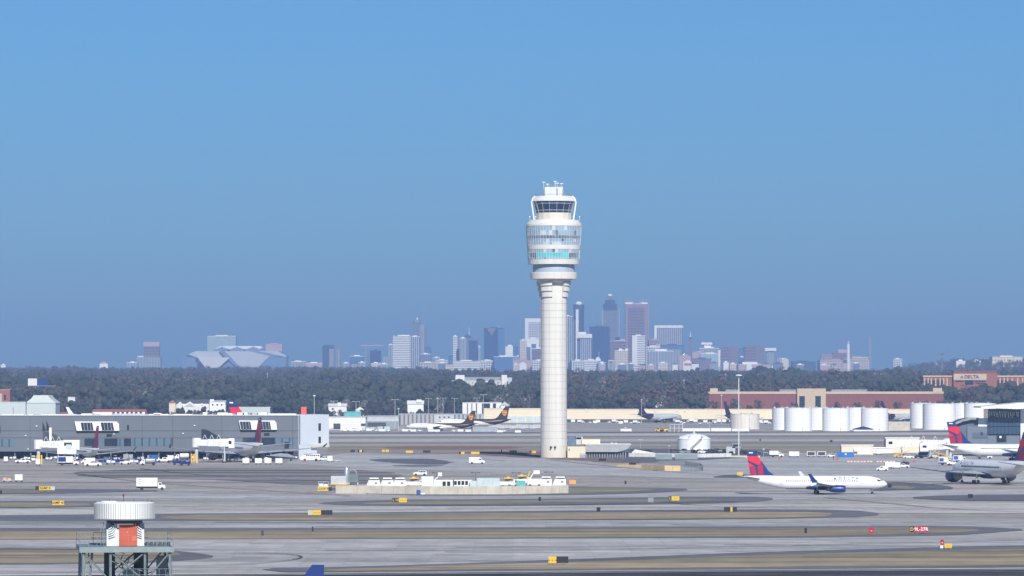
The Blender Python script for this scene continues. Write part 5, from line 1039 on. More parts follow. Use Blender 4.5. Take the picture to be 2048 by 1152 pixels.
for (a, b_, yt, D, lb) in ((1376, 1400, 783, 4700, "pale flat building glimpsed through bare trees left of the brick one"), (1308, 1328, 806, 4500, "small white roof in the trees left of the purple-tailed freighter"), (136, 150, 795, 4600, "small pale house front in the trees above the concourse"), (1282, 1302, 741, 9300, "thin white roof in the far woods right of the tower"), (1598, 1610, 742, 9300, "tiny white roof in the far woods below the dark low hall"), (714, 722, 768, 8500, "tiny grey house in the far woods left of the white hotel")):
    simple("wood_house", lb, "building", a, b_, yt, yt + 7, D, 8, OFFW, WHITE)
# billboards
def billboard(px0, px1, py0, py1, D, m1, m2, lb, poles, split):
    z0 = hill_z(X(px0, D), D); cx = X((px0 + px1) / 2, D); t = thing("billboard", lb, "billboard", (cx, D, z0)); zt, zb = Z(py0, D) - z0, Z(py1, D) - z0
    MB().box(X(px0, D) - cx, X(split, D) - cx, -.5, .5, zb, zt).build("panel", m1, t); MB().box(X(split, D) - cx, X(px1, D) - cx, .2, 1.2, zb - .2, zt - .3).build("panel", m2, t)
    MB().box(X(px0, D) - cx - 1, X(px1, D) - cx + 8, -1.2, .0, zb - .6, zb - .3).build("catwalk", LGREY, t)
    for p in poles: MB().tube((X(p, D) - cx, .6, -1), (X(p, D) - cx, .6, zt - .5), .7, 8).build("post", GREY, t)
billboard(56, 96, 757, 771, 4650, OFFW, NAVY, "billboard with white and dark blue panels on a post above the barn", (71,), 74)
billboard(414, 452, 753, 762, 7000, facade("hoarding_back", (0.40, 0.42, 0.45), (0.16, 0.18, 0.2), 3, 3, 'grid', .5, .5), GREY, "lattice-backed billboard in the far woods below the stadium", (420, 446), 451)
# ---------------------------------------------------------------- storage tanks
T_SHD = mat("tank_white", (0.78, 0.79, 0.79), 0.5, 0.06, 0.5, stretch=(1, 1, 0.07)); T_OLD = mat("stained_tank_white", (0.66, 0.62, 0.55), 0.7, 0.16, 0.4, stretch=(1, 1, 0.12)); RUST = mat("rust", (0.35, 0.14, 0.06), 0.9, 0.3, 0.6)
def tank(cx, w_, yt, yb, lb, dD=0.0, m=T_SHD, domed=0.0, group="white storage tanks", roof=None, stairs=False):
    D = DY(yb) + dD; s = F / D; r = w_ / 2 / s; D += r; h = Z(yt, D - r); n = 40
    t = thing("storage_tank", lb, "tank", (X(cx, D), D, 0), 0, group)
    MB().lathe([(r, -.2), (r, h)], n=n).build("shell", m, t)
    if domed: MB().lathe([(r + .15, h - .1), (r + .1, h + .1), (r * .75, h + domed * .55), (r * .4, h + domed * .88), (.05, h + domed)], n=n).build("roof", roof or m, t); MB().lathe([(.6, h + domed - .2), (.6, h + domed + 1.3)], n=10).build("roof_vent", LGREY, t)
    else: MB().lathe([(r + .12, h), (r + .12, h + .35), (r - .2, h + .4), (.05, h + .9)], n=n).build("roof", roof or m, t)
    q = MB()
    for i in range(1, int(h / 2.4)): q.lathe([(r + .005, i * 2.4 - .03), (r + .02, i * 2.4), (r + .005, i * 2.4 + .03)], n=n, caps=False)
    q.build("weld_seam", LGREY, t)
    q = MB()
    if stairs:
        k = 18
        for i in range(k):
            a0, a1 = R(255 + 40 * i / k), R(255 + 40 * (i + 1) / k); z0_, z1_ = h * i / k, h * (i + 1) / k
            p0, p1 = ((r + .5) * math.cos(a0), (r + .5) * math.sin(a0)), ((r + .5) * math.cos(a1), (r + .5) * math.sin(a1)); q.tube((*p0, z0_), (*p1, z1_), .14, 4); q.tube((*p0, z0_ + 1.1), (*p1, z1_ + 1.1), .06, 4); q.tube((*p1, z1_), (*p1, z1_ + 1.1), .05, 4)
        q.build("stair", GREY, t)
    else:
        a = R(285); p = ((r + .15) * math.cos(a), (r + .15) * math.sin(a)); q.tube((*p, .2), (*p, h + 1), .09, 4).rbox((p[0], p[1], 1.2), (.9, .5, 1.0)); q.build("ladder", LGREY, t)
    q = MB()
    for a in (200, 250, 300): q.rbox((r * .9 * math.cos(R(a)), r * .9 * math.sin(R(a)), h + .9), (1.1, .8, .9), R(a)).tube((r * .8 * math.cos(R(a)), r * .8 * math.sin(R(a)), h), (r * .8 * math.cos(R(a)), r * .8 * math.sin(R(a)), h + 2.0), .08, 4)
    q.build("roof_fitting", LGREY, t); return t
for (cx, w_, yt, yb, dd, lb) in ((1571, 54, 817.5, 861, 45, "rear white tank at the left end of the middle tank group"), (1596, 55, 817.5, 862, 0, "large white tank, front left of the middle tank group"), (1640, 52, 817, 861, 45, "rear white tank showing in the left gap of the middle group"), (1672, 55, 818, 862, 0, "large white tank, front centre of the middle tank group"),
                             (1715, 50, 817, 861, 45, "rear white tank showing in the right gap of the middle group"), (1749, 55, 818, 862, 0, "large white tank, front right of the middle tank group"), (1846, 52, 808, 858, 60, "rear white tank at the left of the right-hand tank group"), (1878, 66, 809, 859, 0, "biggest white tank, left front of the right-hand group"),
                             (1928, 58, 808, 858, 60, "rear white tank behind the right-hand group beside the grey terminal"), (1960, 64, 808, 859, 0, "white tank partly behind the glass terminal block")):
    tank(cx, w_, yt, yb, lb, dd)
tank(1489.5, 59, 829, 860, "old white tank with rust stains in front of the cream warehouse", 60, T_OLD, 0, None, T_OLD)
tank(1388, 66, 878, 905, "small white domed tank with a stair behind the car park", 60, T_SHD, 2.6, None, None, True)
# rust patch on the old tank
# ---------------------------------------------------------------- right terminal and gates
RD = 2080.0; rx = X(2010, RD)
rt = thing("terminal_wing", "dark grey and glass terminal wing with white flat roof at the right edge", "terminal", (rx, RD, 0))
def rb(px0, px1, py0, py1, d0, d1, m, nm, par=None):
    q = MB(); q.box(X(px0, RD) - rx, X(px1, RD) - rx, d0, d1, Z(py1, RD), Z(py0, RD)); return q.build(nm, m, par or rt)
RG = mat("terminal_dark_panel", (0.085, 0.11, 0.16), 0.5, 0.08, 0.2); RG2 = mat("terminal_grey_panel", (0.13, 0.16, 0.21), 0.5, 0.06, 0.2); RGL = facade("terminal_glass_wall", (0.016, 0.03, 0.055), (0.05, 0.09, 0.14), 4.5, 1.7, 'grid', .9, .86, .12)
rb(1976, 2041, 818, 868, 0, 20, RGL, "glass_wall"); rb(2041.2, 2140, 818, 890, .5, 30, C_END, "end_wall"); rb(1976, 2040, 868, 890, 1, 20, RG2, "lower_wall")
q = MB(); q.prism([(X(1958, RD) - rx, Z(813, RD)), (X(1958, RD) - rx, Z(815.5, RD)), (X(2030, RD) - rx, Z(818, RD)), (X(2140, RD) - rx, Z(812, RD)), (X(2140, RD) - rx, Z(803, RD)), (X(2045, RD) - rx, Z(805, RD))], -9, 25); q.build("roof", OFFW, rt)
q = MB(); q.prism([(X(1912, RD) - rx, Z(892, RD)), (X(1912, RD) - rx, Z(846, RD)), (X(1926, RD) - rx, Z(839, RD)), (X(1940, RD) - rx, Z(836, RD)), (X(1957, RD) - rx, Z(836.5, RD)), (X(1957, RD) - rx, Z(892, RD))], 2, 25); q.build("rotunda_wall", RG, rt)
q = MB(); q.prism([(X(1911, RD) - rx, Z(849, RD)), (X(1911, RD) - rx, Z(845, RD)), (X(1926, RD) - rx, Z(838, RD)), (X(1942, RD) - rx, Z(835, RD)), (X(1958, RD) - rx, Z(835.5, RD)), (X(1958, RD) - rx, Z(839, RD)), (X(1942, RD) - rx, Z(839.5, RD)), (X(1926, RD) - rx, Z(843, RD))], -.5, 2); q.build("fascia", GREY, rt)
rb(1957, 1976, 837, 853, 1.5, 20, C_END, "white_panel"); rb(1935, 1976, 853.2, 890, 1.2, 20, RG2, "grey_wall"); rb(1946, 1976, 866, 876, .9, 1.2, RG, "window_band"); rb(1962, 1965.5, 864, 870, .6, 1.2, GLASS, "window")
rb(1994, 2013, 869, 883, .4, 1.0, GLASS, "opening"); rb(1999, 2003, 872, 876, 0, .4, WHITE, "sign_panel")
q = MB(); rr_ = random.Random(3)
for i in range(15): xx = 1979 + i * 4.1; rbx = X(xx, RD) - rx; q.tube((rbx, -.25, Z(823 + rr_.uniform(-1.5, 1.5), RD)), (rbx + rr_.uniform(-.3, .5), -.25, Z(833 + rr_.uniform(-2, 3), RD)), .13, 4)
q.build("painted_reflection", OFFW, rt)  # streaky reflections in the glass, put in as uneven off-white bars
# ---------------------------------------------------------------- vehicles (front towards +x, on the ground at z = 0)
VW = mat("vehicle_white", (0.74, 0.75, 0.75), 0.3, 0.04, 0.5)
VB = mat("vehicle_black", (0.02, 0.022, 0.026), 0.3, 0.2, 0.5); VS = mat("vehicle_silver", (0.38, 0.40, 0.42), 0.3, 0.06, 0.5, metal=0.4); LAMP = mat("lamp_lens", (0.7, 0.7, 0.65), 0.15, 0.05, 1); TLAMP = mat("red_lens", (0.5, 0.02, 0.02), 0.2, 0.05, 1)
def wheel(t, x, y, r, w_=.24, m=BLACK):
    o = MB().lathe([(r * .5, -w_ / 2), (r * .9, -w_ / 2), (r, -w_ * .3), (r, w_ * .3), (r * .9, w_ / 2), (r * .5, w_ / 2)], (x, y, r), 16, 0, 'y').lathe([(r * .5, -w_ * .42), (r * .5, w_ * .42)], (x, y, r), 12, 1, 'y').build("wheel", [m, VS], t); return o
SHP = {
 'sedan': (4.7, 1.8, [(-2.35, .3), (-2.35, .85), (-2.2, .98), (-1.6, 1.02), (-1.0, 1.40), (.25, 1.43), (1.0, 1.0), (2.1, .86), (2.33, .7), (2.35, .3)], [[(-1.35, 1.02), (-.95, 1.33), (-.35, 1.36), (-.35, 1.0)], [(-.25, 1.0), (-.25, 1.36), (.2, 1.36), (.8, 1.0)]], (-1.45, 1.45), .33, [(.3, 1.41), (.98, 1.02)], [(-1.55, 1.04), (-1.03, 1.38)]),
 'suv': (4.9, 1.95, [(-2.4, .4), (-2.45, 1.1), (-2.25, 1.62), (-2.0, 1.74), (.35, 1.74), (1.1, 1.2), (2.2, 1.08), (2.42, .85), (2.42, .4)], [[(-2.1, 1.15), (-1.95, 1.58), (-1.05, 1.62), (-1.05, 1.12)], [(-.95, 1.12), (-.95, 1.62), (-.1, 1.62), (-.1, 1.12)], [(0, 1.12), (0, 1.62), (.3, 1.62), (.85, 1.14)]], (-1.5, 1.5), .39, [(.42, 1.7), (1.08, 1.24)], [(-2.3, 1.6), (-2.44, 1.15)]),
 'van': (6.4, 2.1, [(-3.2, .42), (-3.2, 2.5), (-3.0, 2.68), (1.0, 2.68), (1.5, 2.5), (2.3, 1.5), (3.05, 1.2), (3.2, .95), (3.2, .42)], [[(.95, 1.5), (.95, 2.15), (1.45, 2.15), (2.05, 1.5)]], (-2.0, 2.15), .4, [(1.55, 2.44), (2.27, 1.55)], [(-3.2, 2.3), (-3.21, 1.6)]),
 'minivan': (4.4, 1.85, [(-2.2, .35), (-2.2, 1.5), (-2.05, 1.8), (.2, 1.84), (.5, 1.78), (1.35, 1.15), (2.1, .95), (2.2, .7), (2.2, .35)], [[(-.15, 1.12), (-.15, 1.62), (.4, 1.62), (1.0, 1.14)]], (-1.4, 1.45), .34, [(.56, 1.72), (1.3, 1.2)], [(-2.2, 1.6), (-2.21, 1.2)]),
 'pickup': (5.5, 1.95, [(-2.75, .5), (-2.75, 1.12), (-.7, 1.12), (-.62, 1.7), (-.4, 1.8), (.55, 1.8), (1.15, 1.2), (2.5, 1.08), (2.72, .9), (2.72, .5)], [[(-.45, 1.2), (-.4, 1.65), (.0, 1.68), (.0, 1.18)], [(.08, 1.18), (.08, 1.68), (.5, 1.68), (.9, 1.2)]], (-1.75, 1.75), .41, [(.62, 1.76), (1.12, 1.25)], [(-.66, 1.6), (-.7, 1.25)]),
}
def car(kind, name, label, loc, rz, m=VW, cat=None, group=None, sc=1.0, bar=None):
    L, W, prof, wins, wh, wr, ws, rw = SHP[kind]; t = thing(name, label, cat or name.replace("_", " "), loc, rz, group, sc); hw_ = W / 2
    # body with a little tumblehome: lower box full width, upper part narrower
    n = len(prof); q = MB(); f = lambda z: 1.0 if z < 1.05 else 1.0 - .14 * (z - 1.05)
    q.add([(x, -hw_ * f(z), z) for x, z in prof] + [(x, hw_ * f(z), z) for x, z in prof], [tuple(range(n)), tuple(range(2 * n - 1, n - 1, -1))] + [(i, i + n, (i + 1) % n + n, (i + 1) % n) for i in range(n)])
    b_ = q.build("body", m, t)
    for sgn in (-1, 1):
        for wn in wins:
            k = len(wn); q = MB(); q.add([(x, sgn * (hw_ * f(z) + .012), z) for x, z in wn] + [(x, sgn * (hw_ * f(z) - .05), z) for x, z in wn], [tuple(range(k)), tuple(range(2 * k - 1, k - 1, -1))] + [(i, i + k, (i + 1) % k + k, (i + 1) % k) for i in range(k)]); q.build("side_window", GLASS, t)
        for x in wh:
            wheel(t, x, sgn * (hw_ - .08), wr)
        MB().box(L / 2 - .08, L / 2 + .02, sgn * hw_ * .72 - .16, sgn * hw_ * .72 + .16, .72, .9).build("headlight", LAMP, t)
        MB().box(-L / 2 - .02, -L / 2 + .08, sgn * hw_ * .82 - .09, sgn * hw_ * .82 + .09, .78, 1.0).build("tail_light", TLAMP, t)
    for (p0, p1), nm in ((ws, "windshield"), (rw, "rear_window")):
        d = Vector((p1[1] - p0[1], 0, -(p1[0] - p0[0]))).normalized() * .02; d = d if (d.x > 0) == (nm == "windshield") else -d; w1, w0 = hw_ * f(p0[1]) * .88, hw_ * f(p1[1]) * .9
        q = MB(); q.add([(p0[0] + d.x, -w1, p0[1] + d.z), (p0[0] + d.x, w1, p0[1] + d.z), (p1[0] + d.x, w0, p1[1] + d.z), (p1[0] + d.x, -w0, p1[1] + d.z)], [(0, 1, 2, 3)]); q.build(nm, GLASS, t)
    if bar: MB().box(-.5, .3, -hw_ * .6, hw_ * .6, 1.78, 1.92).build("light_bar", bar, t)
    return t
def box_truck(name, label, loc, rz, L=8.5, m=VW, box=VW, stripe=None, raised=0.0, group=None, cab=VW, bh=2.6, cat="truck", gap=0.0):
    t = thing(name, label, cat, loc, rz, group); h0 = 1.15
    MB().box(-L / 2, L / 2 - 1.2, -.5, .5, .6, .95).build("chassis", DARK, t)
    bo = MB().box(-L / 2, L / 2 - 2.4 - gap, -1.22, 1.22, h0 + raised, h0 + raised + bh).build("cargo_box", box, t)
    if stripe == 'dash':
        for k in range(3):
            for sg in (-1, 1): MB().box(-L / 2 + .4, -L / 2 + 1.6, sg * 1.23 - .01, sg * 1.23 + .01, h0 + .7 + k * .62, h0 + .86 + k * .62).build("brown_stripe", GREY, bo)
    elif stripe is not None:
        for sg in (-1, 1): MB().box(-L / 2 + .2, -L / 2 + .2 + (L - 2.8) * .55, sg * 1.23 - .01, sg * 1.23 + .01, h0 + raised + .25, h0 + raised + bh - .25).build("side_panel", stripe, bo)
    if raised > .6:
        q = MB()
        for sg in (-.7, .7): q.tube((-L / 2 + .5, sg, h0 - .1), (L / 2 - 3.2, sg, h0 + raised), .08, 4).tube((L / 2 - 3.2, sg, h0 - .1), (-L / 2 + .5, sg, h0 + raised), .08, 4)
        q.build("scissor_lift", GREY, t)
    x0 = L / 2 - 2.2
    q = MB(); q.prism([(x0, .55), (x0, 2.3), (x0 + .9, 2.35), (x0 + 1.25, 1.62), (x0 + 2.1, 1.45), (x0 + 2.2, .9), (x0 + 2.2, .55)], -1.0, 1.0); q.build("cab", cab, t)
    for sg in (-1, 1): q = MB(); q.prism([(x0 + .25, 1.55), (x0 + .25, 2.1), (x0 + .85, 2.1), (x0 + 1.12, 1.6)], sg * 1.01 - .012, sg * 1.01 + .012); q.build("side_window", GLASS, t)
    q = MB(); q.add([(x0 + .94, -.85, 2.28), (x0 + .94, .85, 2.28), (x0 + 1.27, .88, 1.66), (x0 + 1.27, -.88, 1.66)], [(0, 1, 2, 3)]); q.build("windshield", GLASS, t)
    for x in (-L / 2 + 1.6, x0 + 1.2):
        for sg in (-1, 1): wheel(t, x, sg * 1.0, .46, .3)
    return t
def tug(name, label, loc, rz, m=VW, roof=True, group=None, cat="tug"):
    t = thing(name, label, cat, loc, rz, group)
    q = MB(); q.prism([(-1.6, .35), (-1.6, .95), (-.2, .95), (-.1, 1.15), (.9, 1.15), (1.55, .95), (1.6, .35)], -.75, .75); q.build("body", m, t)
    if roof:
        MB().box(-.9, .35, -.7, .7, 1.85, 1.93).build("roof", m, t); q = MB()
        for x in (-.85, .3):
            for y in (-.65, .65): q.tube((x, y, .95), (x, y, 1.86), .04, 4)
        q.build("roof_post", DARK, t)
    MB().box(-.7, -.2, -.3, .3, .95, 1.35).build("seat", BLACK, t)
    for x in (-1.05, 1.05):
        for sg in (-1, 1): wheel(t, x, sg * .68, .35, .25)
    return t
def bag_cart(name, label, loc, rz, m=BLUE, group=None, top=True, load=None, cat="cart"):
    t = thing(name, label, cat, loc, rz, group)
    MB().box(-1.6, 1.6, -.75, .75, .45, .58).tube((1.6, 0, .45), (2.2, 0, .35), .04, 4).build("deck", m, t)
    if top:
        MB().box(-1.6, 1.6, -.77, .77, 1.9, 1.98).build("canopy", m, t); MB().box(-1.6, -1.53, -.75, .75, .58, 1.9).box(1.53, 1.6, -.75, .75, .58, 1.9).build("end_panel", m, t); MB().box(-.03, .03, -.74, .74, .58, 1.9).build("divider", m, t)
    if load: MB().rbox((-.75, 0, 1.0), (1.2, 1.2, .8), .05).rbox((.75, .05, .92), (1.2, 1.1, .65), -.1).build("luggage_load", load, t)
    for x in (-1.1, 1.1):
        for sg in (-1, 1): wheel(t, x, sg * .62, .22, .14)
    return t
def uld(name, label, loc, rz, m=VW, group=None, s=(1.9, 1.6, 1.65), dolly=True, cat="container"):
    t = thing(name, label, cat, loc, rz, group); z0 = .55 if dolly else .05; a, b_, h = s
    q = MB(); q.prism([(-a / 2, z0 + .0), (a / 2, z0), (a / 2, z0 + h - .12), (a / 2 - .12, z0 + h), (-a / 2 + .12, z0 + h), (-a / 2, z0 + h - .12)], -b_ / 2, b_ / 2); bo = q.build("container_shell", m, t)
    q = MB()
    for x in (-a / 2 + .02, 0, a / 2 - .06): q.box(x, x + .05, -b_ / 2 - .02, -b_ / 2, z0 + .05, z0 + h - .15)
    q.build("frame_rib", SILVER, bo)
    if dolly:
        MB().box(-a / 2 - .2, a / 2 + .25, -b_ / 2 - .05, b_ / 2 + .05, .38, .5).build("dolly_deck", GREY, t)
        for x in (-a * .35, a * .35):
            for sg in (-1, 1): wheel(t, x, sg * b_ * .4, .2, .12)
    return t
def belt_loader(name, label, loc, rz, m=YEL, group=None):
    t = thing(name, label, "belt loader", loc, rz, group)
    q = MB(); q.prism([(-3.2, .4), (-3.2, .8), (2.2, .85), (2.6, 1.0), (3.2, .9), (3.2, .4)], -.8, .8); q.build("body", m, t)
    q = MB(); q.rbox((.0, .25, 1.9), (7.6, .7, .22), 0, 0, -.30); q.build("conveyor", m, t); q = MB(); q.rbox((.0, .25, 2.04), (7.4, .5, .04), 0, 0, -.30); q.build("belt", BLACK, t)
    q = MB().tube((1.2, .25, .8), (2.0, .25, 2.4), .07, 5).tube((-2, .25, .8), (-1.8, .25, 1.2), .07, 5); q.build("lift_arm", GREY, t)
    MB().box(.2, 1.2, -.75, -.15, .85, 1.5).build("seat", BLACK, t)
    for x in (-2.2, 2.2):
        for sg in (-1, 1): wheel(t, x, sg * .7, .36, .24)
    return t
def gsrc(px, py): return (*G(px, py), 0)
def pt_heading(deg): return R(deg)
# --- left apron, near edge to far
box_truck("box_truck", "white box truck with grey stripes driving right on the dark stained paving", gsrc(302, 980), R(2), 8.8, stripe='dash')
t = bag_cart("equipment_cart", "flat cart with pale orange covered load at the left edge of the apron", gsrc(15, 963.5), 0, OFFW, top=False, load=mat("pale_orange_cover", (0.62, 0.36, 0.25), 0.7, 0.15, 1))
uld("cargo_container", "white container on a dolly beside the orange-loaded cart", gsrc(38, 963.5), 0, s=(2.6, 1.8, 1.9))
van = car('van', "cargo_van", "white cargo van driving right near the control tower", gsrc(954, 927.5), R(-4), cat="van")
car('suv', "patrol_car", "white patrol car with roof light bar behind the concrete-walled compound", gsrc(840, 951), R(180 + 4), cat="car", bar=GREY)
car('minivan', "small_van", "small white van facing left beside two covered carts on the right apron", gsrc(1764, 941.5), R(180 + 3), cat="van")
uld("cargo_container", "white covered cart behind the small van on the right apron", gsrc(1777, 936.5), R(8), s=(3.2, 1.8, 1.9)); uld("cargo_container", "pale grey covered cart right of the small van", gsrc(1793, 937.5), R(-6), OFFW, s=(3.0, 1.8, 1.9))
car('pickup', "pickup_truck", "white and black pickup at the right end of the covered carts", gsrc(1806, 935.5), R(-3), cat="pickup", sc=.9)
car('pickup', "pickup_truck", "white pickup with grey gear under the leftmost boarding bridge", gsrc(45, 926.5), R(12), cat="pickup", sc=1.15); car('van', "cargo_van", "white panel van half hidden behind the white taxi-like sedan", gsrc(176, 927.5), R(183), cat="van", sc=.9)
car('sedan', "service_car", "cream sedan facing left before the small gate jet", gsrc(186, 932.5), R(181), OFFW, cat="car", sc=1.45)
car('van', "shuttle_van", "short white van behind the lift truck at the left gates", gsrc(66, 922), R(100), cat="van", sc=.85)
uld("ground_power_unit", "white box unit standing alone near the left edge", gsrc(12, 925), 0, s=(1.7, 1.4, 1.9), cat="equipment"); t = uld("lavatory_cart", "white upright service cart in front of the lift truck", gsrc(76, 931), 0, s=(1.8, 1.5, 2.0), cat="cart")
box_truck("catering_truck", "truck with navy container box before the leftmost boarding bridge", gsrc(137, 930.5), R(0), 8.4, box=VW, stripe=NAVY, bh=2.4)
GC = "baggage carts and tugs along the concourse"
L1 = [(207, 928, 'cart', BLUE, "blue canopied baggage cart nearest the cream sedan"), (222, 929, 'cart', BLUE, "blue baggage cart with low load between sedan and white tug", ), (235, 927, 'cart', NAVY, "navy baggage cart left of the white tug"), (250, 929, 'tug', VW, "white roofed tug among blue carts"), (268, 928, 'cart', BLUE, "blue cart just left of the worker in red"), (281, 927, 'cart', NAVY, "navy cart just right of the worker in red"),
      (356, 929.5, 'cart', NAVY, "navy cart, left of the two angled ones near the wide-body wing"), (370, 931, 'cart', NAVY, "navy cart, right of the two angled ones near the wide-body wing")]
for (px, py, k, m, lb) in L1:
    if k == 'cart': q_ = bag_cart("baggage_cart", lb, gsrc(px, py), R(-8 if m is NAVY else 3), m, GC, top=True, load=OFFW if px in (222, 268) else NAVY)
    else: q_ = tug("baggage_tug", lb, gsrc(px, py), R(5), m, True, GC)
    q_.scale = (1.3, 1.25, 1.25)
def tanker(name, label, loc, rz, m=SILVER):
    t = thing(name, label, "tank truck", loc, rz)
    q = MB().lathe([(.4, -2.6), (1.0, -2.4), (1.0, 1.2), (.4, 1.4)], (0, 0, 1.9), 18, 0, 'x'); q.build("tank_barrel", m, t); MB().box(-2.8, 3.2, -.5, .5, .6, .9).build("chassis", DARK, t)
    q = MB(); q.prism([(1.6, .55), (1.6, 2.4), (2.6, 2.4), (3.1, 1.6), (3.5, 1.4), (3.5, .55)], -1, 1); q.build("cab", VW, t); MB().box(2.0, 2.5, -1.02, 1.02, 1.6, 2.1).build("side_window", GLASS, t)
    for x in (-1.8, 2.5):
        for sg in (-1, 1): wheel(t, x, sg * .95, .45, .3)
    return t
tanker("tank_truck", "silver-bodied service truck beside the bright blue container", gsrc(298, 930.5), R(178))
uld("shipping_container", "bright blue container standing in front of the undercroft", gsrc(307, 924), 0, BLUE, s=(3.8, 2.4, 3.0), dolly=False)
car('pickup', "pickup_truck", "white pickup, left of the two parked by the yellow bollards", gsrc(328, 924.5), R(10), cat="pickup", sc=1.15); box_truck("service_truck", "small white box truck by the yellow bollards", gsrc(341, 926), R(95), 5.6, bh=2.0)
tanker("tank_truck", "white tank trailer truck left of the yellow striped bridge leg", gsrc(366, 920), R(180), VW)
for i, px in enumerate((492, 517, 536, 558)):
    uld("cargo_container", ("leftmost", "second", "third", "rightmost")[i] + " of four white containers lined up behind the parked wide-body", gsrc(px, 928.5), 0, s=(2.8, 1.6, 1.9), group="containers behind the wide-body")
GS = "carts and tugs in the shade under the concourse"
s0 = bag_cart("baggage_cart", "navy baggage cart in the shaded row under the concourse overhang", gsrc(214, 919.5), 0, NAVY, GS, True, OFFW); s1 = tug("baggage_tug", "white tug in the shaded row under the concourse overhang", gsrc(232, 920), 0, VW, True, GS); s2 = uld("cargo_container", "silver container in the shaded row under the concourse overhang", gsrc(252, 919), 0, SILVER, GS, (2.2, 1.6, 1.8))
rz_ = random.Random(12); px = 262.0
while px < 590:
    if not 430 < px < 460: dup(rz_.choice((s0, s0, s1, s2)), gsrc(px, rz_.uniform(918.5, 922.5)), R(rz_.choice((0, 5, 180, -12, 90))))
    px += rz_.uniform(11, 24)
for px in (26, 54, 98, 108, 150): dup(rz_.choice((s0, s1, s2)), gsrc(px, rz_.uniform(919, 922)), R(rz_.choice((0, 180, 15))))
# long low grey-covered loader
t = thing("cargo_loader", "long low trailer with grey arched cover beside the wide-body's tail", "loader", gsrc(565, 922)); q = MB(); q.prism([(-5.5, 1.2), (-5.2, 2.6), (-1, 3.3), (2.5, 3.0), (5.2, 1.9), (5.5, 1.2)], -1.2, 1.2); q.build("arched_cover", mat("grey_tarpaulin", (0.25, 0.29, 0.33), .7, .1, .6), t)
MB().box(-5.6, 6.6, -1.25, 1.25, .8, 1.18).build("deck", VW, t)
for x in (-4, -3, 3.5): [wheel(t, x, sg * 1.05, .38) for sg in (-1, 1)]
box_truck("service_truck", "white truck with red front panel at the concourse corner", gsrc(590, 917), R(180), 6.0, cab=RED, bh=1.8)
# crew bus
t = thing("airport_bus", "white bus with dark windows and one red wheel by the concourse corner", "bus", gsrc(622, 922.5), R(180)); q = MB(); q.prism([(-3.8, .6), (-3.8, 3.1), (3.0, 3.1), (3.4, 2.2), (4.2, 1.9), (4.4, .6)], -1.2, 1.2); q.build("body", VW, t)
for k in range(7): MB().box(-3.5 + k * .82, -2.95 + k * .82, -1.22, 1.22, 2.1, 2.7).build("side_window", GLASS, t)
for x in (-2.2, 2.6):
    for sg in (-1, 1): wheel(t, x, sg * 1.1, .6, .3, m=BLACK if x < 0 else DRED)
car('pickup', "pickup_truck", "white pickup right of the bus", gsrc(648, 921.5), R(175), cat="pickup"); uld("ground_power_unit", "tall white equipment box right of the bus", gsrc(660, 924), 0, s=(2.2, 1.5, 2.0), cat="equipment"); bag_cart("flat_cart", "flat white cart at the end of the concourse vehicles", gsrc(673, 923), 0, VW, None, False)
t = car('pickup', "pickup_truck", "white pickup with tall ladder rack before the concourse end", gsrc(634, 916), R(183), cat="pickup")
# --- right apron
GR = "service vehicles along the right apron"
box_truck("service_truck", "white stake truck, first of the right apron row after the car park", gsrc(1553, 914.5), R(0), 6.4, bh=1.7); uld("cargo_container", "long white covered cart between stake truck and framed carts", gsrc(1588, 914), 0, s=(4.6, 1.8, 1.9))
for px, lb in ((1622, "left"), (1643, "right")):
    t = thing("frame_cart", f"white framed dark-windowed cart, {lb} of the two by the blue container", "cart", gsrc(px, 914)); q = MB()
    q.box(-1.9, 1.9, -1, 1, .5, .7).box(-1.9, 1.9, -1, 1, 2.3, 2.5).box(-1.9, -1.65, -1, 1, .7, 2.3).box(1.65, 1.9, -1, 1, .7, 2.3); q.build("frame", VW, t); MB().box(-1.4, 1.4, -.8, .8, .72, 2.1).build("dark_load", DARK, t); [wheel(t, x, sg * .8, .3) for x in (-1.2, 1.2) for sg in (-1, 1)]
tug("baggage_tug", "white roofed tug left of the blue container", gsrc(1662, 914.5), R(180), VW, True)
t = uld("shipping_container", "long bright blue container with a small white mark on the right apron", gsrc(1691, 914), 0, mat("bright_blue_paint", (0.015, 0.14, 0.46), .4, .1, .5), s=(7.6, 2.4, 2.1), dolly=False); MB().rbox((0, -1.22, 1.3), (.9, .02, .5)).build("mark", VW, t)
uld("cargo_container", "white cube container standing alone right of the blue container", gsrc(1757, 909.5), 0, s=(2.4, 2, 2.1)); 
simple("apron_building", "low beige blast wall building behind the blue container", "building", 1683, 1746, 891.5, 909, DY(909), 9, CREAM, OFFW, [("white_box", 1708, 1716, 896, 903, WHITE, (-1.5, -.2)), ("panel", 1714, 1742, 896.5, 909, OFFW, (-1, -.2))])
simple("apron_building", "tall beige blast wall building behind the boarding bridges", "building", 1771, 1838, 877, 905, DY(905), 9, CREAM, OFFW, [("panel", 1784, 1836, 880, 886, OFFW, (-.3, 0))])
simple("jetway_end", "long white low gallery between the two beige walls", "building", 1740, 1786, 896.5, 902, DY(906), 4, OFFW, WHITE)
belt_loader("belt_loader", "yellow belt loader under the left boarding bridge of the right gates", gsrc(1803, 915), R(0)); belt_loader("belt_loader", "yellow belt loader close to the white jet's tail", gsrc(1884, 917), R(180))
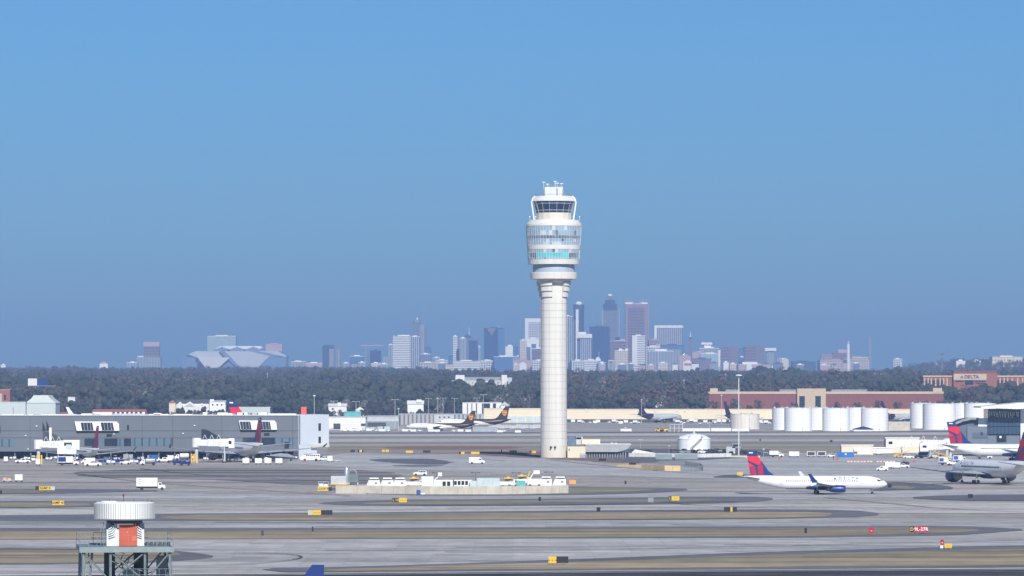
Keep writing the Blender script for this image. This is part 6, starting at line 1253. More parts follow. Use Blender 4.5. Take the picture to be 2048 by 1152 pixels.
car('sedan', "service_car", "low white car between the two yellow belt loaders", gsrc(1817, 916.5), R(0), cat="car"); box_truck("service_truck", "truck with navy box between the belt loaders", gsrc(1852, 916.5), R(0), 6.6, box=NAVY, bh=1.5); tug("baggage_tug", "white tug left of the navy-boxed truck", gsrc(1836, 916), R(0), VW, True); bag_cart("baggage_cart", "dark loaded cart right of the navy-boxed truck", gsrc(1868, 916.5), 0, DARK, None, False, OFFW)
box_truck("catering_truck", "catering truck with its white box raised to the white jet", gsrc(1968, 917.5), R(0), 7.0, raised=1.6, bh=2.3)
q_ = box_truck("service_truck", "white and blue truck in front of the white jet's tail", gsrc(1892, 930), R(0), 6.0, stripe=BLUE, bh=1.9); box_truck("service_truck", "white and blue truck nearer the grey wide-body", gsrc(1921, 926), R(0), 6.2, stripe=BLUE, bh=2.0)
car('pickup', "pickup_truck", "white pickup between the two white and blue trucks", gsrc(1906, 930.5), R(8), cat="pickup")
tug("baggage_tug", "dark tug by the red cone near the wing tip of the grey wide-body", gsrc(1810, 929.5), R(10), VB, True)
# barriers
for i in range(7):
    px = 1700 + i * 13.2 + (6 if i > 3 else 0); t = thing("traffic_barrier", ("low orange and white barrier in the row across the right apron"), "barrier", gsrc(px, 924.5), 0, "low barriers across the right apron")
    q = MB(); q.prism([(-.35, 0), (-.12, .7), (.12, .7), (.35, 0)], -1.1, 1.1, 0, 'x'); q.v = [(x, y, z) for x, y, z in q.v]; q.build("barrier_body", mat("faded_orange", (0.42, 0.24, 0.17), .7, .2, 1.5), t); MB().box(-1.12, -.5, -.3, .3, .1, .4).box(.4, .9, -.3, .3, .1, .4).build("white_band", WHITE, t)
for (px, py, lb) in ((1559, 920.5, "red cone before the first stake truck"), (1829, 924, "red cone before the yellow belt loaders"), (1815, 932.5, "red cone beside the dark tug"), (1675, 920, "faint red cone near the blue container")):
    o = MB().lathe([(.35, .04), (.05, .9)], n=12).box(-.42, .42, -.42, .42, 0, .05).build("traffic_cone", RED, None, gsrc(px, py)); tag(o, lb, "cone"); o.scale = (1.4, 1.4, 1.2)
# --- small-car park behind the tower annex
protos = []
for m, k in ((VB, 'sedan'), (NAVY, 'sedan'), (VW, 'suv'), (VS, 'sedan'), (DARK, 'suv'), (VW, 'sedan')):
    protos.append((k, m))
cols = {0: "black", 1: "dark blue", 2: "white", 3: "silver", 4: "dark grey", 5: "white"}
made = {}; rc = random.Random(9); spots = []
for x in range(1268, 1300, 6): spots.append((x, 905.5))
for x in range(1342, 1440, 7): spots.append((x + rc.uniform(-1, 1), 906.5 if x % 2 else 904.8))
for x in range(1440, 1466, 8): spots.append((x, 907))
for x in range(1484, 1530, 7): spots.append((x, 908.2))
for x in range(1420, 1480, 9): spots.append((x, 904))
for (px, py) in spots:
    k = rc.choice((0, 0, 1, 4, 3, 2, 4, 5)); side = "left of the domed tank" if px < 1350 else ("in front of the domed tank" if px < 1425 else "around the foot of the tall light mast")
    lb = f"{cols[k]} {'estate' if protos[k][0] == 'suv' else 'saloon'} car parked {side}"
    if k in made: dup(made[k], gsrc(px, py), R(rc.choice((0, 180, 90, 75))), lb)
    else: made[k] = car(protos[k][0], "parked_car", lb, gsrc(px, py), R(0), protos[k][1], cat="car", group="cars in the staff car park")
# --- cargo apron: containers, tugs, loaders far away
GU = "pale containers lined up beside the brown-tailed jets"
u0 = uld("cargo_container", "pale grey container in the row before the teal-doored warehouse", gsrc(983, 857), 0, LGREY, GU, (4.2, 2.4, 2.6), False)
for i in range(1, 15): dup(u0, gsrc(983 + i * 6.8, 857 - .6 * (i % 3)), R(rc.uniform(-6, 6)), scale=(1, 1, rc.uniform(.85, 1.1)))
GV = "big silver containers under the farther brown tail"
u1 = uld("cargo_container", "big silver container standing under the farther brown tail", gsrc(952, 863), 0, SILVER, GV, (4.4, 2.4, 3.2), False)
for i in range(1, 4): dup(u1, gsrc(952 + i * 12.5, 863.3), 0.05 * i)
GW = "small white carts and trucks along the cream warehouse"
a0 = uld("cargo_container", "small white cart in the long line before the cream warehouse", gsrc(1146, 845), 0, VW, GW, (3.6, 2.2, 2.0)); a1 = box_truck("service_truck", "small white truck in the long line before the cream warehouse", gsrc(1162, 846.5), R(0), 6.0, bh=1.7, group=GW); a2 = tug("baggage_tug", "white tug in the long line before the cream warehouse", gsrc(1180, 846), R(180), VW, True, GW)
xx = 1190.0
while xx < 1545:
    if not (1284 < xx < 1342): dup(rc.choice((a0, a0, a1, a2)), gsrc(xx, rc.uniform(844.5, 848.5)), R(rc.choice((0, 180, 8, -10))))
    xx += rc.uniform(6, 13)
GX = "carts and loaders around the brown-tailed jets"
b0 = uld("cargo_container", "white flat cart on the apron below the brown-tailed jets", gsrc(810, 864), 0, VW, GX, (4.0, 2.2, 1.4)); b1 = tug("baggage_tug", "small tug on the apron below the brown-tailed jets", gsrc(776, 863), R(0), VW, True, GX)
for px, py, k in ((826, 864.5, 0), (840, 863, 1), (862, 864.6, 0), (874, 864.8, 0), (908, 863.6, 1), (921, 864.5, 0), (936, 865, 0), (1000, 866, 0), (1008, 864, 1), (764, 864, 0), (752, 862.5, 1), (738, 863, 0), (818, 861, 1), (1036, 866.5, 0)): dup((b0, b1)[k], gsrc(px, py), R(rc.choice((0, 180, 10))))
for i, px in enumerate((773, 762, 802)): uld("container_stack", ("pale blue-grey container group left of the nearer brown-tailed jet", "blue-grey container further left of the nearer brown-tailed jet", "grey-brown stair unit at the nose of the nearer brown-tailed jet")[i], gsrc(px, 861.5), 0, (PTEAL, LGREY, GREY)[i], None, (4.6, 2.4, 3.0), False)
for px, lb in ((690, "white van at the white cargo shed, left of three"), (703, "white van at the white cargo shed, middle of three"), (716, "white van at the white cargo shed, right of three")): car('van', "cargo_van", lb, gsrc(px, 862.5), R(rc.choice((0, 175))), cat="van", sc=.95)
for i, px in enumerate(range(728, 752, 8)): uld("cargo_container", ("pale blue container before the grey cargo shed, left of three", "pale blue container before the grey cargo shed, middle of three", "pale blue container before the grey cargo shed, right of three")[i], gsrc(px, 861.5), 0, PTEAL, None, (3.4, 2.2, 1.8))
# low white sheds and yellow tractors by the stained tank
for (a, b_, yt, lb) in ((1241, 1263, 857.5, "low white trailer left of the yellow tractors"), (1365, 1420, 856.5, "long low white trailer row before the stained tank, left part"), (1422, 1462, 856, "long low white trailer row before the stained tank, middle part"), (1464, 1498, 857.5, "long low white trailer row under the stained tank")):
    D = DY(864); w2 = X(b_, D) - X(a, D); t = thing("trailer", lb, "trailer", (X((a + b_) / 2, D), D, 0)); MB().box(-w2 / 2, w2 / 2, -1.3, 1.3, .5, Z(yt, D)).build("trailer_body", VW, t); MB().box(-w2 / 2, w2 / 2, -1.32, 1.32, .4, .5).build("chassis", DARK, t)
    for i in range(max(2, int(w2 / 6))): wheel(t, -w2 / 2 + 2 + i * (w2 - 4) / max(1, int(w2 / 6) - 1), -1.1, .45)
for (px, lb) in ((1319, "yellow tractor, left of the two before the goods yard frame"), (1328, "yellow tractor, right of the two before the goods yard frame")): tug("yellow_tractor", lb, gsrc(px, 863.5), R(0), YEL, True, None, "tractor").scale = (1.9, 1.9, 1.7)
t = thing("steel_frame", "open white steel frame standing right of the yellow tractors", "frame", gsrc(1352, 864)); q = MB()
for x in (-4, -1, 2, 4.5): q.tube((x, 0, 0), (x, 0, 5.2), .14, 5).tube((x, 5, 0), (x, 5, 5.2), .14, 5).tube((x, 0, 5.2), (x, 5, 5.2), .12, 5)
for z in (5.2, 2.6): q.tube((-4, 0, z), (4.5, 0, z), .14, 5)
q.build("frame", OFFW, t)
gable("blue_roof_shelter", "low shelter with dark blue hipped roof before the middle tank group", "shelter", 1707, 1747, 852.5, 858.5, 861.5, 3190, 9, OFFW, NAVY, along=False)
simple("tank_bund", "low cream wall between the two groups of white tanks", "wall", 1777, 1820, 845, 860.5, 3240, 3, CONC, OFFW)
# ---------------------------------------------------------------- boarding bridges
def bridge(name, label, px_cab, px_rot, py_top, py_bot, D, dD, cab_w=9, drop=0.0, leg=None, hoop=True, wide=0):
    t = thing(name, label, "boarding bridge", (X(px_cab, D), D, 0)); ox_ = X(px_cab, D); z1, z0 = Z(py_top, D), Z(py_bot, D); sg = 1 if px_rot > px_cab else -1
    xr = X(px_rot, D) - ox_; n = 3
    for i in range(n):
        a, b_ = xr * i / n, xr * (i + 1) / n; h = .16 * i; q = MB(); lo, hi = (a, b_) if a < b_ else (b_, a)
        q.box(lo + (.01 if i else 0), hi, dD * i / n - 1.5 + h, dD * i / n + 1.5 - h, z0 + h - drop * i / n * 0, z1 - h + drop * i / n * 0); rb_ = q
        for k in range(5): xx_ = lo + (hi - lo) * (k + .5) / 5; rb_.box(xx_ - .06, xx_ + .06, dD * i / n - 1.58 + h, dD * i / n - 1.49 + h, z0 + .1, z1 - .1 - h, 1)
        q.build("tunnel_section", [OFFW, LGREY], t)
    q = MB().box(-cab_w * .25 * (1 if sg > 0 else .6), cab_w * .25 * (.6 if sg > 0 else 1), -2.0, 2.0, z0 - .5, z1 + .2); q.build("cab", WHITE, t); MB().box(-cab_w * .14, cab_w * .06, -2.05, -2.0, z0 + 1.0, z1 - .8).build("cab_window", GLASS, t)
    MB().lathe([(1.9, z0 - .3), (1.9, z1 + .3)], (xr, dD, 0), 16).build("rotunda", OFFW, t); MB().tube((xr, dD, -.1), (xr, dD, z0), .7, 10).build("rotunda_column", LGREY, t)
    lx = xr * .18 if leg is None else leg; q = MB().box(lx - .22, lx + .22, -1.8, -1.4, .6, z0 + .2).box(lx - .22, lx + .22, 1.4, 1.8, .6, z0 + .2).box(lx - .5, lx + .5, -2, 2, .5, .9); q.build("drive_column", LGREY, t)
    for y in (-1.6, 1.6): wheel(t, lx - .5, y, .55, .35); wheel(t, lx + .5, y, .55, .35)
    if hoop:
        q = MB()
        for k in range(3): a = xr * (.35 + .2 * k); q.tube((a - .8, 0, z1 - .1), (a, 0, z1 + 1.6), .09, 5).tube((a, 0, z1 + 1.6), (a + .8, 0, z1 - .1), .09, 5)
        q.build("cable_hoop", WHITE, t)
    return t
b1_ = bridge("boarding_bridge", "white boarding bridge crossing in front of the small jet at the far left gate", 140, 76, 881, 896.5, DY(928), 2, 16)
b2_ = bridge("boarding_bridge", "white boarding bridge with hoops meeting the parked wide-body's left side", 462, 392, 877.5, 893, DY(925), 3, 6)
for t, xs_ in ((b1_, (80,)), (b2_, (389,))):
    D = t.location.y; q = MB()
    for k in range(3): q.box(X(xs_[0], D) - t.location.x + k * .9 - 1.2, X(xs_[0], D) - t.location.x + k * .9 - .7, -2.3, -1.8, 0, 3.6)
    q.build("yellow_striped_leg", YEL, t)
D = DY(928); t = thing("lift_platform", "white box platform and ducting standing under the leftmost bridge cab", "equipment", (X(135, D), D - 3, 0)); MB().box(-3.8, 3.9, -1, 1, Z(907.5, D), Z(895, D)).build("platform_box", OFFW, t); MB().box(-3.6, -3.2, -.8, .8, 0, Z(907.5, D)).box(3.2, 3.6, -.8, .8, 0, Z(907.5, D)).build("leg", GREY, t); MB().box(-.2, 1.8, -1.1, -1.0, 6, 8).build("glass_panel", PTEAL, t)
bridge("boarding_bridge", "long white boarding bridge, left of the two at the right gates", 1782, 1900, 879, 893, 2040, 14, 9); bridge("boarding_bridge", "white boarding bridge, right of the two at the right gates", 1850, 1905, 887, 900, 2010, 10, 9)
for px_, D in ((1782, 2040), (1850, 2010)):
    t = thing("stair_frame", ("open white steel stair below the left cab of the right gates" if px_ < 1800 else "open white steel stair below the right cab near the white jet"), "stair", (X(px_ + 12, D), D - 4, 0)); q = MB()
    for k in range(9): q.box(-2 + k * .55, -1.4 + k * .55, -.6, .6, .4 + k * .5, .48 + k * .5)
    q.tube((-2, -.6, .4), (3, -.6, 4.9), .08, 4).tube((-2, -.6, 1.4), (3, -.6, 5.9), .05, 4).tube((3, -.6, 0), (3, -.6, 5.9), .08, 4); q.build("stair_flight", OFFW, t)
# ---------------------------------------------------------------- walled equipment compound in the middle
W_ = MB(); top = [(660, 967.5), (700, 971), (745, 972), (900, 973), (1010, 973), (1110, 972), (1135, 970)]
def wallrun(name, label, pts, h, m, th=.35, cap=None, joints=True):
    """wall through ground points (photo px), height h metres"""
    P_ = [Vector(G(*p)) for p in pts]; o = P_[0]; t = thing(name, label, "wall", (o.x, o.y, 0)); q = MB(); jt = MB()
    for a, b_ in zip(P_[:-1], P_[1:]):
        d = b_ - a; ang = math.atan2(d.y, d.x); c = (a + b_) / 2 - o; q.rbox((c.x, c.y, h / 2 - .1), (d.length + .06, th, h + .2), ang); n_ = int(d.length / 4.5)
        for k in range(1, n_ + 1): p = a + d * (k / (n_ + 1)) - o; jt.rbox((p.x, p.y, h / 2), (.12, th + .04, h - .1), ang)
    q.build("wall_face", m, t)
    if joints and jt.v: jt.build("panel_joint", T_JT, t)
    return t
wallrun("concrete_wall", "long low beige concrete wall of the equipment compound in the middle", [(672, 986.2), (690, 986.4), (740, 987), (860, 988.5), (1000, 988.5), (1100, 987), (1136, 986.2)], 2.35, CONC)
D = DY(983); 
def deicer(px, py, label, mt=VW, top=LGREY, group="white heater units behind the compound wall"):
    t = thing("heater_unit", label, "equipment", gsrc(px, py), 0, group); MB().box(-1.7, 1.7, -1.2, 1.2, .4, 3.2).build("housing", mt, t); MB().box(-1.5, 1.3, -.9, .9, 3.7, 4.3).build("hood", OFFW, t); MB().box(-1.2, 1.0, -.7, .7, 3.2, 3.7).build("dark_vent", DARK, t)
    q = MB(); q.prism([(-2.6, .4), (-1.8, 3.4), (-1.7, .4)], -.9, .9); q.build("side_duct", OFFW, t); MB().rbox((.5, -1.22, 2.0), (.8, .03, .8)).build("grille", GREY, t)
    for x in (-1.2, 1.2): [wheel(t, x, sg * 1.0, .35) for sg in (-1, 1)]
    t.scale = (1, 1, .74); return t
deicer(749, 975.5, "white heater unit, leftmost of three left of the yellow-topped truck"); deicer(776, 975.5, "white heater unit, middle of three left of the yellow-topped truck"); deicer(801, 975.5, "white heater unit, right of three left of the yellow-topped truck")
deicer(1093, 973, "white heater unit, left of two at the compound's right end"); deicer(1121, 973, "white heater unit, right of two at the compound's right end")
def deice_truck(px, label, py=975, dirn=1):
    t = thing("deicing_truck", label, "truck", gsrc(px, py), 0 if dirn > 0 else R(180), "yellow-topped trucks in the compound"); MB().box(-3.2, 1.2, -1.2, 1.2, .7, 1.9).build("body", VW, t); q = MB(); q.prism([(1.3, .6), (1.3, 2.4), (2.3, 2.4), (2.8, 1.6), (2.9, .6)], -1.1, 1.1); q.build("cab", VW, t)
    MB().box(1.6, 2.2, -1.12, 1.12, 1.6, 2.2).build("side_window", GLASS, t); MB().box(-1.8, 1.0, -.8, .8, 2.75, 3.05).lathe([(.7, -.1), (.4, .3)], (-.6, 0, 3.1), 10).build("yellow_turret", YEL, t); MB().tube((-1.8, 0, 1.8), (.9, 0, 2.8), .22, 6).box(-1.6, -.6, -.8, .8, 1.9, 2.7).build("boom_arm", DARK, t)
    for x in (-2.2, 2.0): [wheel(t, x, sg * 1.0, .48, .3) for sg in (-1, 1)]
    return t
deice_truck(831, "white truck with yellow turret beside the three heater units"); deice_truck(1020, "yellow-topped truck left of the teal container"); deice_truck(1047, "yellow-topped truck right behind the teal container", 970)
uld("shipping_container", "bright teal container between yellow-topped trucks", gsrc(1042, 976), 0, TEAL, None, (2.8, 2, 2.2), False)
t = thing("control_cabin", "white ribbed cabin with a raised arm behind the compound wall", "cabin", gsrc(857, 976)); t.scale = (1, 1, .86); MB().box(-2.2, 1.6, -1.3, 1.3, .1, 4.2).build("cabin_body", VW, t); MB().tube((1.2, 0, 2), (3.4, 0, 4.6), .2, 6).box(3.0, 4.2, -.6, .6, 4.3, 5.6).build("raised_basket", VW, t); q = MB()
for k in range(9): q.box(-2.1 + k * .45, -2.02 + k * .45, -1.34, -1.3, .2, 4.1)
q.build("rib", LGREY, t)
t = thing("office_trailer", "white trailer office with dark doors behind the compound wall", "trailer", gsrc(891, 976)); t.scale = (1, 1, .82); MB().box(-3.6, 2.6, -1.4, 1.4, .4, 3.1).build("trailer_body", VW, t); MB().box(-.9, .1, -1.42, -1.38, .8, 2.5).box(.5, 1.5, -1.42, -1.38, .8, 2.5).build("door", GLASS, t)
t = thing("office_trailer", "white trailer office with four dark windows behind the compound wall", "trailer", gsrc(925, 976)); t.scale = (1, 1, .82); MB().box(-3.0, 3.0, -1.4, 1.4, .4, 3.1).box(-4.6, -3.1, -1, 1, .4, 2.6).build("trailer_body", VW, t)
for k in range(4): MB().box(-2.6 + k * 1.15, -1.75 + k * 1.15, -1.43, -1.39, 1.2, 2.7).build("window", GLASS, t)
t = thing("tank_container", "long pale teal tank container behind the compound wall", "container", gsrc(976, 976.5)); t.scale = (1, 1, .72); MB().box(-3.4, 3.6, -1.4, 1.4, .4, 4.4).build("container_shell", PTEAL, t); MB().box(-5.6, -3.5, -1.2, 1.2, .4, 3.2).build("low_end", PTEAL, t); MB().box(-1.6, -1.4, -1.44, -1.4, .5, 4.2).box(1.4, 1.6, -1.44, -1.4, .5, 4.2).build("rib", LGREY, t)
t = thing("bucket_truck", "white truck with raised yellow-tipped boom near the compound's right end", "truck", gsrc(1069, 974)); MB().box(-2.2, 2.2, -1.1, 1.1, .6, 2.6).build("body", VW, t); MB().tube((-1.5, 0, 2.5), (-.2, 0, 4.6), .2, 6).box(-.3, 1.6, -.7, .7, 4.1, 5.2).build("bucket", WHITE, t); MB().tube((-2.4, 0, 2.4), (-1.4, 0, 4.9), .2, 6).build("yellow_boom", YEL, t); [wheel(t, x, sg, .48) for x in (-1.4, 1.4) for sg in (-1, 1)]
t = thing("grey_module", "grey box module left of an upright silver duct at the compound's left end", "equipment", gsrc(677, 970)); t.scale = (1, 1, .68); MB().box(-2.4, 2.6, -1.4, 1.4, .6, 4.3).build("module_body", LGREY, t); MB().box(-2.8, 3, -1.5, 1.5, .2, .6).build("base_frame", YEL, t)
t = thing("silver_duct", "upright silver cylinder beside the coiled ducting", "duct", gsrc(693, 967.5)); MB().lathe([(.75, .6), (.75, 4.9), (.6, 5.2)], n=18).build("duct_cylinder", SILVER, t); MB().box(-.9, .9, -.9, .9, 0, .6).build("plinth", GREY, t)
t = thing("coiled_duct", "dark grey coiled ducting machine right of the silver cylinder", "duct", gsrc(707, 969))
for k in range(4):
    q = MB(); n = 20
    for i in range(n): a0, a1 = math.pi * i / n, math.pi * (i + 1) / n; q.tube((-.3 + 1.3 * math.cos(a0), -.9 + k * .6, 3.2 + 1.5 * math.sin(a0)), (-.3 + 1.3 * math.cos(a1), -.9 + k * .6, 3.2 + 1.5 * math.sin(a1)), .27, 6)
    q.build("coil", GREY, t)
MB().box(-1.4, 1.6, -1.2, 1.2, .8, 3.2).build("machine_body", mat("dark_green_grey_metal", (.14, .17, .18), .6, .15, .6), t); MB().box(-1.6, -1.2, -1, 1, 0, .8).box(1.2, 1.6, -1, 1, 0, .8).build("leg", LGREY, t)
t = bag_cart("parts_cart", "pale cart stacked with long parts above the yellow sign", gsrc(647, 976), 0, OFFW, None, True, OFFW)
uld("orange_box", "small orange box at the right end of the compound wall", gsrc(1145, 968), 0, mat("box_orange", (.72, .30, .06), .6, .1, 1), None, (2.2, 1.2, 1.3), False, "box")
t = thing("blue_portable_unit", "blue and white portable unit at the foot of the compound wall", "equipment", gsrc(839, 989)); MB().box(-.9, .3, -.6, .6, .1, 1.3).build("blue_box", BLUE, t); MB().box(.4, 1.6, -.6, .6, .05, .5).build("white_box", WHITE, t)
# T-topped lamp posts of the compound
def lamp_post(name, label, px, py_base, py_top, arm=1.6, m=GREY, r=.11, two=True, D=None, z0=0.0, group=None, head=None):
    D = D or DY(py_base); t = thing(name, label, "light pole", (X(px, D), D, z0), 0, group); h = Z(py_top, D) - z0; MB().tube((0, 0, -.2), (0, 0, h), r, 8, r2=r * .6).build("pole", m, t)
    if two: MB().tube((-arm, 0, h), (arm, 0, h), r * .5, 5).build("cross_arm", m, t); MB().box(-arm - .5, -arm + .4, -.3, .3, h - .2, h + .05).box(arm - .4, arm + .5, -.3, .3, h - .2, h + .05).build("lamp_head", head or m, t)
    else: MB().lathe([(.3, -.3), (arm, -.1), (arm, .25), (.3, .5)], (0, 0, h), 14).build("lamp_head", head or m, t)
    return t
for px, yb, yt, lb in ((794, 974, 955, "left lamp post in the compound, before the third heater unit"), (873, 975, 945, "lamp post with T top beside the ribbed cabin"), (951, 975, 945, "lamp post with T top left of the long teal tank container"), (1032, 976, 945, "lamp post with T top left of the teal container"), (1098, 972, 944, "thin lamp post by the right heater units")): lamp_post("lamp_post", lb, px, yb, yt, 1.0, DARK, .09)
# ---------------------------------------------------------------- light masts and poles elsewhere
lamp_post("light_mast", "very tall white light mast with a round lamp head, right of the domed tank", 1477.5, 913, 751, 1.5, OFFW, .27, False, head=OFFW)
o_ = wallrun("cream_kerb_wall", "low cream plinth at the foot of the tall light mast", [(1464, 914.5), (1518, 915)], .8, CREAM, 2.0, joints=False)
PW = mat("weathered_pole", (0.50, 0.50, 0.48), 0.6, 0.08, 1)
for (px, yt, yb, D, lb, two) in ((628.5, 792, 858, 2500, "grey lamp mast rising behind the concourse's right corner", False), (790, 799, 858, 3330, "white lamp mast before the grey columned deck", True), (797, 818, 860, 3200, "short white pole in front of the columned deck", False), (668, 802, 845, 3420, "lamp mast above the white cargo shed, left one", True), (712, 803, 845, 3420, "lamp mast above the white cargo shed, right one", True),
        (857, 797, 845, 3900, "lamp mast, leftmost of the group above the nearer brown-tailed jet", True), (875.5, 797, 845, 3880, "plain pole, second of the group above the nearer brown-tailed jet", False), (886, 796, 845, 3900, "lamp mast, third of the group above the nearer brown-tailed jet", True), (909, 797, 845, 3900, "lamp mast just left of the dark-ribbed white building", True), (967, 789, 845, 3650, "tall lamp mast before the dark-ribbed white building", True), (954, 796, 845, 3900, "short lamp mast left of the tall one", True),
        (1283, 800, 845, 3800, "slim pole left of the purple-tailed freighter", False), (1443, 791, 846, 3800, "slim pole left of the stained tank", False), (1365, 848, 865, 3150, "short white post left of the long trailers", False), (1419, 846, 865, 3150, "short white post between the trailers", False), (1251, 856, 866, 3150, "short dark post by the first trailer", False)):
    lamp_post("light_mast", lb, px, yb, yt, 2.2 if two else .8, PW if px != 628.5 else LGREY, .22, two, D=D, head=OFFW)
for (px, yt, D, lb) in ((535, 745, 6000, "white utility pole in the woods right of the lattice billboard"), (797.5, 744, 7000, "white utility pole in the woods above the cargo deck"), (1150.5, 770, 5000, "short white utility pole just right of the control tower"), (1250, 764, 5200, "white utility pole in the woods right of the control tower"), (1368, 757, 4850, "thick grey pole left of the brick building"), (1451, 746, 6200, "utility pole above the left part of the brick building"), (1517, 748, 6200, "utility pole above the middle of the brick building"), (1668, 755, 6800, "thin utility pole in the woods right of the cream entrance"), (1274, 752, 7000, "thin pole in the woods between tower and brick building"), (327, 749, 6500, "white utility pole in the woods left of the stadium"), (1525, 738, 8000, "pale lattice post below the right mauve building"), (1077.5, 748, 6500, "white pole touching the left side of the tower shaft")):
    z0 = hill_z(X(px, D), D); t = thing("utility_pole", lb, "pole", (X(px, D), D, z0)); h = Z(yt, D) - z0; MB().tube((0, 0, -1), (0, 0, h), .42 if px != 1368 else .8, 8, r2=.25).build("pole", PW, t); MB().box(-1.6, 1.6, -.15, .15, h - 2, h - 1.7).build("cross_arm", PW, t)
z0 = hill_z(X(1923, 5000), 5000); lamp_post("light_mast", "grey cross-topped lamp mast below the name sign on the hill", 1923, 0, 785, 2.4, PW, .25, True, D=4700, z0=0, head=LGREY)
for (px, yb, yt, lb) in ((1281, 897, 879, "thin dark lamp post behind the staff car park, left one"), (1338, 905, 893, "small white-topped post in the staff car park"), (1372, 905, 880, "thin lamp post before the domed tank"), (1527, 915, 899, "small post at the right end of the staff car park"), (1456, 905, 895, "small white lamp left of the guard cabin")): lamp_post("lamp_post", lb, px, yb, yt, .6, LGREY, .08, yt < 890)
t = thing("guard_cabin", "grey two-level guard cabin left of the tall light mast", "cabin", gsrc(1465, 907)); MB().box(-3, 1.2, -1.5, 1.5, 0, 3.2).build("lower_cabin", LGREY, t); MB().box(-.2, 4, -1.5, 1.5, 2.6, 4.8).build("upper_cabin", GREY, t); MB().box(0.2, 3.6, -1.54, -1.5, 3.3, 4.3).build("window", GLASS, t); MB().box(3.4, 3.7, -1.3, 1.3, 0, 2.6).build("leg", GREY, t)
# walls by the car park and the curved yellow wall
wallrun("retaining_wall", "pale concrete retaining wall below the staff car park", [(1258, 913.5), (1300, 914), (1400, 915), (1462, 914)], 1.7, OFFW)
t = thing("ramp_wall", "pale sloping ramp wall at the left end of the staff car park", "wall", gsrc(1270, 912)); q = MB(); q.prism([(-3, 0), (0, 3.0), (9, 1.4), (9, 0)], -.5, .5); q.build("wall_face", OFFW, t)
for (a, b_, lb) in ((1311, 1344, "green-grey container, left of two below the car park wall"), (1350, 1395, "longer green-grey container, right of two below the car park wall")):
    D = DY(919); w2 = X(b_, D) - X(a, D); t = thing("shipping_container", lb, "container", (X((a + b_) / 2, D), D, 0)); MB().box(-w2 / 2, w2 / 2, -1.2, 1.2, .05, 2.3).build("container_shell", mat("green_grey_container", (.19, .25, .25), .6, .1, .4), t); q = MB()
    for k in range(int(w2 / .8)): q.box(-w2 / 2 + k * .8, -w2 / 2 + k * .8 + .25, -1.24, -1.2, .2, 2.2)
    q.build("corrugation", GREY, t)
YW = mat("yellowed_wall", (0.62, 0.45, 0.24), 0.8, 0.12, 0.3)
wallrun("yellow_wall", "curved low yellow-tan wall on the apron right of the control tower", [(1284, 939.6), (1300, 940.2), (1330, 941.3), (1361, 941.5)], 1.9, YW)
wallrun("yellow_kerb", "low thin yellow kerb leading to the curved yellow wall", [(1234, 933.5), (1262, 934), (1284, 934.4)], .9, YW, joints=False)
def chain_fence(name, label, pts, h, step=2.6, wires=7, m=None):
    P_ = [Vector(G(*p)) for p in pts]; o = P_[0]; t = thing(name, label, "fence", (o.x, o.y, 0)); q, wv = MB(), MB(); m = m or GREY
    for a, b_ in zip(P_[:-1], P_[1:]):
        d = b_ - a; n_ = max(1, int(d.length / step))
        for k in range(n_ + 1): p = a + d * k / n_ - o; q.tube((p.x, p.y, 0), (p.x, p.y, h), .07, 4)
        for k in range(wires): z = h * (k + .5) / wires; wv.tube((a.x - o.x, a.y - o.y, z), (b_.x - o.x, b_.y - o.y, z), .035, 3)
        for k in range(n_ * 4): p = a + d * (k / (n_ * 4)) - o; wv.tube((p.x, p.y, .1), (p.x, p.y, h), .02, 3)
    q.add(wv.v, wv.f); q.build("wire_mesh", m, t); return t
chain_fence("mesh_fence", "dark mesh fence curving around behind the yellow-tan wall", [(1210, 922), (1262, 925), (1310, 928), (1370, 932), (1400, 936), (1406, 941), (1390, 943), (1362, 942)], 2.0)
chain_fence("mesh_fence", "grey mesh fence in front of the tower annex", [(1160, 918.5), (1200, 920), (1252, 919)], 1.9)
for (px, py, wd, lb) in ((1205, 923.5, 15, "black sign board back at the right foot of the control tower"), (1265, 932.5, 14, "black sign board back before the yellow kerb"), (1175, 0, 0, "")):
    if wd: t = thing("sign_back", lb, "sign", gsrc(px, py)); s = F / t.location.y; MB().box(-wd / 2 / s, wd / 2 / s, -.1, .1, .35, 1.4).build("panel", VB, t); MB().box(-wd / 3 / s - .06, -wd / 3 / s + .06, -.05, .05, 0, .35).box(wd / 3 / s - .06, wd / 3 / s + .06, -.05, .05, 0, .35).build("leg", GREY, t)
# ---------------------------------------------------------------- airfield signs
def sign(px0, py, segs, label, h=1.15, dy=0.0):
    """segs: [(width px, panel material, text, text material)] left to right from px0; py = bottom row"""
    D = DY(py); s = F / D; wt = sum(a[0] for a in segs) / s; t = thing("airfield_sign", label, "sign", (X(px0, D) + wt / 2, D, 0)); x = -wt / 2
    for (w_, m, tx, tm) in segs:
        w_ /= s; p = MB().box(x, x + w_ - .03, -.12, .12, .28, .28 + h).build("panel", m, t)
        if tx: q = text_mesh(MB(), tx, h * .82, 0, (x + w_ / 2, -.135, .28 + h * .5), bold=.015); 
        if tx: q.build("lettering", tm, p)
        MB().box(x + w_ * .2 - .05, x + w_ * .2 + .05, -.05, .05, 0, .28).box(x + w_ * .8 - .05, x + w_ * .8 + .05, -.05, .05, 0, .28).build("leg", GREY, t); x += w_
    return t
SY = mat("sign_yellow", (0.66, 0.42, 0.04), 0.4, 0.03, 1); SB = mat("sign_black", (0.02, 0.02, 0.025), 0.4, 0.1, 1); SR = mat("sign_red", (0.40, 0.015, 0.03), 0.4, 0.03, 1)
sign(71, 982, [(7, SB, None, None), (24, SY, "RAMP 4", SB), (8, LGREY, None, None)], "yellow and black ramp sign, the upper of two at the left"); sign(104, 1012, [(25, SY, "RAMP 4/5", SB)], "plain yellow ramp sign, the lower of two at the left")
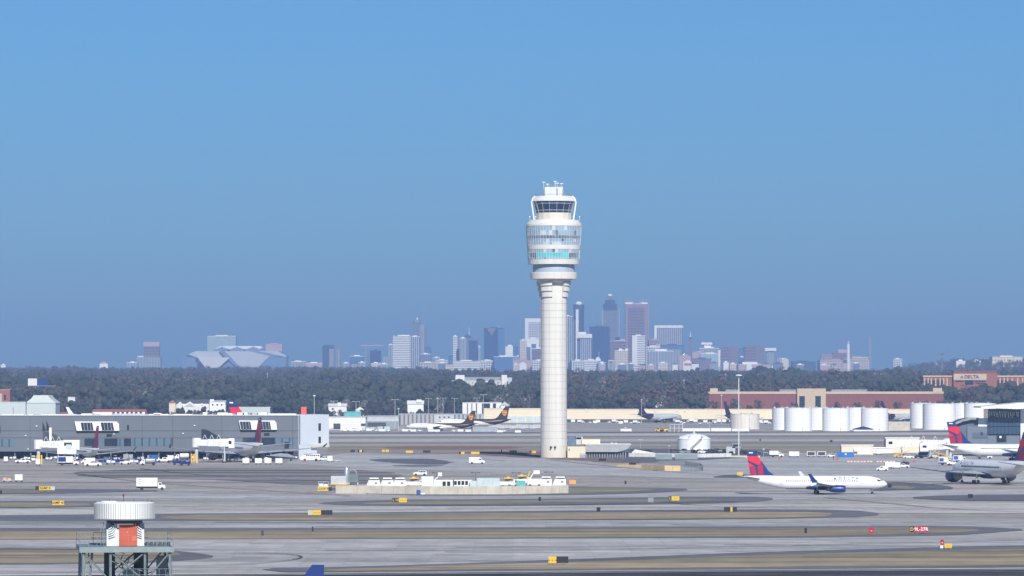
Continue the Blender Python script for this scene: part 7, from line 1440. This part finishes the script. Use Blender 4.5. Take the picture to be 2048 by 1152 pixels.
sign(635, 983.5, [(22, SY, "LOOP 4", SB), (7, SB, None, None)], "yellow sign at the left end of the compound wall"); sign(784, 1006.5, [(6, SB, "L", SY), (8, SB, "10", SY), (16, SY, "- - -", SB)], "black and yellow sign below the compound wall")
sign(616, 1032, [(9, CONC, None, None), (17, SY, "- - -", SB), (23, SB, None, None)], "yellow sign with long black back panel in the second grass strip"); sign(1337, 1003, [(6, SB, "L", SY), (16, SY, "- -", SB)], "yellow-faced sign right of a pair of dark ones"); sign(1296, 1006, [(6, GREY, None, None), (5, GREY, None, None)], "pair of small grey-brown sign backs left of a yellow-faced sign")
sign(1448, 1025.5, [(13, SB, None, None), (4, SY, None, None), (9, SB, None, None)], "dark sign back with a narrow yellow strip in the right grass"); sign(1097, 1129, [(16, SY, "- - -", SB), (24, SB, None, None)], "nearest yellow sign with long black back at the bottom grass")
sign(1820, 1067, [(8, SB, "D", SY), (29, SR, "9L-27R", WHITE)], "red runway sign with black D panel at the right", 1.25)
t = sign(1738, 1069.5, [(10, SR, "-", WHITE)], "small square red no-entry sign left of the runway sign", 1.25)
t = sign(1881, 1093, [(7, SR, "-", WHITE)], "small red and white no-entry sign above a white box", 1.1); sign(1880.5, 1099, [(6, WHITE, None, None)], "tiny white box below the small no-entry sign", .5); sign(1889, 1098.5, [(15, SY, "- -", SB)], "small tilted yellow sign right of the no-entry sign", .8)
for (px, py, segs, lb) in ((701, 905.5, [(9, SB, None, None)], "small black sign back right of the concourse"), (715, 905.5, [(4, SB, None, None), (5, SY, None, None), (3, SB, None, None)], "dark sign with yellow centre right of the concourse"), (764, 905, [(6, SY, None, None), (1, SB, None, None), (7, SY, None, None)], "pair of joined yellow panels before the far infield"), (812, 907, [(14, SY, None, None)], "plain yellow sign before the far infield"), (846, 906.5, [(15, SB, None, None)], "plain black sign back before the far infield"),
        (918, 909.5, [(4, SB, None, None), (7, SY, None, None)], "small yellow sign with black edge left of the cargo van"), (942, 909.5, [(17, SY, None, None)], "long yellow sign above the cargo van"), (1019, 906.5, [(6, SY, None, None), (3, SB, None, None), (6, SY, None, None)], "pair of yellow panels left of the control tower"), (1059, 907.5, [(13, SY, None, None)], "yellow sign closest to the control tower's left foot"), (1002, 905, [(2, SB, None, None)], "tiny black marker left of the yellow panels"), (1249, 970, [(4, SB, None, None)], "small dark marker box on the grass right of the compound"), (1474, 952, [(12, SY, None, None)], "yellow sign behind the taxiing jet's tail"),
        (1077, 1004, [(5, VB, None, None)], "small grey marker box below the compound wall"), (1193, 1025.5, [(8, VB, None, None)], "round-edged grey marker box in the middle grass"), (624, 1066, [(3, SB, None, None)], "slim black upright marker in the third grass strip"), (522, 1074, [(6, DARK, None, None)], "tiny grey box at the edge of the third grass strip"), (1609, 1069, [(5, VB, None, None)], "tiny grey box in the right part of the third grass strip"), (1936, 998, [(10, VB, None, None)], "dark brown box unit on the dark patch at the right"), (1776, 977, [(7, VB, None, None)], "black box in front of the taxiing jet's nose"), (964, 988.5, [(5, VB, None, None)], "small grey box at the wall foot right of centre"), (0, 990, [(4, VB, None, None)], "small black post at the left edge of the upper grass strip"), (1660, 885, [(5, VB, None, None)], "tiny dark marker on the far infield, right part"), (1519, 883, [(3, VB, None, None)], "tiny dark marker on the far infield near the tall mast")):
    sign(px, py, segs, lb, 1.1)
# ---------------------------------------------------------------- people
def person(label, loc, rz, shirt, trousers, pose='stand'):
    t = thing("person", label, "person", loc, rz)
    def skin(nm, verts, edges, rad, m, sub=1, par=None):
        me = bpy.data.meshes.new(nm); me.from_pydata(verts, edges, []); o = bpy.data.objects.new(nm, me); COL.objects.link(o); o.parent = par or t; me.materials.append(m)
        md = o.modifiers.new("s", 'SKIN'); sv = me.skin_vertices
        if not sv:
            bmx = bmesh.new(); bmx.from_mesh(me); bmx.verts.layers.skin.verify(); bmx.to_mesh(me); bmx.free(); sv = me.skin_vertices
        for i, r_ in enumerate(rad): sv[0].data[i].radius = (r_, r_)
        sv[0].data[0].use_root = True; o.modifiers.new("u", 'SUBSURF').levels = sub; o.modifiers["u"].render_levels = sub; return o
    st = .16 if pose == 'walk' else .04
    V = [(0, 0, .95), (0, 0, 1.2), (0, 0, 1.42), (0, 0, 1.5), (.02, 0, 1.58), (.02, 0, 1.70), (0, .10, .9), (st, .11, .5), (st * .6, .11, .08), (st * .6 + .16, .11, .04), (0, -.10, .9), (-st * .4, -.11, .5), (-st * 1.4, -.11, .08), (-st * 1.4 + .16, -.11, .04),
         (0, .2, 1.40), (-.04, .27, 1.14), (.08, .29, .90), (.10, .29, .82), (0, -.2, 1.40), (.04, -.27, 1.14), (.16, -.29, .92), (.18, -.29, .84)]
    E = [(0, 1), (1, 2), (2, 3), (3, 4), (4, 5), (0, 6), (6, 7), (7, 8), (8, 9), (0, 10), (10, 11), (11, 12), (12, 13), (2, 14), (14, 15), (15, 16), (16, 17), (2, 18), (18, 19), (19, 20), (20, 21)]
    Rr = [.15, .15, .17, .06, .09, .10, .09, .065, .045, .04, .09, .065, .045, .04, .065, .05, .036, .04, .065, .05, .036, .04]
    for h, sy in ((17, 1), (21, -1)):
        hx, hy, hz2 = V[h]
        for k in range(5):
            dx = -.035 + .018 * k; ln = (.05, .08, .09, .08, .065)[k]
            if k == 0: p1, p2 = (hx - .04, hy - sy * .03, hz2 - .02), (hx - .05, hy - sy * .045, hz2 - .06)
            else: p1, p2 = (hx + dx, hy, hz2 - .05), (hx + dx + .01, hy - sy * .02, hz2 - .05 - ln)
            i = len(V); V += [p1, p2]; E += [(h, i), (i, i + 1)]; Rr += [.011, .008]
    skin("body", V, E, Rr, SKIN)
    skin("shirt", [(0, 0, .96), (0, 0, 1.2), (0, 0, 1.42), (0, .2, 1.40), (-.04, .27, 1.14), (.05, .285, .97), (0, -.2, 1.40), (.04, -.27, 1.14), (.13, -.285, .97)], [(0, 1), (1, 2), (2, 3), (3, 4), (4, 5), (2, 6), (6, 7), (7, 8)], [.175, .175, .19, .085, .07, .06, .085, .07, .06], shirt)
    skin("trousers", [(0, 0, .95), (0, .10, .88), (st, .11, .5), (st * .6, .11, .14), (0, -.10, .88), (-st * .4, -.11, .5), (-st * 1.4, -.11, .14)], [(0, 1), (1, 2), (2, 3), (0, 4), (4, 5), (5, 6)], [.165, .115, .085, .07, .115, .085, .07], trousers)
    MB().lathe([(.02, .12), (.08, .10), (.115, .03), (.112, -.03)], (.0, 0, 1.70), 12).build("hair", BLACK, t); q = MB()
    for sg in (-1, 1): q.rbox((.112, sg * .035, 1.68), (.012, .024, .012))
    q.rbox((.105, 0, 1.60), (.012, .045, .01)); q.build("face_features", DARK, t); MB().prism([(.10, 1.67), (.14, 1.635), (.10, 1.63)], -.015, .015).build("nose", SKIN, t); return t
HV = mat("hi_vis_orange", (.85, .17, .03), .6, .05, 2)
person("ground worker in dark clothes walking on the right apron below the tug", gsrc(1667, 920.5), R(200), mat("dark_olive_shirt", (.08, .07, .06), .8, .1, 2), VB, 'walk')
person("ground worker in red-orange clothing between the blue carts", gsrc(277, 926.5), R(-80), HV, HV); person("ground worker in orange vest near the concourse undercroft", gsrc(241, 920), R(10), HV, NAVY); person("ground worker in orange vest by the parked wide-body's tail", gsrc(497, 924), R(60), HV, DARK, 'walk')
# ---------------------------------------------------------------- surface radar tower in the near left foreground
D = 432.0; s = F / D; cx = X(249, D); t = thing("radar_tower", "near white ribbed radar drum on a grey steel lattice tower at bottom left", "radar tower", (cx, D, 0), R(7))
zd = Z(1093, D); hwid = 92 / s; dep = 11.0; ST = mat("tower_steel", (0.21, 0.265, 0.275), 0.5, 0.12, 1.5, metal=.2)
r = 59.5 / s; zt_, zb_ = Z(1004, D), Z(1039, D); q = MB().lathe([(r * .2, zt_ + .05), (r * .93, zt_), (r, zt_ - .12), (r, zb_ + .12), (r * .95, zb_), (r * .3, zb_ - .05)], n=72, mi=0); dr_ = q.build("radar_drum", mat("drum_white", (.74, .75, .75), .5, .03, .5), t)
q = MB()
for i in range(76): a = 2 * math.pi * i / 76; q.rbox(((r + .03) * math.cos(a), (r + .03) * math.sin(a), (zt_ + zb_) / 2), (.07, .045, zt_ - zb_ - .18), a)
q.build("drum_rib", mat("rib_grey", (.27, .29, .31), .5, .05, .5), dr_)
MB().lathe([(.75, zt_ + .02), (.75, zt_ + .12)], (-1.5, -.8, 0), 20).build("drum_hatch", WHITE, dr_)
q = MB()
for (x, y, h) in ((-.1, -.3, .55), (-1.4, .3, .25), (.9, .4, .3), (2.2, .2, .28), (2.55, 0, .2)): q.tube((x, y, zt_), (x, y, zt_ + h), .025, 4)
q.build("roof_antenna", DARK, dr_); MB().lathe([(.07, zt_ + .5), (.09, zt_ + .6), (.07, zt_ + .75)], (-.1, -.3, 0), 10).build("beacon", mat("dark_beacon", (.12, .02, .02), .5, .1, 1), dr_)
MB().lathe([(r * .62, zb_ - .02), (r * .60, zb_ - .35), (r * .3, zb_ - .36)], n=24).build("turntable", DARK, t)
zf = zd + .1
MB().box(-1.72, 1.78, -1.4, 1.6, zf, zf + 1.55).build("machine_room", mat("room_white", (.58, .61, .63), .5, .04, .5), t)
q = MB(); 
for sx in (-1.35, 1.45): q.lathe([(.42, zf + 1.55), (.38, zb_ - .3)], (sx, -.2, 0), 14)
q.build("support_pedestal", mat("pedestal_blue_grey", (.30, .36, .42), .5, .1, .8), t)
q = MB(); rp = random.Random(2)
for sx in (-1, 1):
    for k in range(5): a0 = sx * (1.0 + .1 * k); q.tube((a0, -1.45, zf + .9 + .18 * k), (sx * (.75), -1.35, zf + 1.5 + .16 * k), .07, 6).tube((a0, -1.45, zf + .9 + .18 * k), (sx * 1.55, -1.5, zf + .75 + .2 * k), .07, 6)
q.build("cable_bundle", SILVER, t); q = MB()
for k in range(16): x = -1.1 + k * .14; q.tube((x, -1.3, zf + 2.2), (x + rp.uniform(-.05, .05), -1.25, zb_ - .1), .03, 4)
q.build("hanging_cable", LGREY, t)
op = MB().box(-.55, 1.13, -1.62, -1.42, zf + .02, zf + 1.98).build("orange_cabinet", mat("orange_red_cabinet", (.42, .085, .045), .5, .10, 1.2), t); MB().box(.28, .31, -1.64, -1.62, zf + .05, zf + 1.95).box(-.5, 1.1, -1.64, -1.62, zf + 1.2, zf + 1.22).box(.62, 1.08, -1.65, -1.62, zf + .45, zf + .9).build("cabinet_panel", mat("orange_panel_light", (.50, .14, .085), .5, .05, 1), op); MB().rbox((-.0 + .2, -1.65, zf + 1.3), (.07, .03, .05)).build("cabinet_handle", WHITE, op)
q = MB()
for sx in (-2.25, -1.98): q.tube((sx, -1.2, zf), (sx, -1.2, zb_ - .2), .035, 5)
for k in range(9): q.tube((-2.25, -1.2, zf + .2 + k * .28), (-1.98, -1.2, zf + .2 + k * .28), .02, 4)
q.build("ladder", ST, t)
MB().box(-hwid, hwid, -dep / 2, dep / 2, zd - .28, zd + .08).build("deck", ST, t)
q = MB(); q.box(-hwid - .06, hwid + .06, -dep / 2 - .06, -dep / 2, zd - .36, zd + .14).box(-hwid - .06, hwid + .06, dep / 2, dep / 2 + .06, zd - .36, zd + .14); q.build("edge_beam", ST, t)
q = MB(); hr_ = 1.15
for i in range(12):
    x = -hwid + 2 * hwid * i / 11
    for y in (-dep / 2, dep / 2): 
        if not (y < 0 and abs(x) < 1.9): q.tube((x, y, zd), (x, y, zd + hr_), .028, 5)
for y in (-dep / 2, dep / 2):
    for z in (zd + hr_, zd + hr_ * .55):
        for (a, b_) in (((-hwid, -1.9), (1.9, hwid)) if y < 0 else ((-hwid, hwid),)): q.tube((a, y, z), (b_, y, z), .026, 5)
for x in (-hwid, hwid):
    for z in (zd + hr_, zd + hr_ * .55): q.tube((x, -dep / 2, z), (x, dep / 2, z), .026, 5)
q.build("handrail", ST, t)
q = MB()
for i in range(6): q.box(2.0 + i * .4, 2.25 + i * .4, -.6, .2, zd + .1, zd + .45)
q.build("deck_equipment", DARK, t)
# legs, beams and diagonal bracing down to the ground
lx = [-hwid + .25, -hwid + 1.05, .0 - .55, 1.5, hwid - .25]
for x in (-hwid + .3, hwid - .3):
    for y in (-dep / 2 + .3, dep / 2 - .3): 
        lg = MB(); lg.tube((x, y, zd - .3), (x * 1.06, y * 1.15, -.2), .13, 4, r2=.16); lg.build("leg", ST, t)
for x in (-1.5, 1.7):
    lg = MB(); lg.tube((x, -dep / 2 + .3, zd - .3), (x * 1.02, -dep / 2 + .1, -.2), .12, 4); lg.build("leg", ST, t)
for fy, nm in ((-dep / 2 + .25, "front"), (dep / 2 - .25, "back")):
    q = MB(); zz = zd - .35; hs_ = 2.7
    while zz > .8:
        z2 = max(.2, zz - hs_); q.tube((-hwid + .3, fy, z2), (hwid - .3, fy, z2), .09, 4)
        for (a, b_) in (((-hwid + .3), -1.5), (1.7, hwid - .3)): q.tube((a, fy, zz), (b_, fy, z2), .07, 4) if a < 0 else q.tube((b_, fy, zz), (a, fy, z2), .07, 4)
        q.tube((-1.5, fy, zz), (.1, fy, (zz + z2) / 2), .07, 4).tube((1.7, fy, zz), (.1, fy, (zz + z2) / 2), .07, 4).tube((.1, fy, (zz + z2) / 2), (-1.5, fy, z2), .07, 4).tube((.1, fy, (zz + z2) / 2), (1.7, fy, z2), .07, 4); zz = z2
    q.build("cross_bracing", ST, t)
for sx in (-hwid + .3, hwid - .3):
    q = MB(); zz = zd - .35
    while zz > .8: z2 = max(.2, zz - 2.7); q.tube((sx, -dep / 2 + .3, zz), (sx, dep / 2 - .3, z2), .07, 4).tube((sx, dep / 2 - .3, zz), (sx, -dep / 2 + .3, z2), .07, 4).tube((sx, -dep / 2 + .3, z2), (sx, dep / 2 - .3, z2), .08, 4); zz = z2
    q.build("cross_bracing", ST, t)
for k in range(4):
    q = MB(); x0_ = -hwid + .35 + .28 * k; pr = None
    for i in range(9): p_ = (x0_ + .22 * math.sin(i * .9 + k), -dep / 2 + .5 + .3 * k, zd - .3 - i * 1.9); q.tube(pr, p_, .075, 5) if pr else None; pr = p_
    q.build("hanging_conduit", ST, t)
q = MB(); rb2 = random.Random(4)
for i in range(26): x_, y_, z_ = rb2.uniform(-1.4, 3.6), rb2.uniform(-dep / 2 + .5, dep / 2 - .5), zd - rb2.uniform(.6, 4.2); q.tube((x_, y_, z_), (x_ + rb2.uniform(-1.2, 1.2), y_, z_ + rb2.uniform(-.9, .9)), .045, 4)
q.build("scaffold_brace", ST, t)
q = MB().box(-1.9, -.9, -.6, .6, zd - 4.5, zd - .3).box(.9, 2.2, .2, 1.4, zd - 4.5, zd - .3); q.build("cable_riser", DARK, t)
q = MB(); zl = zd - 3.0; q.box(-hwid + .3, hwid - .3, -dep / 2 + .4, dep / 2 - .4, zl - .15, zl)
q.build("lower_deck", ST, t); q = MB()
for z in (zl + .55, zl + 1.1): q.tube((-.6, -dep / 2 + .1, z), (hwid, -dep / 2 + .1, z), .025, 4)
for i in range(9): x = -.6 + i * .6; q.tube((x, -dep / 2 + .1, zl), (x, -dep / 2 + .1, zl + 1.1), .025, 4)
q.build("handrail", ST, t)
MB().box(3.0, 4.0, -1, .6, zd - 2.7, zd - .9).box(-.2, 1.4, -1.5, -.6, zl, zl + 1.0).build("lower_equipment", GREY, t)
# ---------------------------------------------------------------- individual trees
KL = [("pine_tree", "dark evergreen tree"), ("leafy_tree", "dark leafy evergreen tree"), ("leafy_tree", "olive leafy tree"), ("bare_tree", "bare brown winter tree"), ("bare_tree", "rusty brown dry-leaved tree"), ("bare_tree", "bare greyish winter tree")]
tp = []
for i, (k, m) in enumerate((('pine', L_PINE), ('round', L_PINE), ('round', L_OLIV), ('bare', L_BARE), ('bare', L_RUST), ('bare', L_GREY))):
    tp.append((crown_mesh(200 + i, k, 520 if k != 'bare' else 420, 6.5, 13), m, trunk_mesh(300 + i, limbs=9 if k == 'bare' else 4)))
def make_tree(k, loc, label, group, sc):
    t = thing(KL[k][0], label, "tree", loc, random.uniform(0, 6), group, sc); cq, m, tq = tp[k]; cq.build("crown", m, t); tq.build("trunk", BARK if k != 5 else L_GREY, t); return t
made_t = {}
def plant(px, D, k, sc, where, group):
    x = X(px, D); lb = f"{KL[k][1]} {where}"; z = hill_z(x, D) - .2
    if k in made_t: return dup(made_t[k], (x, D, z), random.uniform(0, 6), lb, group, sc * random.uniform(.93, 1.07))
    made_t[k] = make_tree(k, (x, D, z), lb, group, sc); return made_t[k]
for px, k, sc in ((1430, 3, 1.15), (1466, 3, 1.3), (1476, 5, 1.2), (1518, 3, 1.25), (1552, 3, 1.05), (1500, 1, .8), (1590, 3, 1.1), (1672, 3, 1.1), (1714, 3, 1.1), (1756, 3, 1.15), (1794, 3, 1.1), (1830, 5, 1.1), (1850, 3, 1.1)):
    plant(px, 4560, k, sc, "standing against the brick building", "trees along the brick building")
for i in range(22): plant(1880 + i * 8, 4640 + random.uniform(-60, 60), random.choice((3, 3, 2, 5, 1)), random.uniform(.9, 1.25), "below the building with the name sign", "trees below the name sign")
for i in range(26): plant(random.uniform(-20, 330), 4150 + random.uniform(-60, 120), random.choice((1, 2, 3, 3, 0)), random.uniform(.55, .85), "between the barn and the concourse roof", "trees behind the concourse roof")
for i in range(34): plant(330 + i * 19 + random.uniform(-5, 5), 4420 + random.uniform(-20, 60), random.choice((1, 1, 2, 3, 0, 5)), random.uniform(.95, 1.4), "at the wood edge left of the control tower", "front trees at the wood edge, left part")
for i in range(28): plant(975 + i * 15.6 + random.uniform(-5, 5), 4440 + random.uniform(-30, 80), random.choice((1, 1, 2, 3, 5, 0, 2)), random.uniform(1.0, 1.75), "at the wood edge behind the cream warehouse", "front trees at the wood edge, right part")
for px in (880, 905, 938, 958, 975, 1018): plant(px, 5350, random.choice((1, 2, 3)), 1.5, "in front of the white hotel", "trees before the white hotel")
for px in list(range(336, 452, 9)) + list(range(652, 735, 9)) + list(range(808, 858, 9)): plant(px + random.uniform(-3, 3), 4280, random.choice((1, 1, 2, 3)), random.uniform(.55, .9), "growing before the small white houses", "low trees before the small houses")
KEEP += [(X(865, 5500), X(1035, 5500), 5180, 5700), (X(1400, 4700), X(1900, 4700), 4400, 4790), (X(1400, 4700), X(1840, 4700), 4790, 4860)]
for a, b_, D, r_ in ((1408, 1887, 4720, 34), (1846, 2075, 5150, 40), (871, 1024, 5700, 26), (0, 20, 4560, 20)):
    n_ = int((X(b_, D) - X(a, D)) / 14)
    for i in range(n_ + 1): CLEAR.append((X(a, D) + i * 14, D + 20, r_))
# ---------------------------------------------------------------- woods planting and air
rows = []
y = 4560.0
while y < 12600: rows.append(y); y += 38 + (y - 4560) * .006
wood("distant_woods", "mixed winter woods, dark green and bare brown, filling the rise up to the skyline", rows, 12.5, 3, 1.05, 1.95)
hz = MB().box(-10500, 10500, -700, 24500, -1.5, 345).build("haze", [])
hm = bpy.data.materials.new("haze_air"); hm.use_nodes = True; hn = hm.node_tree; hn.nodes.clear()
pv = hn.nodes.new("ShaderNodeVolumePrincipled"); ho = hn.nodes.new("ShaderNodeOutputMaterial"); hn.links.new(pv.outputs[0], ho.inputs["Volume"])
pv.inputs["Color"].default_value = HAZE_COL + (1,); pv.inputs["Density"].default_value = HAZE_D; pv.inputs["Anisotropy"].default_value = 0.0
hz.data.materials.append(hm); tag(hz, kind="stuff", label="thin blue winter haze over the airport and city", cat="haze")
